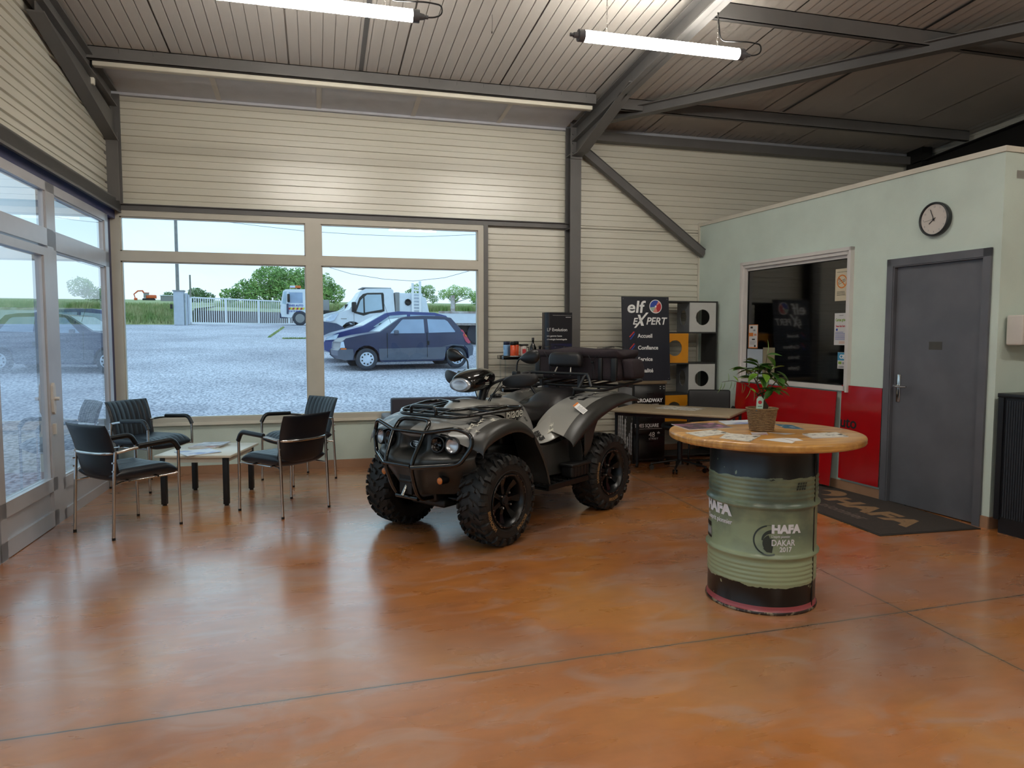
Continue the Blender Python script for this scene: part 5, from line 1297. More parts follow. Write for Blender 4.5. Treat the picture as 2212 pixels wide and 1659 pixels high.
shell('rear_arch_guard', rg2, 'quad_plastic')
inner = [[(.26, .36, .68), (.24, .42, .56), (.22, .46, .40)], [(.05, .375, .60), (.05, .40, .50), (.05, .42, .36)], [(-.15, .385, .60), (-.15, .40, .50), (-.15, .42, .36)], [(-.32, .39, .66), (-.33, .41, .50), (-.34, .43, .33)]]
shell('footwell_guard', inner, 'quad_plastic')
for s_ in (-1, 1):
    mb = MB(); 
    for i in range(9): 
        if i % 2 == 0: mb.bx(.17-i*.055-.04, .17-i*.055, s_*.40, s_*.56, .315, .335)
    mb.bx(-.33, .20, s_*.54, s_*.565, .305, .34); mb.bx(-.33, .20, s_*.36, s_*.40, .305, .34); mb.bx(-.33, .2, s_*.36, s_*.56, .300, .305)
    for i in range(12): 
        for j in range(3): mb.cyl((.16-i*.04, s_*(.43+j*.045), .335), (.16-i*.04, s_*(.43+j*.045), .343), .006, n=6)
    mb.build('footrest', 'suspension', Qd)
    mb = MB(); mb.rbx(-.36, -.12, s_*.50-.055, s_*.50+.055, .34, .445, .02, 3); mb.rbx(-.375, -.105, s_*.50-.065, s_*.50+.065, .43, .455, .008, 2)
    for i in range(5): mb.bx(-.34+i*.045, -.325+i*.045, s_*.50-.05, s_*.50+.058, .35, .43)
    mb.build('passenger_footrest', 'quad_dark', Qd)
# sticker on rear fender and model lettering
def place_tri(p, xd, nrm): return wallM(p, xd, nrm)
q = wallM((-.33, .425, .862), (-1, .0, .42), (.25, .42, .9))
q = wallM((-.36, .462, .8655), (-.93, 0, .36), (.22, .62, .75))
mb = MB(); q2 = q
mb.bx(-.035, .035, -.055, .055, 0, .003, 0, q2); mb.bx(-.035, .035, .040, .055, .003, .0036, 1, q2); lines(mb, q2 @ T(0, 0, .003), -.028, .028, -.045, .025, 8, 2, 9)
mb.build('warning_sticker', ['print_white', 'print_orange', 'print_grey'], Qd, label='white warning sticker with orange head')
q = wallM((.10, .315, .665), (-1, .0, .10), (.05, .60, .8))
mb = MB(); mb.text('550SE', .062, q @ T(-.03, -.008, .006), 0, bold=.003, shear=.35, sx=1.0); mb.text('4x4', .045, q @ T(.06, -.052, .004), 0, bold=.003, shear=.35)
mb.build('model_lettering', 'print_black', Qd)
q = wallM((.30, .205, .83), (-1, -.02, .04), (.0, .96, .28))
mb = MB(); mb.text('Blade', .105, q @ T(.02, -.02, .004), 0, bold=.004, shear=.5, sx=.9); mb.text('Blade', .105, q @ T(.023, -.017, .0055), 1, bold=.0008, shear=.5, sx=.9)
mb.build('model_lettering', ['print_black', 'quad_camo_light'], Qd)
# scattered light camo flakes on the front fender and tank
rr0 = random.Random(21)
def flakes(cx, cy, cz, xd, nrm, n, spread):
    q = wallM((cx, cy, cz), xd, nrm); mb = MB()
    for _ in range(n):
        a, b = rr0.uniform(-spread, spread), rr0.uniform(-spread*.4, spread*.4); pts = []
        k = 2*rr0.randint(3, 4)
        for i in range(k): t_ = 2*pi*i/k; r_ = rr0.uniform(.014, .028) if i % 2 else rr0.uniform(.003, .008); pts.append((a+1.7*r_*math.cos(t_), b+r_*math.sin(t_), .004+rr0.random()*.001))
        mb.add(pts, [tuple(range(k))], 0, False, q)
    mb.build('camo_decal', 'quad_camo_light', Qd, label='pale camouflage flakes')
flakes(.80, .43, .842, (-1, 0, .25), (.15, .25, 1), 12, .14); flakes(.14, .205, .76, (-1, 0, 0), (0, 1, .2), 10, .10); flakes(-.16, .34, .735, (-1, 0, .6), (.5, .3, .8), 8, .08); flakes(-.75, .42, .962, (-1, 0, .1), (0, .1, 1), 10, .14); flakes(-.6, -.3, .945, (-1, 0, .1), (0, -.1, 1), 10, .14)
# ---- front fascia
yf = [0, .10, .13, .22, .33, .42, .47]
def fr(z, xs): return [(x, yf[i], z) for i, x in enumerate(xs)]
fas = [fr(.800, [1.02, 1.02, 1.02, 1.00, .97, .92, .88]), fr(.765, [.985, .985, 1.03, 1.00, .965, .92, .88]), fr(.70, [.965, .965, 1.045, 1.00, .965, .92, .87]), fr(.655, [.965, .965, 1.06, 1.02, .98, .93, .88]), fr(.628, [1.06, 1.06, 1.10, 1.08, 1.04, .97, .90]),
       fr(.605, [1.12, 1.12, 1.12, 1.10, 1.05, .98, .90]), fr(.55, [1.12, 1.12, 1.115, 1.09, 1.02, .94, .87]), fr(.49, [1.10, 1.10, 1.09, 1.06, .98, .90, .86]), fr(.42, [1.08, 1.08, 1.07, 1.02, .93, .88, .86]), fr(.345, [1.04, 1.04, 1.03, .98, .92, .88, .86])]
fas[-1] = [(p[0], p[1]*.55, p[2]) for p in fas[-1]]; fas[-2] = [(p[0], p[1]*.75, p[2]) for p in fas[-2]]; fas[-3] = [(p[0], p[1]*.92, p[2]) for p in fas[-3]]
o = shell('front_fascia', fas, 'quad_plastic', sub=2)
for s_ in (-1, 1):
    for (yy, xx, r_, m_) in ((.24, 1.015, .052, 'lamp'), (.355, .99, .052, 'beam')):
        M_ = T(xx, s_*yy, .715) @ R(rd(90), 'Y') @ R(0); M_ = T(xx, s_*yy, .715) @ R(s_*rd(14)) @ R(rd(84), 'Y')
        mb = MB(); mb.lathe([(0, -.05), (r_*1.05, -.05), (r_*1.12, .02), (r_*1.02, .028), (r_*.9, .022)], 28, M=M_)
        hb = mb.build('headlamp', 'black_plastic', Qd)
        mb = MB(); mb.lathe([(0, .0), (r_*.45, .002), (r_*.75, .010), (r_*.92, .020)], 28, M=M_)
        if m_ == 'lamp':
            for k in range(4): a = k*pi/2+.4; mb.sphere(tuple(M_ @ Vector((.018*math.cos(a), .018*math.sin(a), .012))), .008, 8)
            mb.build('lamp_insert', 'black_gloss', hb)
        else: mb.build('reflector', 'lamp_reflector', hb)
        mb = MB(); mb.lathe([(0, .034), (r_*.5, .032), (r_*.9, .024)], 24, M=M_); mb.build('lens', 'lens_glass', hb)
    mb = MB(); p0 = Vector((1.02, s_*.27, .475)); mb.cyl(p0+Vector((-.04, 0, 0)), p0+Vector((.03, s_*.01, 0)), .030, .027, n=18); a_ = mb.build('indicator', 'black_plastic', Qd)
    mb = MB(); mb.sphere(tuple(p0+Vector((.03, s_*.01, 0))), .024, 14, sc=(.5, 1, 1)); mb.build('indicator_lens', 'amber_lens', a_)
    mb = MB(); mb.cyl((.88, s_*.485, .68), (.90, s_*.492, .68), .012, n=10); mb.build('bolt', 'brushed_steel', Qd)
    # lamp surround
    mb = MB(); mb.rbx(-.02, .02, -.12, .12, -.062, .062, .02, 2, M=T(.965, s_*.30, .71) @ R(-s_*rd(-18))); mb.build('lamp_surround', 'black_satin', Qd)
# silver nose panel above the badge
mb = MB(); mb.grid([[(1.045, y, .800) for y in (-.13, -.07, 0, .07, .13)], [(1.055, y, .775-.012*(1-abs(y)/.13)) for y in (-.115, -.06, 0, .06, .115)], [(1.03, y, .755-.012*(1-abs(y)/.13)) for y in (-.105, -.06, 0, .06, .105)]]); smoothfix(mb.build('nose_panel', 'quad_paint', Qd), 180, 1, .006)
# badge
q = wallM((1.0, 0, .69), (0, 1, 0), (1, 0, .12))
mb = MB(); mb.add([(.055*math.cos(2*pi*i/28), .026*math.sin(2*pi*i/28), .003) for i in range(28)], [tuple(range(28))], 0, False, q); mb.add([(.050*math.cos(2*pi*i/28), .022*math.sin(2*pi*i/28), .0036) for i in range(28)], [tuple(range(28))], 1, False, q); mb.text('TGB', .032, q @ T(0, -.011, .0042), 0, bold=.0012, align='CENTER', shear=.1)
mb.build('badge', ['chrome', 'black_gloss'], Qd)
# winch hook and skid plate
mb = MB(); mb.cyl((1.08, .0, .43), (1.13, .0, .35), .013, n=12); mb.build('winch_hook', 'chrome', Qd)
mb = MB(); mb.bx(1.03, 1.10, -.06, .06, .36, .50); mb.cyl((1.09, -.06, .45), (1.09, .06, .45), .018, n=12); mb.build('winch_fairlead', 'quad_dark', Qd)
mb = MB(); mb.rbx(-.75, .90, -.17, .17, .24, .30, .02, 2); mb.rbx(-.55, .45, -.19, .19, .30, .62, .05, 3); mb.rbx(-.05, .26, -.15, .15, .55, .72, .04, 3); mb.rbx(.45, .95, -.13, .13, .28, .56, .03, 2); mb.rbx(-1.0, -.5, -.15, .15, .42, .80, .04, 3)
mb.cyl((-.30, .19, .42), (-.30, .25, .42), .10, n=28); mb.cyl((-.05, .19, .40), (-.05, .24, .40), .07, n=24); mb.build('engine', 'quad_dark', Qd)
mb = MB()
for sx_ in (-1, 1):
    for s_ in (-1, 1):
        X0 = sx_*.68
        mb.tube([(X0+.14, s_*.14, .30), (X0, s_*.40, .27)], .014, 8); mb.tube([(X0-.14, s_*.14, .30), (X0, s_*.40, .27)], .014, 8); mb.tube([(X0+.12, s_*.16, .42), (X0, s_*.38, .39)], .012, 8); mb.tube([(X0-.12, s_*.16, .42), (X0, s_*.38, .39)], .012, 8)
        mb.cyl((X0, s_*.13, .33), (X0, s_*.44, .316), .018, n=12); mb.rbx(X0-.035, X0+.035, s_*.40-.03, s_*.40+.03, .24, .41, .01, 2); mb.cyl((X0, s_*.13, .33), (X0, s_*.20, .33), .04, .03, n=14)
        if sx_ > 0: mb.tube([(X0-.10, s_*.12, .36), (X0-.09, s_*.40, .33)], .009, 8)
mb.build('suspension_arm', 'suspension', Qd)
for sx_ in (-1, 1):
    for s_ in (-1, 1):
        X0 = sx_*.66; mb = MB(); p0 = Vector((X0+.03*sx_, s_*.32, .33)); p1 = Vector((X0-.05*sx_, s_*.18, .70)); mb.cyl(p0, p1, .018, n=12)
        d = (p1-p0).normalized(); u = d.orthogonal().normalized(); w_ = d.cross(u); pts = [p0+d*(.06+.27*i/84)+(u*math.cos(i*pi/6)+w_*math.sin(i*pi/6))*.036 for i in range(85)]
        mb.tube(pts, .006, 6); mb.build('shock_absorber', 'suspension', Qd)
# ---- bull bar
rt = .0155
def C(P, r=.05, n=5, c=False): return fillet(P, r, n, c)
mb = MB()
for s_ in (-1, 1):
    mb.tube(C([(.86, s_*.10, .315), (1.06, s_*.105, .325), (1.115, s_*.115, .40), (1.175, s_*.130, .575), (1.065, s_*.155, .79), (1.0, s_*.15, .865), (.99, 0, .868)], .06), rt, 10)
mb.build('bull_bar_upright', 'black_gloss', Qd)
mb = MB(); mb.tube([(1.065, -.155, .79), (1.065, .155, .79)], rt*.95, 10); mb.tube([(1.175, -.13, .575), (1.175, .13, .575)], rt*.95, 10); mb.tube([(1.085, -.11, .335), (1.085, .11, .335)], rt, 10); mb.build('bull_bar_crossbar', 'black_gloss', Qd)
for s_ in (-1, 1):
    mb = MB(); mb.tube(C([(1.065, s_*.155, .79), (1.0, s_*.40, .835), (.95, s_*.475, .79), (.955, s_*.49, .72), (1.0, s_*.42, .60), (1.03, s_*.36, .585), (1.175, s_*.13, .565)], .05), rt, 10); mb.build('bull_bar_hoop', 'black_gloss', Qd)
# ---- front rack
zr = .915
mb = MB(); outer = C([(.90, -.26, .885), (.90, .26, .885), (.80, .36, .90), (.45, .46, zr+.01), (.34, .43, zr+.015), (.36, .28, zr+.01), (.50, .17, zr+.01), (.72, .13, zr), (.76, 0, zr), (.72, -.13, zr), (.50, -.17, zr+.01), (.36, -.28, zr+.01), (.34, -.43, zr+.015), (.45, -.46, zr+.01), (.80, -.36, .90)], .05, 4, True)
mb.tube(outer, .0125, 10, True)
for s_ in (-1, 1):
    mb.tube([(.895, s_*.10, .888), (.745, s_*.10, zr)], .010, 8); mb.tube([(.86, s_*.30, .89), (.365, s_*.30, zr+.01)], .010, 8); mb.tube([(.62, s_*.135, zr+.002), (.64, s_*.41, zr)], .010, 8); mb.tube([(.62, s_*.27, zr-.01), (.62, s_*.27, .85)], .011, 8)
mb.tube([(.82, -.35, .9), (.82, .35, .9)], .010, 8)
mb.build('front_rack', 'black_gloss', Qd)
mb = MB(); mb.tube(C([(.90, -.15, .885), (.905, -.15, .945), (.905, .10, .945), (.90, .10, .885)], .04), .0125, 10); mb.build('rack_hoop', 'black_gloss', Qd)
# ---- handlebar, cowl
mb = MB(); mb.tube([(.34, 0, .88), (.28, 0, 1.05)], .030, 12); mb.tube(C([(.28, -.03, 1.04), (.28, -.10, 1.09), (.22, -.22, 1.135), (.12, -.40, 1.14)], .05), .011, 10); mb.tube(C([(.28, .03, 1.04), (.28, .10, 1.09), (.22, .22, 1.135), (.12, .40, 1.14)], .05), .011, 10)
for s_ in (-1, 1): mb.cyl((.16, s_*.32, 1.139), (.10, s_*.435, 1.141), .017, n=12)
hb = mb.build('handlebar', 'black_satin', Qd)
cow = []
for (x, hw, z0, z1) in ((.548, .095, 1.035, 1.135), (.535, .112, 1.022, 1.155), (.46, .122, 1.02, 1.195), (.37, .122, 1.035, 1.205), (.29, .10, 1.06, 1.20), (.23, .075, 1.085, 1.17), (.21, .05, 1.10, 1.15)):
    zc, hh = (z0+z1)/2, (z1-z0)/2; row = []
    for k in range(20): a = 2*pi*k/20; c, s = math.cos(a), math.sin(a); row.append((x, hw*math.copysign(abs(c)**.7, c), zc+hh*math.copysign(abs(s)**.8, s)))
    cow.append(row)
mb = MB(); mb.grid(cow, closed=True); mb.add(cow[0], [tuple(range(20))]); mb.add(cow[-1], [tuple(range(20))[::-1]]); smoothfix(mb.build('instrument_cowl', 'black_gloss', Qd), 50, 1)
M_ = T(.560, 0, 1.083) @ R(rd(84), 'Y')
mb = MB(); mb.lathe([(0, -.006), (.05, -.003), (.078, .004), (.080, -.03)], 28, M=M_ @ Matrix.Scale(1.0, 4) @ Matrix.Diagonal((.62, 1.22, 1, 1))); cl = mb.build('headlamp', 'lamp_reflector', Qd); mb = MB(); mb.lathe([(0, .024), (.05, .020), (.079, .004)], 28, M=M_ @ Matrix.Diagonal((.62, 1.22, 1, 1))); mb.build('lens', 'lens_glass', cl)
mb = MB(); q = wallM((.40, .131, 1.13), (-1, 0, 0), (0, 1, .1)); curved = [(-.03, .0), (-.01, .018), (.005, .008), (.025, .016), (.015, .0), (-.005, -.012)]; mb.add([(a, b, .002) for a, b in curved], [tuple(range(6))], 0, False, q)
for i in range(2): mb.bx(-.02, .02, -.035-i*.012, -.031-i*.012, 0, .002, 0, q)
mb.build('cowl_mark', 'quad_camo_light', Qd)
for s_ in (-1, 1):
    mb = MB(); rows = []
    for (t_, hw, hh) in ((0, .012, .018), (.15, .03, .035), (.4, .045, .055), (.7, .045, .058), (.92, .035, .045), (1, .015, .02)):
        c = Vector((.26, s_*.17, 1.09)).lerp(Vector((.215, s_*.475, 1.13)), t_); c.x += .06*math.sin(pi*t_); row = []
        for k in range(12): a = 2*pi*k/12; row.append((c.x+.018*math.cos(a)+.0*hw, c.y, c.z+hh*math.sin(a)))
        rows.append(row)
    mb.grid(rows, closed=True); mb.add(rows[0], [tuple(range(12))]); mb.add(rows[-1], [tuple(range(12))]); smoothfix(mb.build('hand_guard', 'black_satin', Qd), 50, 1)
    mb = MB(); mb.rbx(.17, .22, s_*.25-.025, s_*.25+.025, 1.13, 1.18, .008, 2); mb.tube(C([(.19, s_*.25, 1.17), (.19, s_*.255, 1.25), (.20, s_*.30, 1.285)], .03), .006, 8); mm = mb.build('mirror_stem', 'black_plastic', Qd)
    mb = MB(); rows = []
    for (t_, hh, hx) in ((0, .008, .01), (.12, .022, .016), (.35, .048, .028), (.65, .060, .032), (.88, .052, .026), (1, .02, .01)):
        c = Vector((.20, s_*.29, 1.275)).lerp(Vector((.20, s_*.475, 1.30)), t_); row = []
        for k in range(14): a = 2*pi*k/14; row.append((c.x+hx*math.cos(a), c.y, c.z+hh*math.sin(a)))
        rows.append(row)
    mb.grid(rows, closed=True); mb.add(rows[0], [tuple(range(14))]); mb.add(rows[-1], [tuple(range(14))]); smoothfix(mb.build('mirror', 'black_plastic', Qd), 60, 1)
mb = MB(); rc = random.Random(4)
for i in range(7):
    y0 = rc.uniform(-.12, .22); mb.tube(C([(.24, y0, 1.10), (.27+rc.uniform(0, .08), y0*.8, 1.02), (.30, y0*.4, .95), (.32, y0*.3, .88)], .05), .004, 6)
mb.build('control_cable', 'black_plastic', Qd)
# ---- seat
st = []
for (x, hw, zt_, zb_) in ((-.04, .075, .895, .80), (-.07, .125, .900, .76), (-.16, .165, .880, .72), (-.30, .185, .870, .70), (-.42, .19, .878, .70), (-.47, .19, .915, .71), (-.52, .19, .960, .73), (-.62, .19, .985, .76), (-.80, .19, .990, .80), (-.93, .175, .975, .84), (-.97, .14, .95, .87)):
    row = []
    for k in range(20):
        a = 2*pi*k/20; c, s = math.cos(a), math.sin(a); zc, hh = (zt_+zb_)/2, (zt_-zb_)/2
        row.append((x+(.03 if s < 0 else 0), hw*math.copysign(abs(c)**.55, c)*(1-.12*(s > .5)), zc+hh*math.copysign(abs(s)**.7, s)))
    st.append(row)
mb = MB(); mb.grid(st, closed=True); mb.add(st[0], [tuple(range(20))]); mb.add(st[-1], [tuple(range(20))[::-1]]); smoothfix(mb.build('saddle', 'seat_vinyl', Qd), 60, 2)
# ---- backrest, rear rack
mb = MB(); mb.rbx(-.045, .035, -.175, .175, -.065, .065, .03, 4, M=T(-.80, 0, 1.235), fn=lambda v: (v.x-.5*v.y*v.y, v.y*(1 if v.z < 0 else 1-.3*(v.z/.065)**2*.6), v.z), cuts=2); mb.build('back_pad', 'seat_vinyl', Qd)
mb = MB(); mb.tube([(-.80, .07, 1.18), (-.76, .09, 1.10)], .008, 8); mb.tube([(-.80, -.07, 1.18), (-.76, -.09, 1.10)], .008, 8); mb.build('back_pad_bracket', 'brushed_steel', Qd)
rz2 = .995
mb = MB(); 
for s_ in (-1, 1):
    mb.tube(C([(-.60, s_*.24, rz2), (-.60, s_*.43, rz2), (-.70, s_*.475, rz2-.005), (-1.36, s_*.47, rz2+.05), (-1.40, s_*.40, rz2+.05)], .05), .013, 10)
    mb.tube(C([(-.62, s_*.27, rz2), (-.66, s_*.30, 1.10), (-.72, s_*.30, 1.12)], .03), .013, 10)
    mb.tube([(-.60, s_*.24, rz2), (-1.38, s_*.24, rz2+.045)], .011, 8); mb.tube([(-.62, s_*.24, rz2), (-.64, s_*.2, .93)], .012, 8); mb.tube([(-1.0, s_*.24, rz2+.01), (-1.02, s_*.2, .93)], .012, 8)
mb.tube([(-1.40, -.41, rz2+.05), (-1.40, .41, rz2+.05)], .013, 10)
for xx in (-.85, -1.1): mb.tube([(xx, -.47, rz2+.01), (xx, .47, rz2+.01)], .010, 8)
for yy in (-.1, 0, .1): mb.tube([(-.85, yy, rz2+.01), (-1.40, yy, rz2+.05)], .008, 8)
mb.build('rear_rack', 'black_satin', Qd)
mb = MB(); mb.tube(C([(-.62, -.45, 1.03), (-.66, -.34, 1.115), (-.70, -.30, 1.12), (-.70, .30, 1.12), (-.66, .34, 1.115), (-.62, .40, 1.02)], .05), .0125, 10)
mb.bx(-.74, -.72, -.22, -.19, 1.0, 1.13); mb.bx(-.74, -.72, .19, .22, 1.0, 1.13); mb.build('rear_rack_hoop', 'black_satin', Qd)
mb = MB(); mb.cyl((-1.16, .12, .84), (-1.18, .12, .84), .04, n=18); mb.cyl((-1.16, -.12, .84), (-1.18, -.12, .84), .04, n=18); mb.build('tail_lamp', 'print_red', Qd)

# ---- cargo bag on the rear rack (a thing of its own)
def qw(x, y, z): c, s = math.cos(QA), math.sin(QA); return (1.477+c*x-s*y, 5.541+s*x+c*y, z)
bg_ = thing('cargo_bag', 'bulky dark fabric cargo bag strapped on the rear rack of the quad bike', 'bag', qw(-1.06, .05, 1.055), QA)
def bagfn(v):
    x, y, z = v
    n_ = noise.noise(Vector((x*7, y*7, z*7)))*.03; top = max(0, (z-.18)/.10)
    return (x*(1+.05*top)+n_, y*(1+.04*top)+n_*.8, z+.055*noise.noise(Vector((x*8, y*8, 3)))*top+.012*math.sin(y*22)*top-.02*abs(y)*top)
mb = MB(); mb.rbx(-.17, .17, -.43, .43, 0, .265, .03, 3, fn=bagfn, cuts=5); o = smoothfix(mb.build('bag_body', 'bag_cloth', bg_), 180, 1)
mb = MB(); mb.rbx(-.185, .185, -.44, .44, .195, .275, .03, 3, fn=bagfn, cuts=5); o = smoothfix(mb.build('bag_lid', 'bag_cloth', bg_), 180, 1)
for ra_, rb_ in ((-.435, -.38), (.38, .435), (.25, .29)): MB().rbx(.155, .188, ra_, rb_, .0, .20, .008, 2).build('reinforcement', 'quad_dark', bg_)
for y0 in (-.26, .20):
    mb = MB(); mb.tube([(.19, y0-.07, .25), (.195, y0, .16), (.19, y0+.07, .25)], .003, 6); mb.tube([(.195, y0, .16), (.19, y0-.01, .02)], .003, 6); mb.tube([(.195, y0, .16), (.19, y0+.03, .02)], .003, 6); mb.cyl((.195, y0-.012, .16), (.195, y0+.012, .16), .008, n=8)
    for k in range(5): mb.tube([(.15-.07*k, y0+.02*(-1)**k, .285), (.08-.07*k, y0-.02*(-1)**k, .288)], .003, 6)
    mb.build('lacing_cord', 'black_plastic', bg_)
mb = MB(); mb.rbx(-.12, .10, .44, .55, .02, .19, .03, 3, fn=lambda v: (v.x, v.y-.3*max(0, v.z-.1), v.z), cuts=2); mb.build('side_pocket', 'bag_cloth', bg_)
for y0 in (-.34, .30):
    mb = MB(); rows = [[(.10+.03*math.sin(a), y0-.03*s_, .283+.03*math.sin(a*1)+.0) if False else (.16-.32*k/10, y0+s_*.02, .288+.012*math.sin(k*pi/10)) for s_ in (-1, 1)] for k in range(11) for a in (0,)]
    mb.grid(rows); smoothfix(mb.build('strap', 'quad_dark', bg_), 180, 0, .003)
# ================================================================ OUTSIDE
def gz(y):
    if y < 8.3: return -.06
    if y < 44: return -.06+.0585*(y-8.3)
    return 2.03+.0585*(44-44)+.0*(y)
def fieldz(y): return 3.15+.047*(y-47)
m = mat('gravel_asphalt', '#b4b0bd', .85, col2='#d4d0dc', nscale=.35, thr=(.35, .6)); nt2 = m.node_tree; N = nt2.nodes; b = N['Principled BSDF']
# fine grain over the large pale and dark drifts
fn_ = N.new('ShaderNodeTexNoise'); fn_.inputs['Scale'].default_value = 22; fn_.inputs['Detail'].default_value = 8; tcn = N.new('ShaderNodeTexCoord'); mpx = N.new('ShaderNodeMapping'); mpx.inputs['Scale'].default_value = (1, .55, 1); nt2.links.new(tcn.outputs['Object'], mpx.inputs[0]); nt2.links.new(mpx.outputs[0], fn_.inputs['Vector'])
rpx = N.new('ShaderNodeValToRGB'); rpx.color_ramp.elements[0].position = .40; rpx.color_ramp.elements[0].color = (.50, .52, .56, 1); rpx.color_ramp.elements[1].position = .58; rpx.color_ramp.elements[1].color = (1.1, 1.1, 1.1, 1); nt2.links.new(fn_.outputs['Fac'], rpx.inputs[0])
mxx = N.new('ShaderNodeMixRGB'); mxx.blend_type = 'MULTIPLY'; mxx.inputs[0].default_value = 1
src = b.inputs['Base Color'].links[0].from_socket; nt2.links.new(src, mxx.inputs[1]); nt2.links.new(rpx.outputs[0], mxx.inputs[2]); nt2.links.new(mxx.outputs[0], b.inputs['Base Color'])
mb = MB(); rows = []
for y in (-40, -10, 8.3, 12, 20, 30, 44, 47, 54.5): rows.append([(x, y, gz(y) if y <= 44 else 2.03+.03*(y-44)) for x in (-60, -30, -12, 0, 15, 40, 90)])
mb.grid(rows, smooth=False)
o = mb.build('ground', 'gravel_asphalt'); struct(o)
# outer plinth of the hall
mb = MB(); mb.bx(-2.3, 9.2, 8.24, 8.34, -.3, .5); struct(mb.build('trim_26', 'trim_white'))
mat('meadow', '#82925c', .9, col2='#b0b183', nscale=1.1, thr=(.35, .65), bump=.5, bscale=12); mat('grass_blade', '#7d9a52', .8, col2='#b8b886', nscale=1.5, thr=(.35, .65))
rg_ = random.Random(8)
# grass bank on the left and the field behind
def bank(x0, x1, fy, nm, h=1.05):
    mb = MB(); rows = []
    n = 40
    for k in range(9):
        t_ = k/8; row = []
        for i in range(n+1):
            x = x0+(x1-x0)*i/n; y = fy(x)+2.4*t_; z = 2.0+h*(1-(1-t_)**2)+.12*noise.noise(Vector((x*.8, y*.8, 0))); row.append((x, y, z))
        rows.append(row)
    for y in (60, 100, 220): rows.append([(x0+(x1-x0)*i/n, max(y, fy(x0+(x1-x0)*i/n)+3), fieldz(y)) for i in range(n+1)])
    mb.grid(rows); return struct(mb.build(nm, 'meadow'))
bank(-90, -6.9, lambda x: 44.2, 'ground_bank'); bank(-9.5, 90, lambda x: 50.5+.5*(min(x, -1)+7), 'ground_field', 1.3)
def grass(nm, x0, x1, y0, y1, zf, n, h, label):
    mb = MB()
    for _ in range(n):
        x, y = rg_.uniform(x0, x1), rg_.uniform(y0, y1); z = zf(x, y); hh = h*rg_.uniform(.5, 1.2); a = rg_.uniform(0, pi); w = .03; dx, dy = math.cos(a)*w, math.sin(a)*w; lx, ly = rg_.uniform(-.12, .12), rg_.uniform(-.12, .12)
        mb.add([(x-dx, y-dy, z-.05), (x+dx, y+dy, z-.05), (x+lx, y+ly, z+hh)], [(0, 1, 2)])
    o = mb.build(nm, 'grass_blade'); return tag(o, label, 'grass', kind='stuff')
def bz(x, y): t_ = max(0, min(1, (y-44.2)/2.4)); return 2.0+1.05*(1-(1-t_)**2)
grass('tall_grass', -13.5, -7.8, 44.3, 47.2, bz, 9000, .32, 'tall grass growing on the bank left of the sliding gate')
grass('meadow_grass', -7, 22, 55.6, 56.8, lambda x, y: 3.35+.05*(y-56), 14000, .5, 'tall meadow grass behind the gate and the trucks')
grass('weeds', -1.3, -.1, 31.38, 31.55, lambda x, y: gz(y), 500, .07, 'dry weeds growing along the cross joint of the yard')
mb = MB()
for _ in range(700):
    u = rg_.random(); x = -1.93+.24*u+rg_.uniform(-.05, .05); y = 32.4+8.6*u; z = gz(y); w = .03; h_ = .08*rg_.uniform(.4, 1.1); mb.add([(x-w, y, z-.02), (x+w, y, z-.02), (x+.02, y, z+h_)], [(0, 1, 2)])
tag(mb.build('weeds', 'grass_blade'), 'dry weeds growing along the second, receding joint of the yard', 'grass', kind='stuff')
grass('kerb_grass', -4.3, -3.25, 2.0, 7.2, lambda x, y: -.06, 2600, .06, 'sparse grass tufts outside the glazed door')
mb = MB(); mb.bx(-3.0, -2.8, 4.6, 6.1, -.06, .09); tag(mb.build('kerb_block', mat('rusty_wood', '#7a5f50', .8, var=.2)), 'weathered beam lying outside the glazed door', 'beam')

# ---- trees
mat('tree_leaf', '#5d8a44', .7, col2='#98b868', nscale=1.2, thr=(.35, .65)); mat('tree_leaf_dark', '#4e6f44', .7, col2='#7f9a66', nscale=1.2, thr=(.35, .65)); mat('tree_leaf_light', '#84aa55', .7, col2='#b0cc78', nscale=1.2, thr=(.35, .65)); mat('tree_bark', '#4a3c30', .9, var=.2)
def tree(x, y, h, blobs, label, leafm='tree_leaf', n=2600, sz=.28, trunk=True):
    z0 = fieldz(y)-.2 if y > 47 else gz(y)
    t = thing('tree', label, 'tree', (x, y, z0)); mb = MB(); rt_ = random.Random(int(x*10+y))
    tot = sum(b[3]**2 for b in blobs)
    for (bx_, by_, bz_, br_) in blobs:
        for _ in range(int(n*br_**2/tot)):
            u = Vector((rt_.gauss(0, 1), rt_.gauss(0, 1), rt_.gauss(0, 1))).normalized(); k = br_*(rt_.random()**.25)*(1+.25*noise.noise(u*2.3+Vector((bx_, by_, bz_))))
            c = Vector((bx_, by_, bz_))+Vector((u.x, u.y, u.z*.85))*k; a = Vector((rt_.gauss(0, 1), rt_.gauss(0, 1), rt_.gauss(0, .6))).normalized(); b2 = a.orthogonal().normalized(); s_ = sz*rt_.uniform(.5, 1.1)
            mb.add([c-a*s_, c-b2*s_*.5, c+a*s_, c+b2*s_*.5], [(0,1,2,3)])
    mb.build('crown', leafm, t)
    mb = MB(); mb.tube([(0, 0, -.5), (.1, 0, h*.3), (0, .1, h*.6)], [h*.035, h*.028, h*.012], 8)
    for (bx_, by_, bz_, br_) in blobs[:7]: mb.tube([(0, 0, h*.25), (bx_*.5, by_*.5, (h*.25+bz_)/2), (bx_, by_, bz_)], [h*.018, h*.010, h*.004], 6)
    mb.build('trunk', 'tree_bark', t); return t
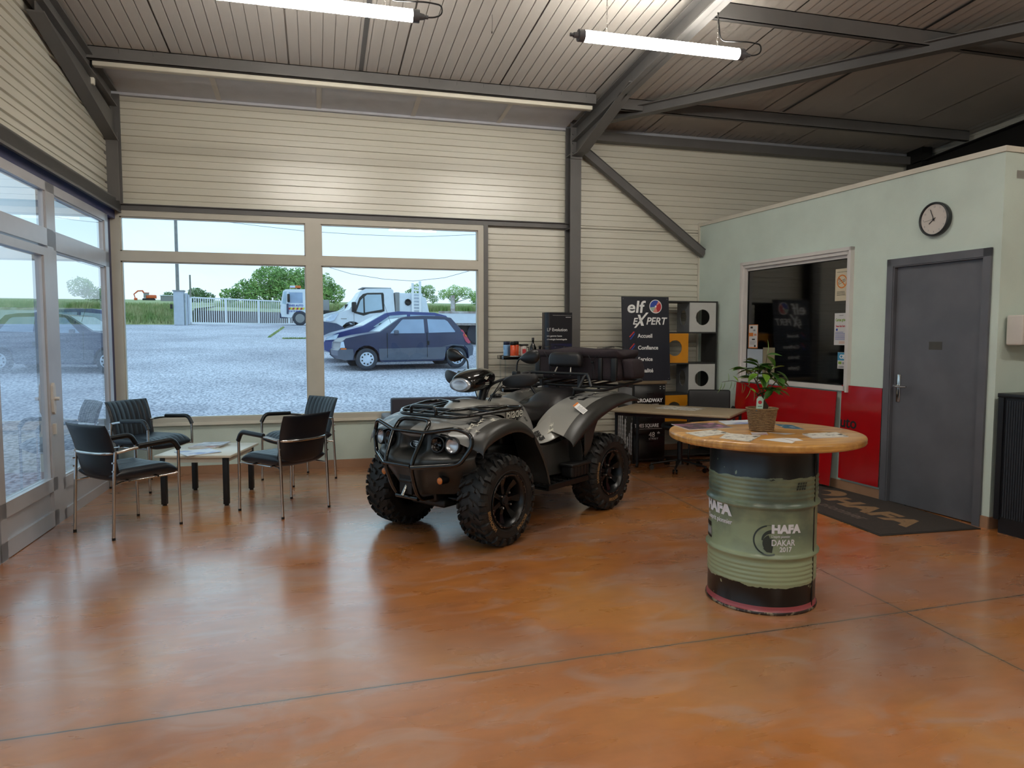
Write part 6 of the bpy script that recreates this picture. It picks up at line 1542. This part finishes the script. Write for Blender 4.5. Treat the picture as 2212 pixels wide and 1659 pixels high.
tree(-4.6, 79, 5.2, [(0, 0, 2.7, 1.9), (1.8, 1, 2.6, 1.8), (3.7, 0, 2.5, 1.8), (-2.2, 0, 1.6, 1.3), (-3.8, 0, 1.0, 1.0), (5.2, 0, 2.2, 1.6), (6.4, 0, 1.4, 1.3), (2, -1, 1.1, 1.8), (4.6, -1, .9, 1.8), (-1, -1, .8, 1.5)], 'large leafy tree spreading behind the sliding gate and the window mullion', n=16000, sz=.17)
tree(-1.8, 68, 1.6, [(0, 0, .6, .7), (.9, 0, .5, .7), (1.7, 0, .5, .6)], 'low yellowish bush in front of the large tree, left of the tow truck', 'tree_leaf_light', 1500, .11)
tree(-14.2, 97, 2.2, [(0, 0, 1.1, 1.1), (1.3, 0, .8, .8), (-1.2, 0, .6, .8)], 'dark round tree right of the gate pillar', 'tree_leaf_dark', 2200, .16)
tree(-26.0, 145, 2.6, [(0, 0, .9, 1.1), (1.8, 0, .7, .9)], 'small bushy tree right of the excavator', 'tree_leaf_dark', 900, .22)
tree(8.4, 58.2, 2.4, [(-.4, 0, 1.6, .6), (.5, 0, 1.6, .55), (-1.0, 0, 1.3, .45), (.1, 0, 1.15, .5), (.9, 0, .9, .4)], 'leafy tree with open crown just right of the ladder rack', 'tree_leaf', 2400, .08)
tree(11.0, 58.4, 2.4, [(-.8, 0, 1.3, .5), (.1, 0, 1.55, .65), (1.0, 0, 1.45, .6), (1.8, 0, 1.2, .5), (0, 0, 1.0, .45)], 'leafy tree with open crown behind the flatbed trailer', 'tree_leaf_light', 2800, .08)
tree(14.5, 62, 2.2, [(-.6, 0, .9, .7), (.4, 0, 1.0, .7), (1.2, 0, 1.5, .9)], 'dense bush tree at the right edge of the window view', 'tree_leaf', 2600, .10)
tree(-17.5, 8.0, 9, [(0, 0, 5.8, 1.5), (.8, .6, 7.0, 1.1), (-.9, 0, 6.6, 1.2)], 'tree seen high through the glazed door at the left', 'tree_leaf', 2600, .16)

# ---- gate, pillar, posts, fence
t = thing('gate_pillar', 'white gate pillar at the left end of the sliding gate', 'pillar', (-7.18, 43.5, 2.0))
MB().bx(-.36, .16, -.2, .2, 0, 1.86).build('pillar_body', mat('white_render', '#b9bfca', .6, var=.04), t); MB().bx(-.40, .2, -.24, .24, 1.86, 1.93).build('pillar_cap', 'print_grey', t)
MB().bx(-.52, -.40, -.3, -.2, .9, 1.15).build('letter_box', 'black_plastic', t)
mb = MB(); mb.bx(.22, .34, -.1, .1, 0, 1.78); mb.bx(.36, .42, -.1, .1, .05, 1.7); mb.build('guide_post', 'white_render', t)
mat('gate_white', '#f0f1f4', .4, var=.02)
gdir = Vector((5.07, 3.67, 0)).normalized(); gA = Vector((-6.8, 43.8, 2.03)); GL = 8.6
t = thing('sliding_gate', 'long white barred sliding gate across the yard entrance', 'gate', gA, math.atan2(gdir.y, gdir.x))
mb = MB(); mb.bx(0, GL, -.03, .03, 1.50, 1.57); mb.bx(0, GL, -.03, .03, .04, .15); mb.bx(0, .08, -.03, .03, .04, 1.57); mb.bx(GL-.08, GL, -.03, .03, .04, 1.57)
for k in range(1, 4): mb.bx(k*GL/4-.035, k*GL/4+.035, -.03, .03, .15, 1.5)
mb.build('gate_frame', 'gate_white', t)
for k in range(64):
    x = .12+k*(GL-.24)/63; MB().bx(x-.022, x+.022, -.012, .012, .15, 1.50).build('bar', 'gate_white', t)
t = thing('retaining_wall', 'dark brown low retaining wall behind the sliding gate', 'wall', (-7.3, 50.3, 2.0), math.atan(.5))
(MB().bx(0, 7.0, 0, .2, 0, 1.05).prism([(6.95, .0, 0), (20.0, -6.5, 0), (20.1, -6.3, 0), (7.05, .2, 0)], (0, 0, 1.05))).build('wall_face', mat('dark_brick', '#4a3e40', .85, var=.15), t)
def post(x, y, z0, z1, r, label, m='pole_wood', top=False):
    mb = MB(); mb.cyl((0, 0, 0), (0, 0, z1-z0), r, r*.8, n=10)
    if top: mb.bx(-.7, .7, -.05, .05, z1-z0-.5, z1-z0-.4); [mb.cyl((q, 0, z1-z0-.4), (q, 0, z1-z0-.2), .05, n=8) for q in (-.6, 0, .6)]
    return tag(mb.build('utility_pole', m, loc=(x, y, z0)), label, 'pole')
mat('pole_wood', '#8a8684', .8, var=.1)

post(-8.2, 48.6, 2.9, 13, .105, 'tall pale utility pole rising behind the white gate pillar')
post(-13.4, 87.1, 4.9, 8.15, .11, 'short wooden pole right of the tall utility pole')
post(-.87, 74, 4.3, 9.05, .10, 'thin utility pole with crossarm beside the window mullion', top=True)
post(8.35, 44.6, 2.0, 3.95, .16, 'short rusty post standing behind the flatbed trailer', mat('rust_white', '#8d7468', .8, col2='#c9c4c0', nscale=4))
for pts, lb in (([(-7.95, 48.5, 9.6), (-5.635, 45.662, 8.166), (-3.075, 44.938, 7.843), (-.539, 44.223, 7.546), (2.678, 43.327, 7.331), (6.002, 42.409, 7.212), (9.225, 41.536, 7.344), (16, 39.8, 8.0)], 'overhead cable crossing the sky in the upper window panes'), ([(-.2, 73.2, 8.9), (-.3, 58, 7.0), (.664, 39.562, 5.067), (1.913, 39.194, 4.688), (3.567, 38.722, 4.419), (5.058, 38.307, 4.322), (6.648, 37.884, 4.495), (8.125, 37.509, 4.912), (10.5, 36.9, 5.9)], 'sagging overhead cable above the white cab truck')):
    tag(MB().tube(pts, .014, 5).build('overhead_cable', 'print_grey'), lb, 'cable')

# ---- vehicles
mat('car_navy', '#2c3253', .42, var=.08, nscale=2, coat=.3); mat('car_blue', '#24357c', .35, var=.06, coat=.4); mat('car_white', '#d9dee6', .35, var=.03, coat=.3); mat('car_grey_plastic', '#5c6170', .6, var=.08); mat('car_glass', '#93a6c2', .12, var=.1, nscale=1.5); mat('car_glass_light', '#a9bccb', .12, var=.1, nscale=1.5); mat('bumper_dark', '#3c4560', .6, var=.08)
mat('car_tyre', '#3a3d47', .8); mat('hub_white', '#c9d2e2', .4); mat('tail_red', '#b8405a', .3); mat('lamp_pale', '#c5d2e6', .2); mat('lamp_orange', '#d9702a', .3)
def sideface(poly, xs, zs):
    bm = bmesh.new(); bm.faces.new([bm.verts.new((x, 0, z)) for x, z in poly])
    for x in xs: bmesh.ops.bisect_plane(bm, geom=bm.verts[:]+bm.edges[:]+bm.faces[:], plane_co=(x, 0, 0), plane_no=(1, 0, 0), dist=1e-5)
    for z in zs: bmesh.ops.bisect_plane(bm, geom=bm.verts[:]+bm.edges[:]+bm.faces[:], plane_co=(0, 0, z), plane_no=(0, 0, 1), dist=1e-5)
    bm.verts.index_update(); bm.edges.index_update()
    V = [(v.co.x, v.co.z) for v in bm.verts]; F = [[v.index for v in f.verts] for f in bm.faces]; B = [(e.verts[0].index, e.verts[1].index) for e in bm.edges if len(e.link_faces) == 1]
    bm.free(); return V, F, B
def arc(cx_, cz, r, a0, a1, n=9): return [(cx_+r*math.cos(rd(a0+(a1-a0)*i/n)), cz+r*math.sin(rd(a0+(a1-a0)*i/n))) for i in range(n+1)]
class Car:
    def __init__(s, name, label, cat, loc, rz, yf, paint, sc=1.0, slope=0):
        s.t = thing(name, label, cat, loc, rot=(0, slope, rz)); s.t.scale = (sc, sc, sc); s.yf = yf; s.paint = paint
    def body(s, poly, xs=(), zs=(), name='body', m=None, bev=.02, off=0.0, sym=True, depth=None):
        V, F, B = sideface(poly, xs, zs); mb = MB(); n = len(V)
        L_ = [(x, s.yf(x, z)+off, z) for x, z in V]; R_ = [(x, -s.yf(x, z)-off, z) for x, z in V]
        mb.add(L_+R_, [tuple(f) for f in F]+[tuple(i+n for i in f[::-1]) for f in F]+[(a, b, b+n, a+n) for a, b in B])
        o = mb.build(name, m or s.paint, s.t); smoothfix(o, 35)
        if bev: q = o.modifiers.new('b', 'BEVEL'); q.width = bev; q.segments = 2; q.limit_method = 'ANGLE'; q.angle_limit = rd(40)
        return o
    def panel(s, poly, name, m, off=.006, th=.02, side=(1, -1), xs=(), zs=(), label=None):
        for sg in side:
            V, F, B = sideface(poly, xs, zs); n = len(V); mb = MB()
            A = [(x, sg*(s.yf(x, z)+off), z) for x, z in V]; A2 = [(x, sg*(s.yf(x, z)+off-th), z) for x, z in V]
            mb.add(A+A2, [tuple(f) for f in F]+[tuple(i+n for i in f[::-1]) for f in F]+[(a, b, b+n, a+n) for a, b in B]); smoothfix(mb.build(name, m, s.t, label=label), 40)
    def cross(s, x0, z0, x1, z1, w0, w1, name, m, off=.008):
        d = Vector((x1-x0, 0, z1-z0)).normalized(); nn = Vector((d.z, 0, -d.x)); nn = -nn if nn.z < 0 else nn
        P = [Vector((x0, -w0, z0)), Vector((x0, w0, z0)), Vector((x1, w1, z1)), Vector((x1, -w1, z1))]
        mb = MB(); mb.prism([p+nn*(off-.02) for p in P], nn*.02); mb.build(name, m, s.t)
    def wheel(s, x, r, w, hub='hub_white', slots=9, ys=(1, -1), wd=.17):
        for sg in ys:
            W_ = bpy.data.objects.new('wheel', None); COL.objects.link(W_); W_.parent = s.t; W_.location = (x, sg*w, r); 
            A = R(-pi/2*sg, 'X'); mb = MB(); mb.lathe([(r*.62, -wd/2), (r*.9, -wd/2), (r, -wd*.35), (r, wd*.35), (r*.93, wd/2), (r*.66, wd/2), (r*.62, wd*.4)], 32, M=A); mb.lathe([(r*.62, -wd*.45), (0, -wd*.45)], 24, M=A); mb.build('tyre', 'car_tyre', W_)
            mb = MB(); mb.lathe([(r*.66, wd*.46), (r*.60, wd*.5), (r*.2, wd*.53), (0, wd*.53)], 32, M=A); h = mb.build('hubcap', hub, W_)
            if slots:
                mb = MB()
                for k in range(slots):
                    for q_ in (-.11, .0, .11)[:2]:
                        a = 2*pi*k/slots+q_*1.2; mb.bx(r*.40, r*.53, -.010, .010, wd*.49, wd*.535, 0, A @ R(a))
                mb.build('hubcap_slots', 'black_plastic', W_)
def pr_box(t, x0, x1, y0, y1, z0, z1, name, m, r=.02): return MB().rbx(x0, x1, y0, y1, z0, z1, r, 2).build(name, m, t)
# old navy three-door hatchback, local x runs from the nose to the tail
hd = math.atan2(.30, 2.418)
def yR5(x, z): w = .79-.26*max(0, z-.93)*(1 if z > .93 else 0)*1.0; w -= .10*max(0, (.35-x)/.35)**2+.10*max(0, (x-3.2)/.38)**2; return w-.03*max(0, .4-z)
P0 = Vector((1.154, 18.568+.75, .562)); ux = Vector((math.cos(hd), math.sin(hd), 0))
c5 = Car('hatchback_car', 'old navy three-door hatchback with grey lower sides parked nearest the window', 'car', P0-ux*.69+Vector((0, 0, 0)), hd, yR5, 'car_navy', slope=-.0075)
outline = [(.0, .36), (-.01, .50), (.05, .57), (.08, .72), (.18, .81), (.55, .89), (.97, .955), (1.04, .965), (1.60, 1.325), (1.75, 1.36), (2.2, 1.385), (2.7, 1.375), (2.97, 1.33), (3.22, 1.03), (3.46, .70), (3.57, .57), (3.56, .38), (3.47, .30)]+[(3.44, .24)]+arc(3.09, .29, .33, -8, 188)+[(2.72, .20), (1.06, .19)]+arc(.69, .29, .33, -8, 188)+[(.32, .25), (.12, .26)]
c5.body(outline, xs=(.5, 1.05, 1.6, 2.2, 2.8, 3.2), zs=(.35, .55, .75, .93, 1.1, 1.25))
c5.panel([(-.02, .36), (-.02, .50), (.04, .535), (.34, .535), (.36, .40), (.33, .27), (.12, .25)], 'bumper', 'car_grey_plastic', .02, xs=(.15,))
c5.panel([(1.01, .30), (1.0, .535), (2.78, .56), (2.76, .30), (2.70, .24), (1.04, .24)], 'side_cladding', 'car_grey_plastic', .012, xs=(1.6, 2.2))
c5.panel([(3.43, .30), (3.40, .50), (3.30, .60), (3.57, .60), (3.59, .50), (3.56, .33)], 'bumper', 'car_grey_plastic', .02, xs=(3.45,))
c5.panel([(2.66, .56), (2.95, .63), (3.30, .61), (3.30, .57), (3.0, .60)], 'side_cladding', 'car_grey_plastic', .010)
c5.panel([(1.30, .925), (1.62, 1.26), (1.66, 1.285), (2.21, 1.29), (2.21, .925)], 'side_window', 'car_glass', .006, zs=(1.1,))
c5.panel([(2.32, .935), (2.31, 1.295), (2.79, 1.28), (2.86, 1.24), (3.05, .97), (3.04, .95)], 'side_window', 'car_glass', .006, zs=(1.1,))
c5.cross(1.06, .975, 1.58, 1.315, .66, .60, 'windscreen', 'car_glass_light'); c5.cross(3.24, 1.0, 2.99, 1.31, .64, .60, 'rear_window', 'car_glass')
c5.panel([(3.20, 1.03), (3.27, 1.0), (3.50, .67), (3.43, .64), (3.34, .70)], 'tail_lamp', 'tail_red', .012)
c5.panel([(3.31, .90), (3.36, .87), (3.39, .82), (3.33, .83)], 'tail_lamp_amber', 'lamp_orange', .018)
c5.panel([(.04, .57), (.06, .71), (.12, .73), (.15, .57)], 'headlamp', 'lamp_pale', .016); c5.panel([(.05, .525), (.05, .56), (.18, .56), (.18, .525)], 'indicator', 'lamp_orange', .024)
for q in (1.215, 2.27): c5.panel([(q, .30), (q, .94), (q+.012, .94), (q+.012, .30)], 'door_gap', 'black_plastic', .014, zs=(.93,))
c5.panel([(2.29, .62), (2.29, .72), (2.33, .72), (2.33, .62)], 'door_handle', 'black_plastic', .02)
for sg in (1, -1): pr_box(c5.t, 1.40, 1.52, sg*.80-.05, sg*.80+.05, .90, 1.01, 'wing_mirror', 'car_grey_plastic', .03)
mb = MB(); mb.tube([(1.32, -.5, 1.0), (1.38, -.5, 1.2), (1.20, -.5, 1.75)], .004, 5); mb.build('aerial', 'black_plastic', c5.t)
c5.wheel(.69, .275, .72); c5.wheel(3.09, .275, .72)
pr_box(c5.t, .5, 3.3, -.5, .5, .22, .5, 'underbody', 'black_plastic')
# blue hatchback behind it
def yB(x, z): w = .84-.28*max(0, z-.95); w -= .12*max(0, (.4-x)/.4)**2+.08*max(0, (x-3.5)/.4)**2; return w
cb = Car('blue_car', 'bright blue hatchback mostly hidden behind the navy hatchback', 'car', (.15, 21.45, .69), hd, yB, 'car_blue')
cb.body([(.0, .34), (-.02, .55), (.06, .70), (.35, .83), (1.05, 1.02), (1.75, 1.40), (2.1, 1.455), (3.2, 1.43), (3.55, 1.34), (3.85, .95), (3.92, .6), (3.9, .35)]+arc(3.2, .3, .34, -8, 188)+[(2.8, .2), (1.2, .2)]+arc(.75, .3, .34, -8, 188)+[(.2, .26)], xs=(.5, 1.1, 1.8, 2.5, 3.2), zs=(.6, .95, 1.2))
cb.panel([(1.35, 1.0), (1.85, 1.32), (2.35, 1.36), (2.35, 1.0)], 'side_window', 'car_glass_light', zs=(1.2,)); cb.panel([(2.45, 1.0), (2.45, 1.36), (3.2, 1.34), (3.5, 1.05)], 'side_window', 'car_glass', zs=(1.2,)); cb.cross(1.10, 1.04, 1.72, 1.385, .70, .62, 'windscreen', 'car_glass_light')
cb.panel([(.02, .62), (.08, .73), (.38, .80), (.30, .64)], 'headlamp', 'lamp_pale', .012)
for sg in (1, -1): pr_box(cb.t, 1.50, 1.66, sg*.92-.08, sg*.92+.08, .95, 1.10, 'wing_mirror', 'black_plastic', .04)
cb.wheel(.75, .29, .74); cb.wheel(3.2, .29, .74); pr_box(cb.t, .5, 3.5, -.5, .5, .22, .5, 'underbody', 'black_plastic')
# white cab truck with box
def yI(x, z): w = .98-.17*max(0, z-1.25); w -= .22*max(0, (.6-x)/.6)**2; return w
ci_ = Car('cab_truck', 'white light truck with dark front bumper and steel ladder rack behind the two cars', 'truck', (.28, 29.9, 1.13), hd*.6, yI, 'car_white')
ci_.body([(.02, .35), (.0, .80), (.10, 1.0), (.55, 1.20), (.95, 1.33), (1.45, 2.08), (1.62, 2.17), (2.62, 2.20), (2.72, 2.12), (2.78, .55), (1.60, .45)]+arc(1.05, .42, .45, 8, 180)+[(.5, .33)], xs=(.6, 1.2, 1.9), zs=(.7, 1.0, 1.3, 1.7))
ci_.panel([(.0, .30), (-.03, .86), (.45, .78), (.74, .62), (.58, .30)], 'bumper', 'bumper_dark', .02, xs=(.3,)); pr_box(ci_.t, -.06, .1, -.78, .78, .30, .85, 'front_bumper', 'bumper_dark', .05)
ci_.panel([(1.12, 1.20), (1.35, 1.80), (1.50, 1.95), (1.68, 2.0), (2.30, 2.02), (2.33, 1.95), (2.33, 1.28), (2.2, 1.23), (1.75, 1.18), (1.5, 1.09)], 'window_surround', 'black_plastic', .006, zs=(1.3, 1.7))
ci_.panel([(1.22, 1.25), (1.40, 1.70), (1.50, 1.80), (1.50, 1.20)], 'side_window', 'car_glass_light', .012, zs=(1.5,)); ci_.panel([(1.56, 1.22), (1.56, 1.84), (1.66, 1.93), (2.22, 1.95), (2.25, 1.35)], 'side_window', 'car_glass_light', .012, zs=(1.5,))
ci_.cross(1.0, 1.37, 1.43, 2.05, .80, .74, 'windscreen', 'car_glass_light'); ci_.panel([(.04, .90), (.30, 1.12), (.50, 1.20), (.52, 1.15), (.36, .90), (.22, .86)], 'headlamp', 'lamp_pale', .012)
for q in (1.12, 2.45): ci_.panel([(q, .5), (q, 1.2), (q+.012, 1.2), (q+.012, .5)], 'door_gap', 'print_grey', .008, zs=(1.0,))
ci_.panel([(.62, .95), (.62, .98), (.84, .98), (.84, .95)], 'side_badge', 'print_grey', .008)
for sg in (1, -1):
    pr_box(ci_.t, 1.02, 1.20, sg*1.15-.09, sg*1.15+.09, 1.22, 1.62, 'wing_mirror', 'black_plastic', .04); MB().tube([(1.2, sg*.9, 1.25), (1.15, sg*1.15, 1.3)], .03, 8).build('mirror_arm', 'black_plastic', ci_.t)
mb = MB(); mb.rbx(1.5, 2.68, -.62, .62, 2.20, 2.24, .02, 2); mb.build('roof_deflector', 'print_grey', ci_.t)
pr_box(ci_.t, 2.80, 3.9, -.95, .95, .75, 2.02, 'load_box', 'car_white', .03); pr_box(ci_.t, 2.78, 2.94, -.97, .97, .7, 2.04, 'box_edge', 'print_grey', .01)
mb = MB(); mb.lathe([(0, 0), (.13, 0), (.14, .03), (.11, .05)], 8, M=T(3.28, -.96, 1.65) @ R(pi/2, 'X')); mb.build('box_lock', 'print_black', ci_.t)
t_ = bpy.data.objects.new('ladder_rack', None); COL.objects.link(t_); t_.parent = ci_.t
for q in (3.42, 3.72):
    mb = MB(); mb.bx(q, q+.09, -1.06, -1.0, 1.05, 2.42 if q < 3.6 else 2.50)
    mb.build('rack_upright', 'gate_white', t_)
mb = MB()
for k in range(9): mb.bx(3.51, 3.72, -1.05, -1.01, 1.2+k*.13, 1.24+k*.13)
mb.build('rack_rungs', 'gate_white', t_)
ci_.wheel(1.05, .36, .85, 'print_grey', 0); ci_.wheel(3.3, .36, .85, 'print_grey', 0); pr_box(ci_.t, .6, 3.9, -.5, .5, .4, .75, 'chassis', 'black_plastic')
# white van behind
def yV(x, z): w = 1.0-.12*max(0, z-1.2); w -= .2*max(0, (.5-x)/.5)**2; return w-.25*max(0, (x-4.4)/.5)**2*(z > 1)
cv = Car('white_van', 'white van standing behind the white light truck, its bonnet and tail showing on either side', 'van', (.15, 33.6, 1.40), hd*.6, yV, 'car_white')
cv.body([(.02, .3), (.0, .75), (.25, 1.0), (.9, 1.15), (1.7, 1.80), (2.1, 1.88), (4.4, 1.88), (4.75, 1.78), (4.92, 1.1), (4.95, .4)]+arc(4.0, .35, .38, -5, 185)+arc(.95, .35, .38, -5, 185), xs=(.6, 1.5, 2.5, 3.5, 4.4), zs=(.7, 1.1, 1.5))
cv.panel([(1.15, 1.18), (1.75, 1.68), (2.4, 1.7), (2.4, 1.15)], 'side_window', 'car_glass', zs=(1.5,)); cv.panel([(4.18, 1.1), (4.15, 1.7), (4.32, 1.7), (4.45, 1.1)], 'side_window', 'print_grey', zs=(1.5,)); cv.cross(.95, 1.19, 1.66, 1.78, .8, .7, 'windscreen', 'car_glass_light')
cv.panel([(4.80, .75), (4.80, .9), (4.93, .9), (4.93, .75)], 'tail_lamp', 'tail_red', .02); cv.panel([(.0, .35), (.0, .72), (.4, .72), (.45, .35)], 'bumper', 'black_plastic', .02)
cv.wheel(.95, .34, .86, 'print_grey', 0); cv.wheel(4.0, .34, .86, 'print_grey', 0)
# tow truck by the gate
def yT(x, z): return .95-.08*max(0, z-1.3)
ct_ = Car('tow_truck', 'white tow truck with orange beacon bar and striped door at the yard gate', 'truck', (-1.95, 44.6, 2.03), .02, yT, 'car_white', .86)
ct_.body([(.05, .55), (.0, 1.0), (.04, 1.5), (.18, 2.30), (.35, 2.42), (1.75, 2.45), (1.80, .6), (1.62, .55)]+arc(1.25, .45, .52, 10, 170)+[(.70, .5)], xs=(.3, .9), zs=(1.0, 1.4, 2.0))
ct_.panel([(.50, 1.5), (.55, 2.22), (1.45, 2.22), (1.45, 1.5)], 'side_window', 'car_glass', zs=(2.0,)); ct_.panel([(.12, 1.45), (.22, 2.25), (.42, 2.28), (.36, 1.4)], 'windscreen_edge', 'car_glass_light', .004, zs=(2.0,)); ct_.cross(.03, 1.45, .18, 2.25, .85, .8, 'windscreen', 'car_glass_light')
pr_box(ct_.t, -.05, .45, -.92, .92, .50, .80, 'front_bumper', 'bumper_dark', .03); pr_box(ct_.t, .40, .52, -1.05, -.95, .75, 1.45, 'snorkel', 'bumper_dark', .03)
mb = MB()
for k in range(5): mb.bx(-.01, .30, -.90, .90, .86+k*.11, .93+k*.11)
mb.build('grille', 'print_grey', ct_.t)
pr_box(ct_.t, .62, 1.35, -.3, .3, 2.56, 2.72, 'beacon_bar', 'lamp_orange', .03); pr_box(ct_.t, .62, .98, -.31, .31, 2.57, 2.71, 'beacon_white', 'lamp_pale', .03); pr_box(ct_.t, 1.1, 1.3, -.1, .1, 2.42, 2.58, 'beacon_foot', 'black_plastic', .01)
for sg in (-1,): pr_box(ct_.t, .45, .62, -1.12, -1.0, 1.55, 2.1, 'wing_mirror', 'black_plastic', .04)
q = wallM((0, -.975, 0), (1, 0, 0), (0, -1, 0))
mb = MB(); mb.text('VENES AUTO', .19, q @ T(.44, 1.27, 0), 0, bold=.004, sx=.92, ext=.002); mb.build('lettering', 'print_blue', ct_.t); mb = MB(); mb.text('05 63 75 92 93', .13, q @ T(.46, .90, 0), 0, bold=.003, sx=1.05, ext=.002); mb.build('lettering', 'print_blue', ct_.t)
mb = MB()
for k in range(8):
    x0 = .48+k*.13; mb.add([(x0, 1.05, .0), (x0+.13, 1.05, 0), (x0+.19, 1.19, 0), (x0+.06, 1.19, 0)], [(0,1,2,3)], k % 2, False, q)
mb.build('hazard_stripe', ['print_red', mat('stripe_yellow', '#d9d23a', .5)], ct_.t)
pr_box(ct_.t, 1.9, 5.4, -.95, .95, .75, 1.0, 'tow_bed', 'print_black', .02); pr_box(ct_.t, 2.2, 3.2, -.9, .9, 1.0, 1.75, 'winch_housing', 'print_grey', .05)
ct_.wheel(1.25, .47, .84, 'print_grey', 0, wd=.26); ct_.wheel(4.4, .47, .84, 'print_grey', 0, wd=.26)
# flatbed trailer on the right
t = thing('flatbed_trailer', 'long pale flatbed trailer with rusty edge at the right side of the yard', 'trailer', (7.2, 27.5, 1.12), -.02)
MB().bx(-2.6, 4.5, -.05, .0, .80, 1.20).build('side_board', 'car_white', t); MB().bx(-2.6, 4.5, -.07, .02, 1.18, 1.26).build('top_rail', 'rust_white', t); MB().bx(-2.6, 4.5, 0, 2.2, .72, .80).build('deck', 'rust_white', t)
mb = MB(); mb.bx(-2.2, 4.5, .3, .45, .45, .72); mb.bx(-2.2, 4.5, 1.7, 1.85, .45, .72)
for k in range(8): mb.bx(-2.0+k*.8, -1.95+k*.8, .3, 1.85, .45, .7)
mb.build('chassis', 'print_black', t)
for q in (-1.0, .2, 3.0):
    for yy in (.35, 1.8): MB().cyl((q, yy-.12, .42), (q, yy+.12, .42), .42, n=28).build('wheel', 'car_tyre', t)
# excavator and shed far off
t = thing('excavator', 'orange excavator far off in the field at the left', 'excavator', (-33.6, 165, 8.55), .1)
MB().rbx(-.6, 2.6, -1.1, 1.1, .9, 2.0, .15, 2).build('engine_house', mat('digger_orange', '#d9602c', .5), t); MB().rbx(-1.2, .4, -1.1, 0, 1.0, 2.7, .1, 2).build('cab', 'print_grey', t); MB().rbx(-1.3, .5, -1.15, .05, 2.6, 2.8, .05, 2).build('cab_roof', 'digger_orange', t)
MB().tube([(-.5, .3, 1.5), (-1.6, .3, 3.4), (-3.0, .3, 3.3), (-4.2, .3, 2.2), (-3.8, .3, .8)], [.25, .28, .25, .2, .15], 8).build('boom', 'digger_orange', t); MB().rbx(-4.2, -3.2, -.2, .8, .2, 1.0, .2, 2).build('bucket', 'digger_orange', t)
t.scale = (.62, .62, .62)
for yy in (-1.1, .6): MB().rbx(-1.6, 2.2, yy, yy+.5, .0, .9, .35, 3).build('track', 'print_black', t)
t = thing('shed', 'long pale shed far off between the excavator and the gate pillar', 'shed', (-23.3, 131.4, 7.05), 0)
MB().bx(-1.4, 1.4, -.8, .8, 0, .95).build('shed_wall', 'print_grey', t); MB().bx(-1.5, 1.5, -.9, .9, .9, 1.02).build('shed_roof', 'car_white', t)
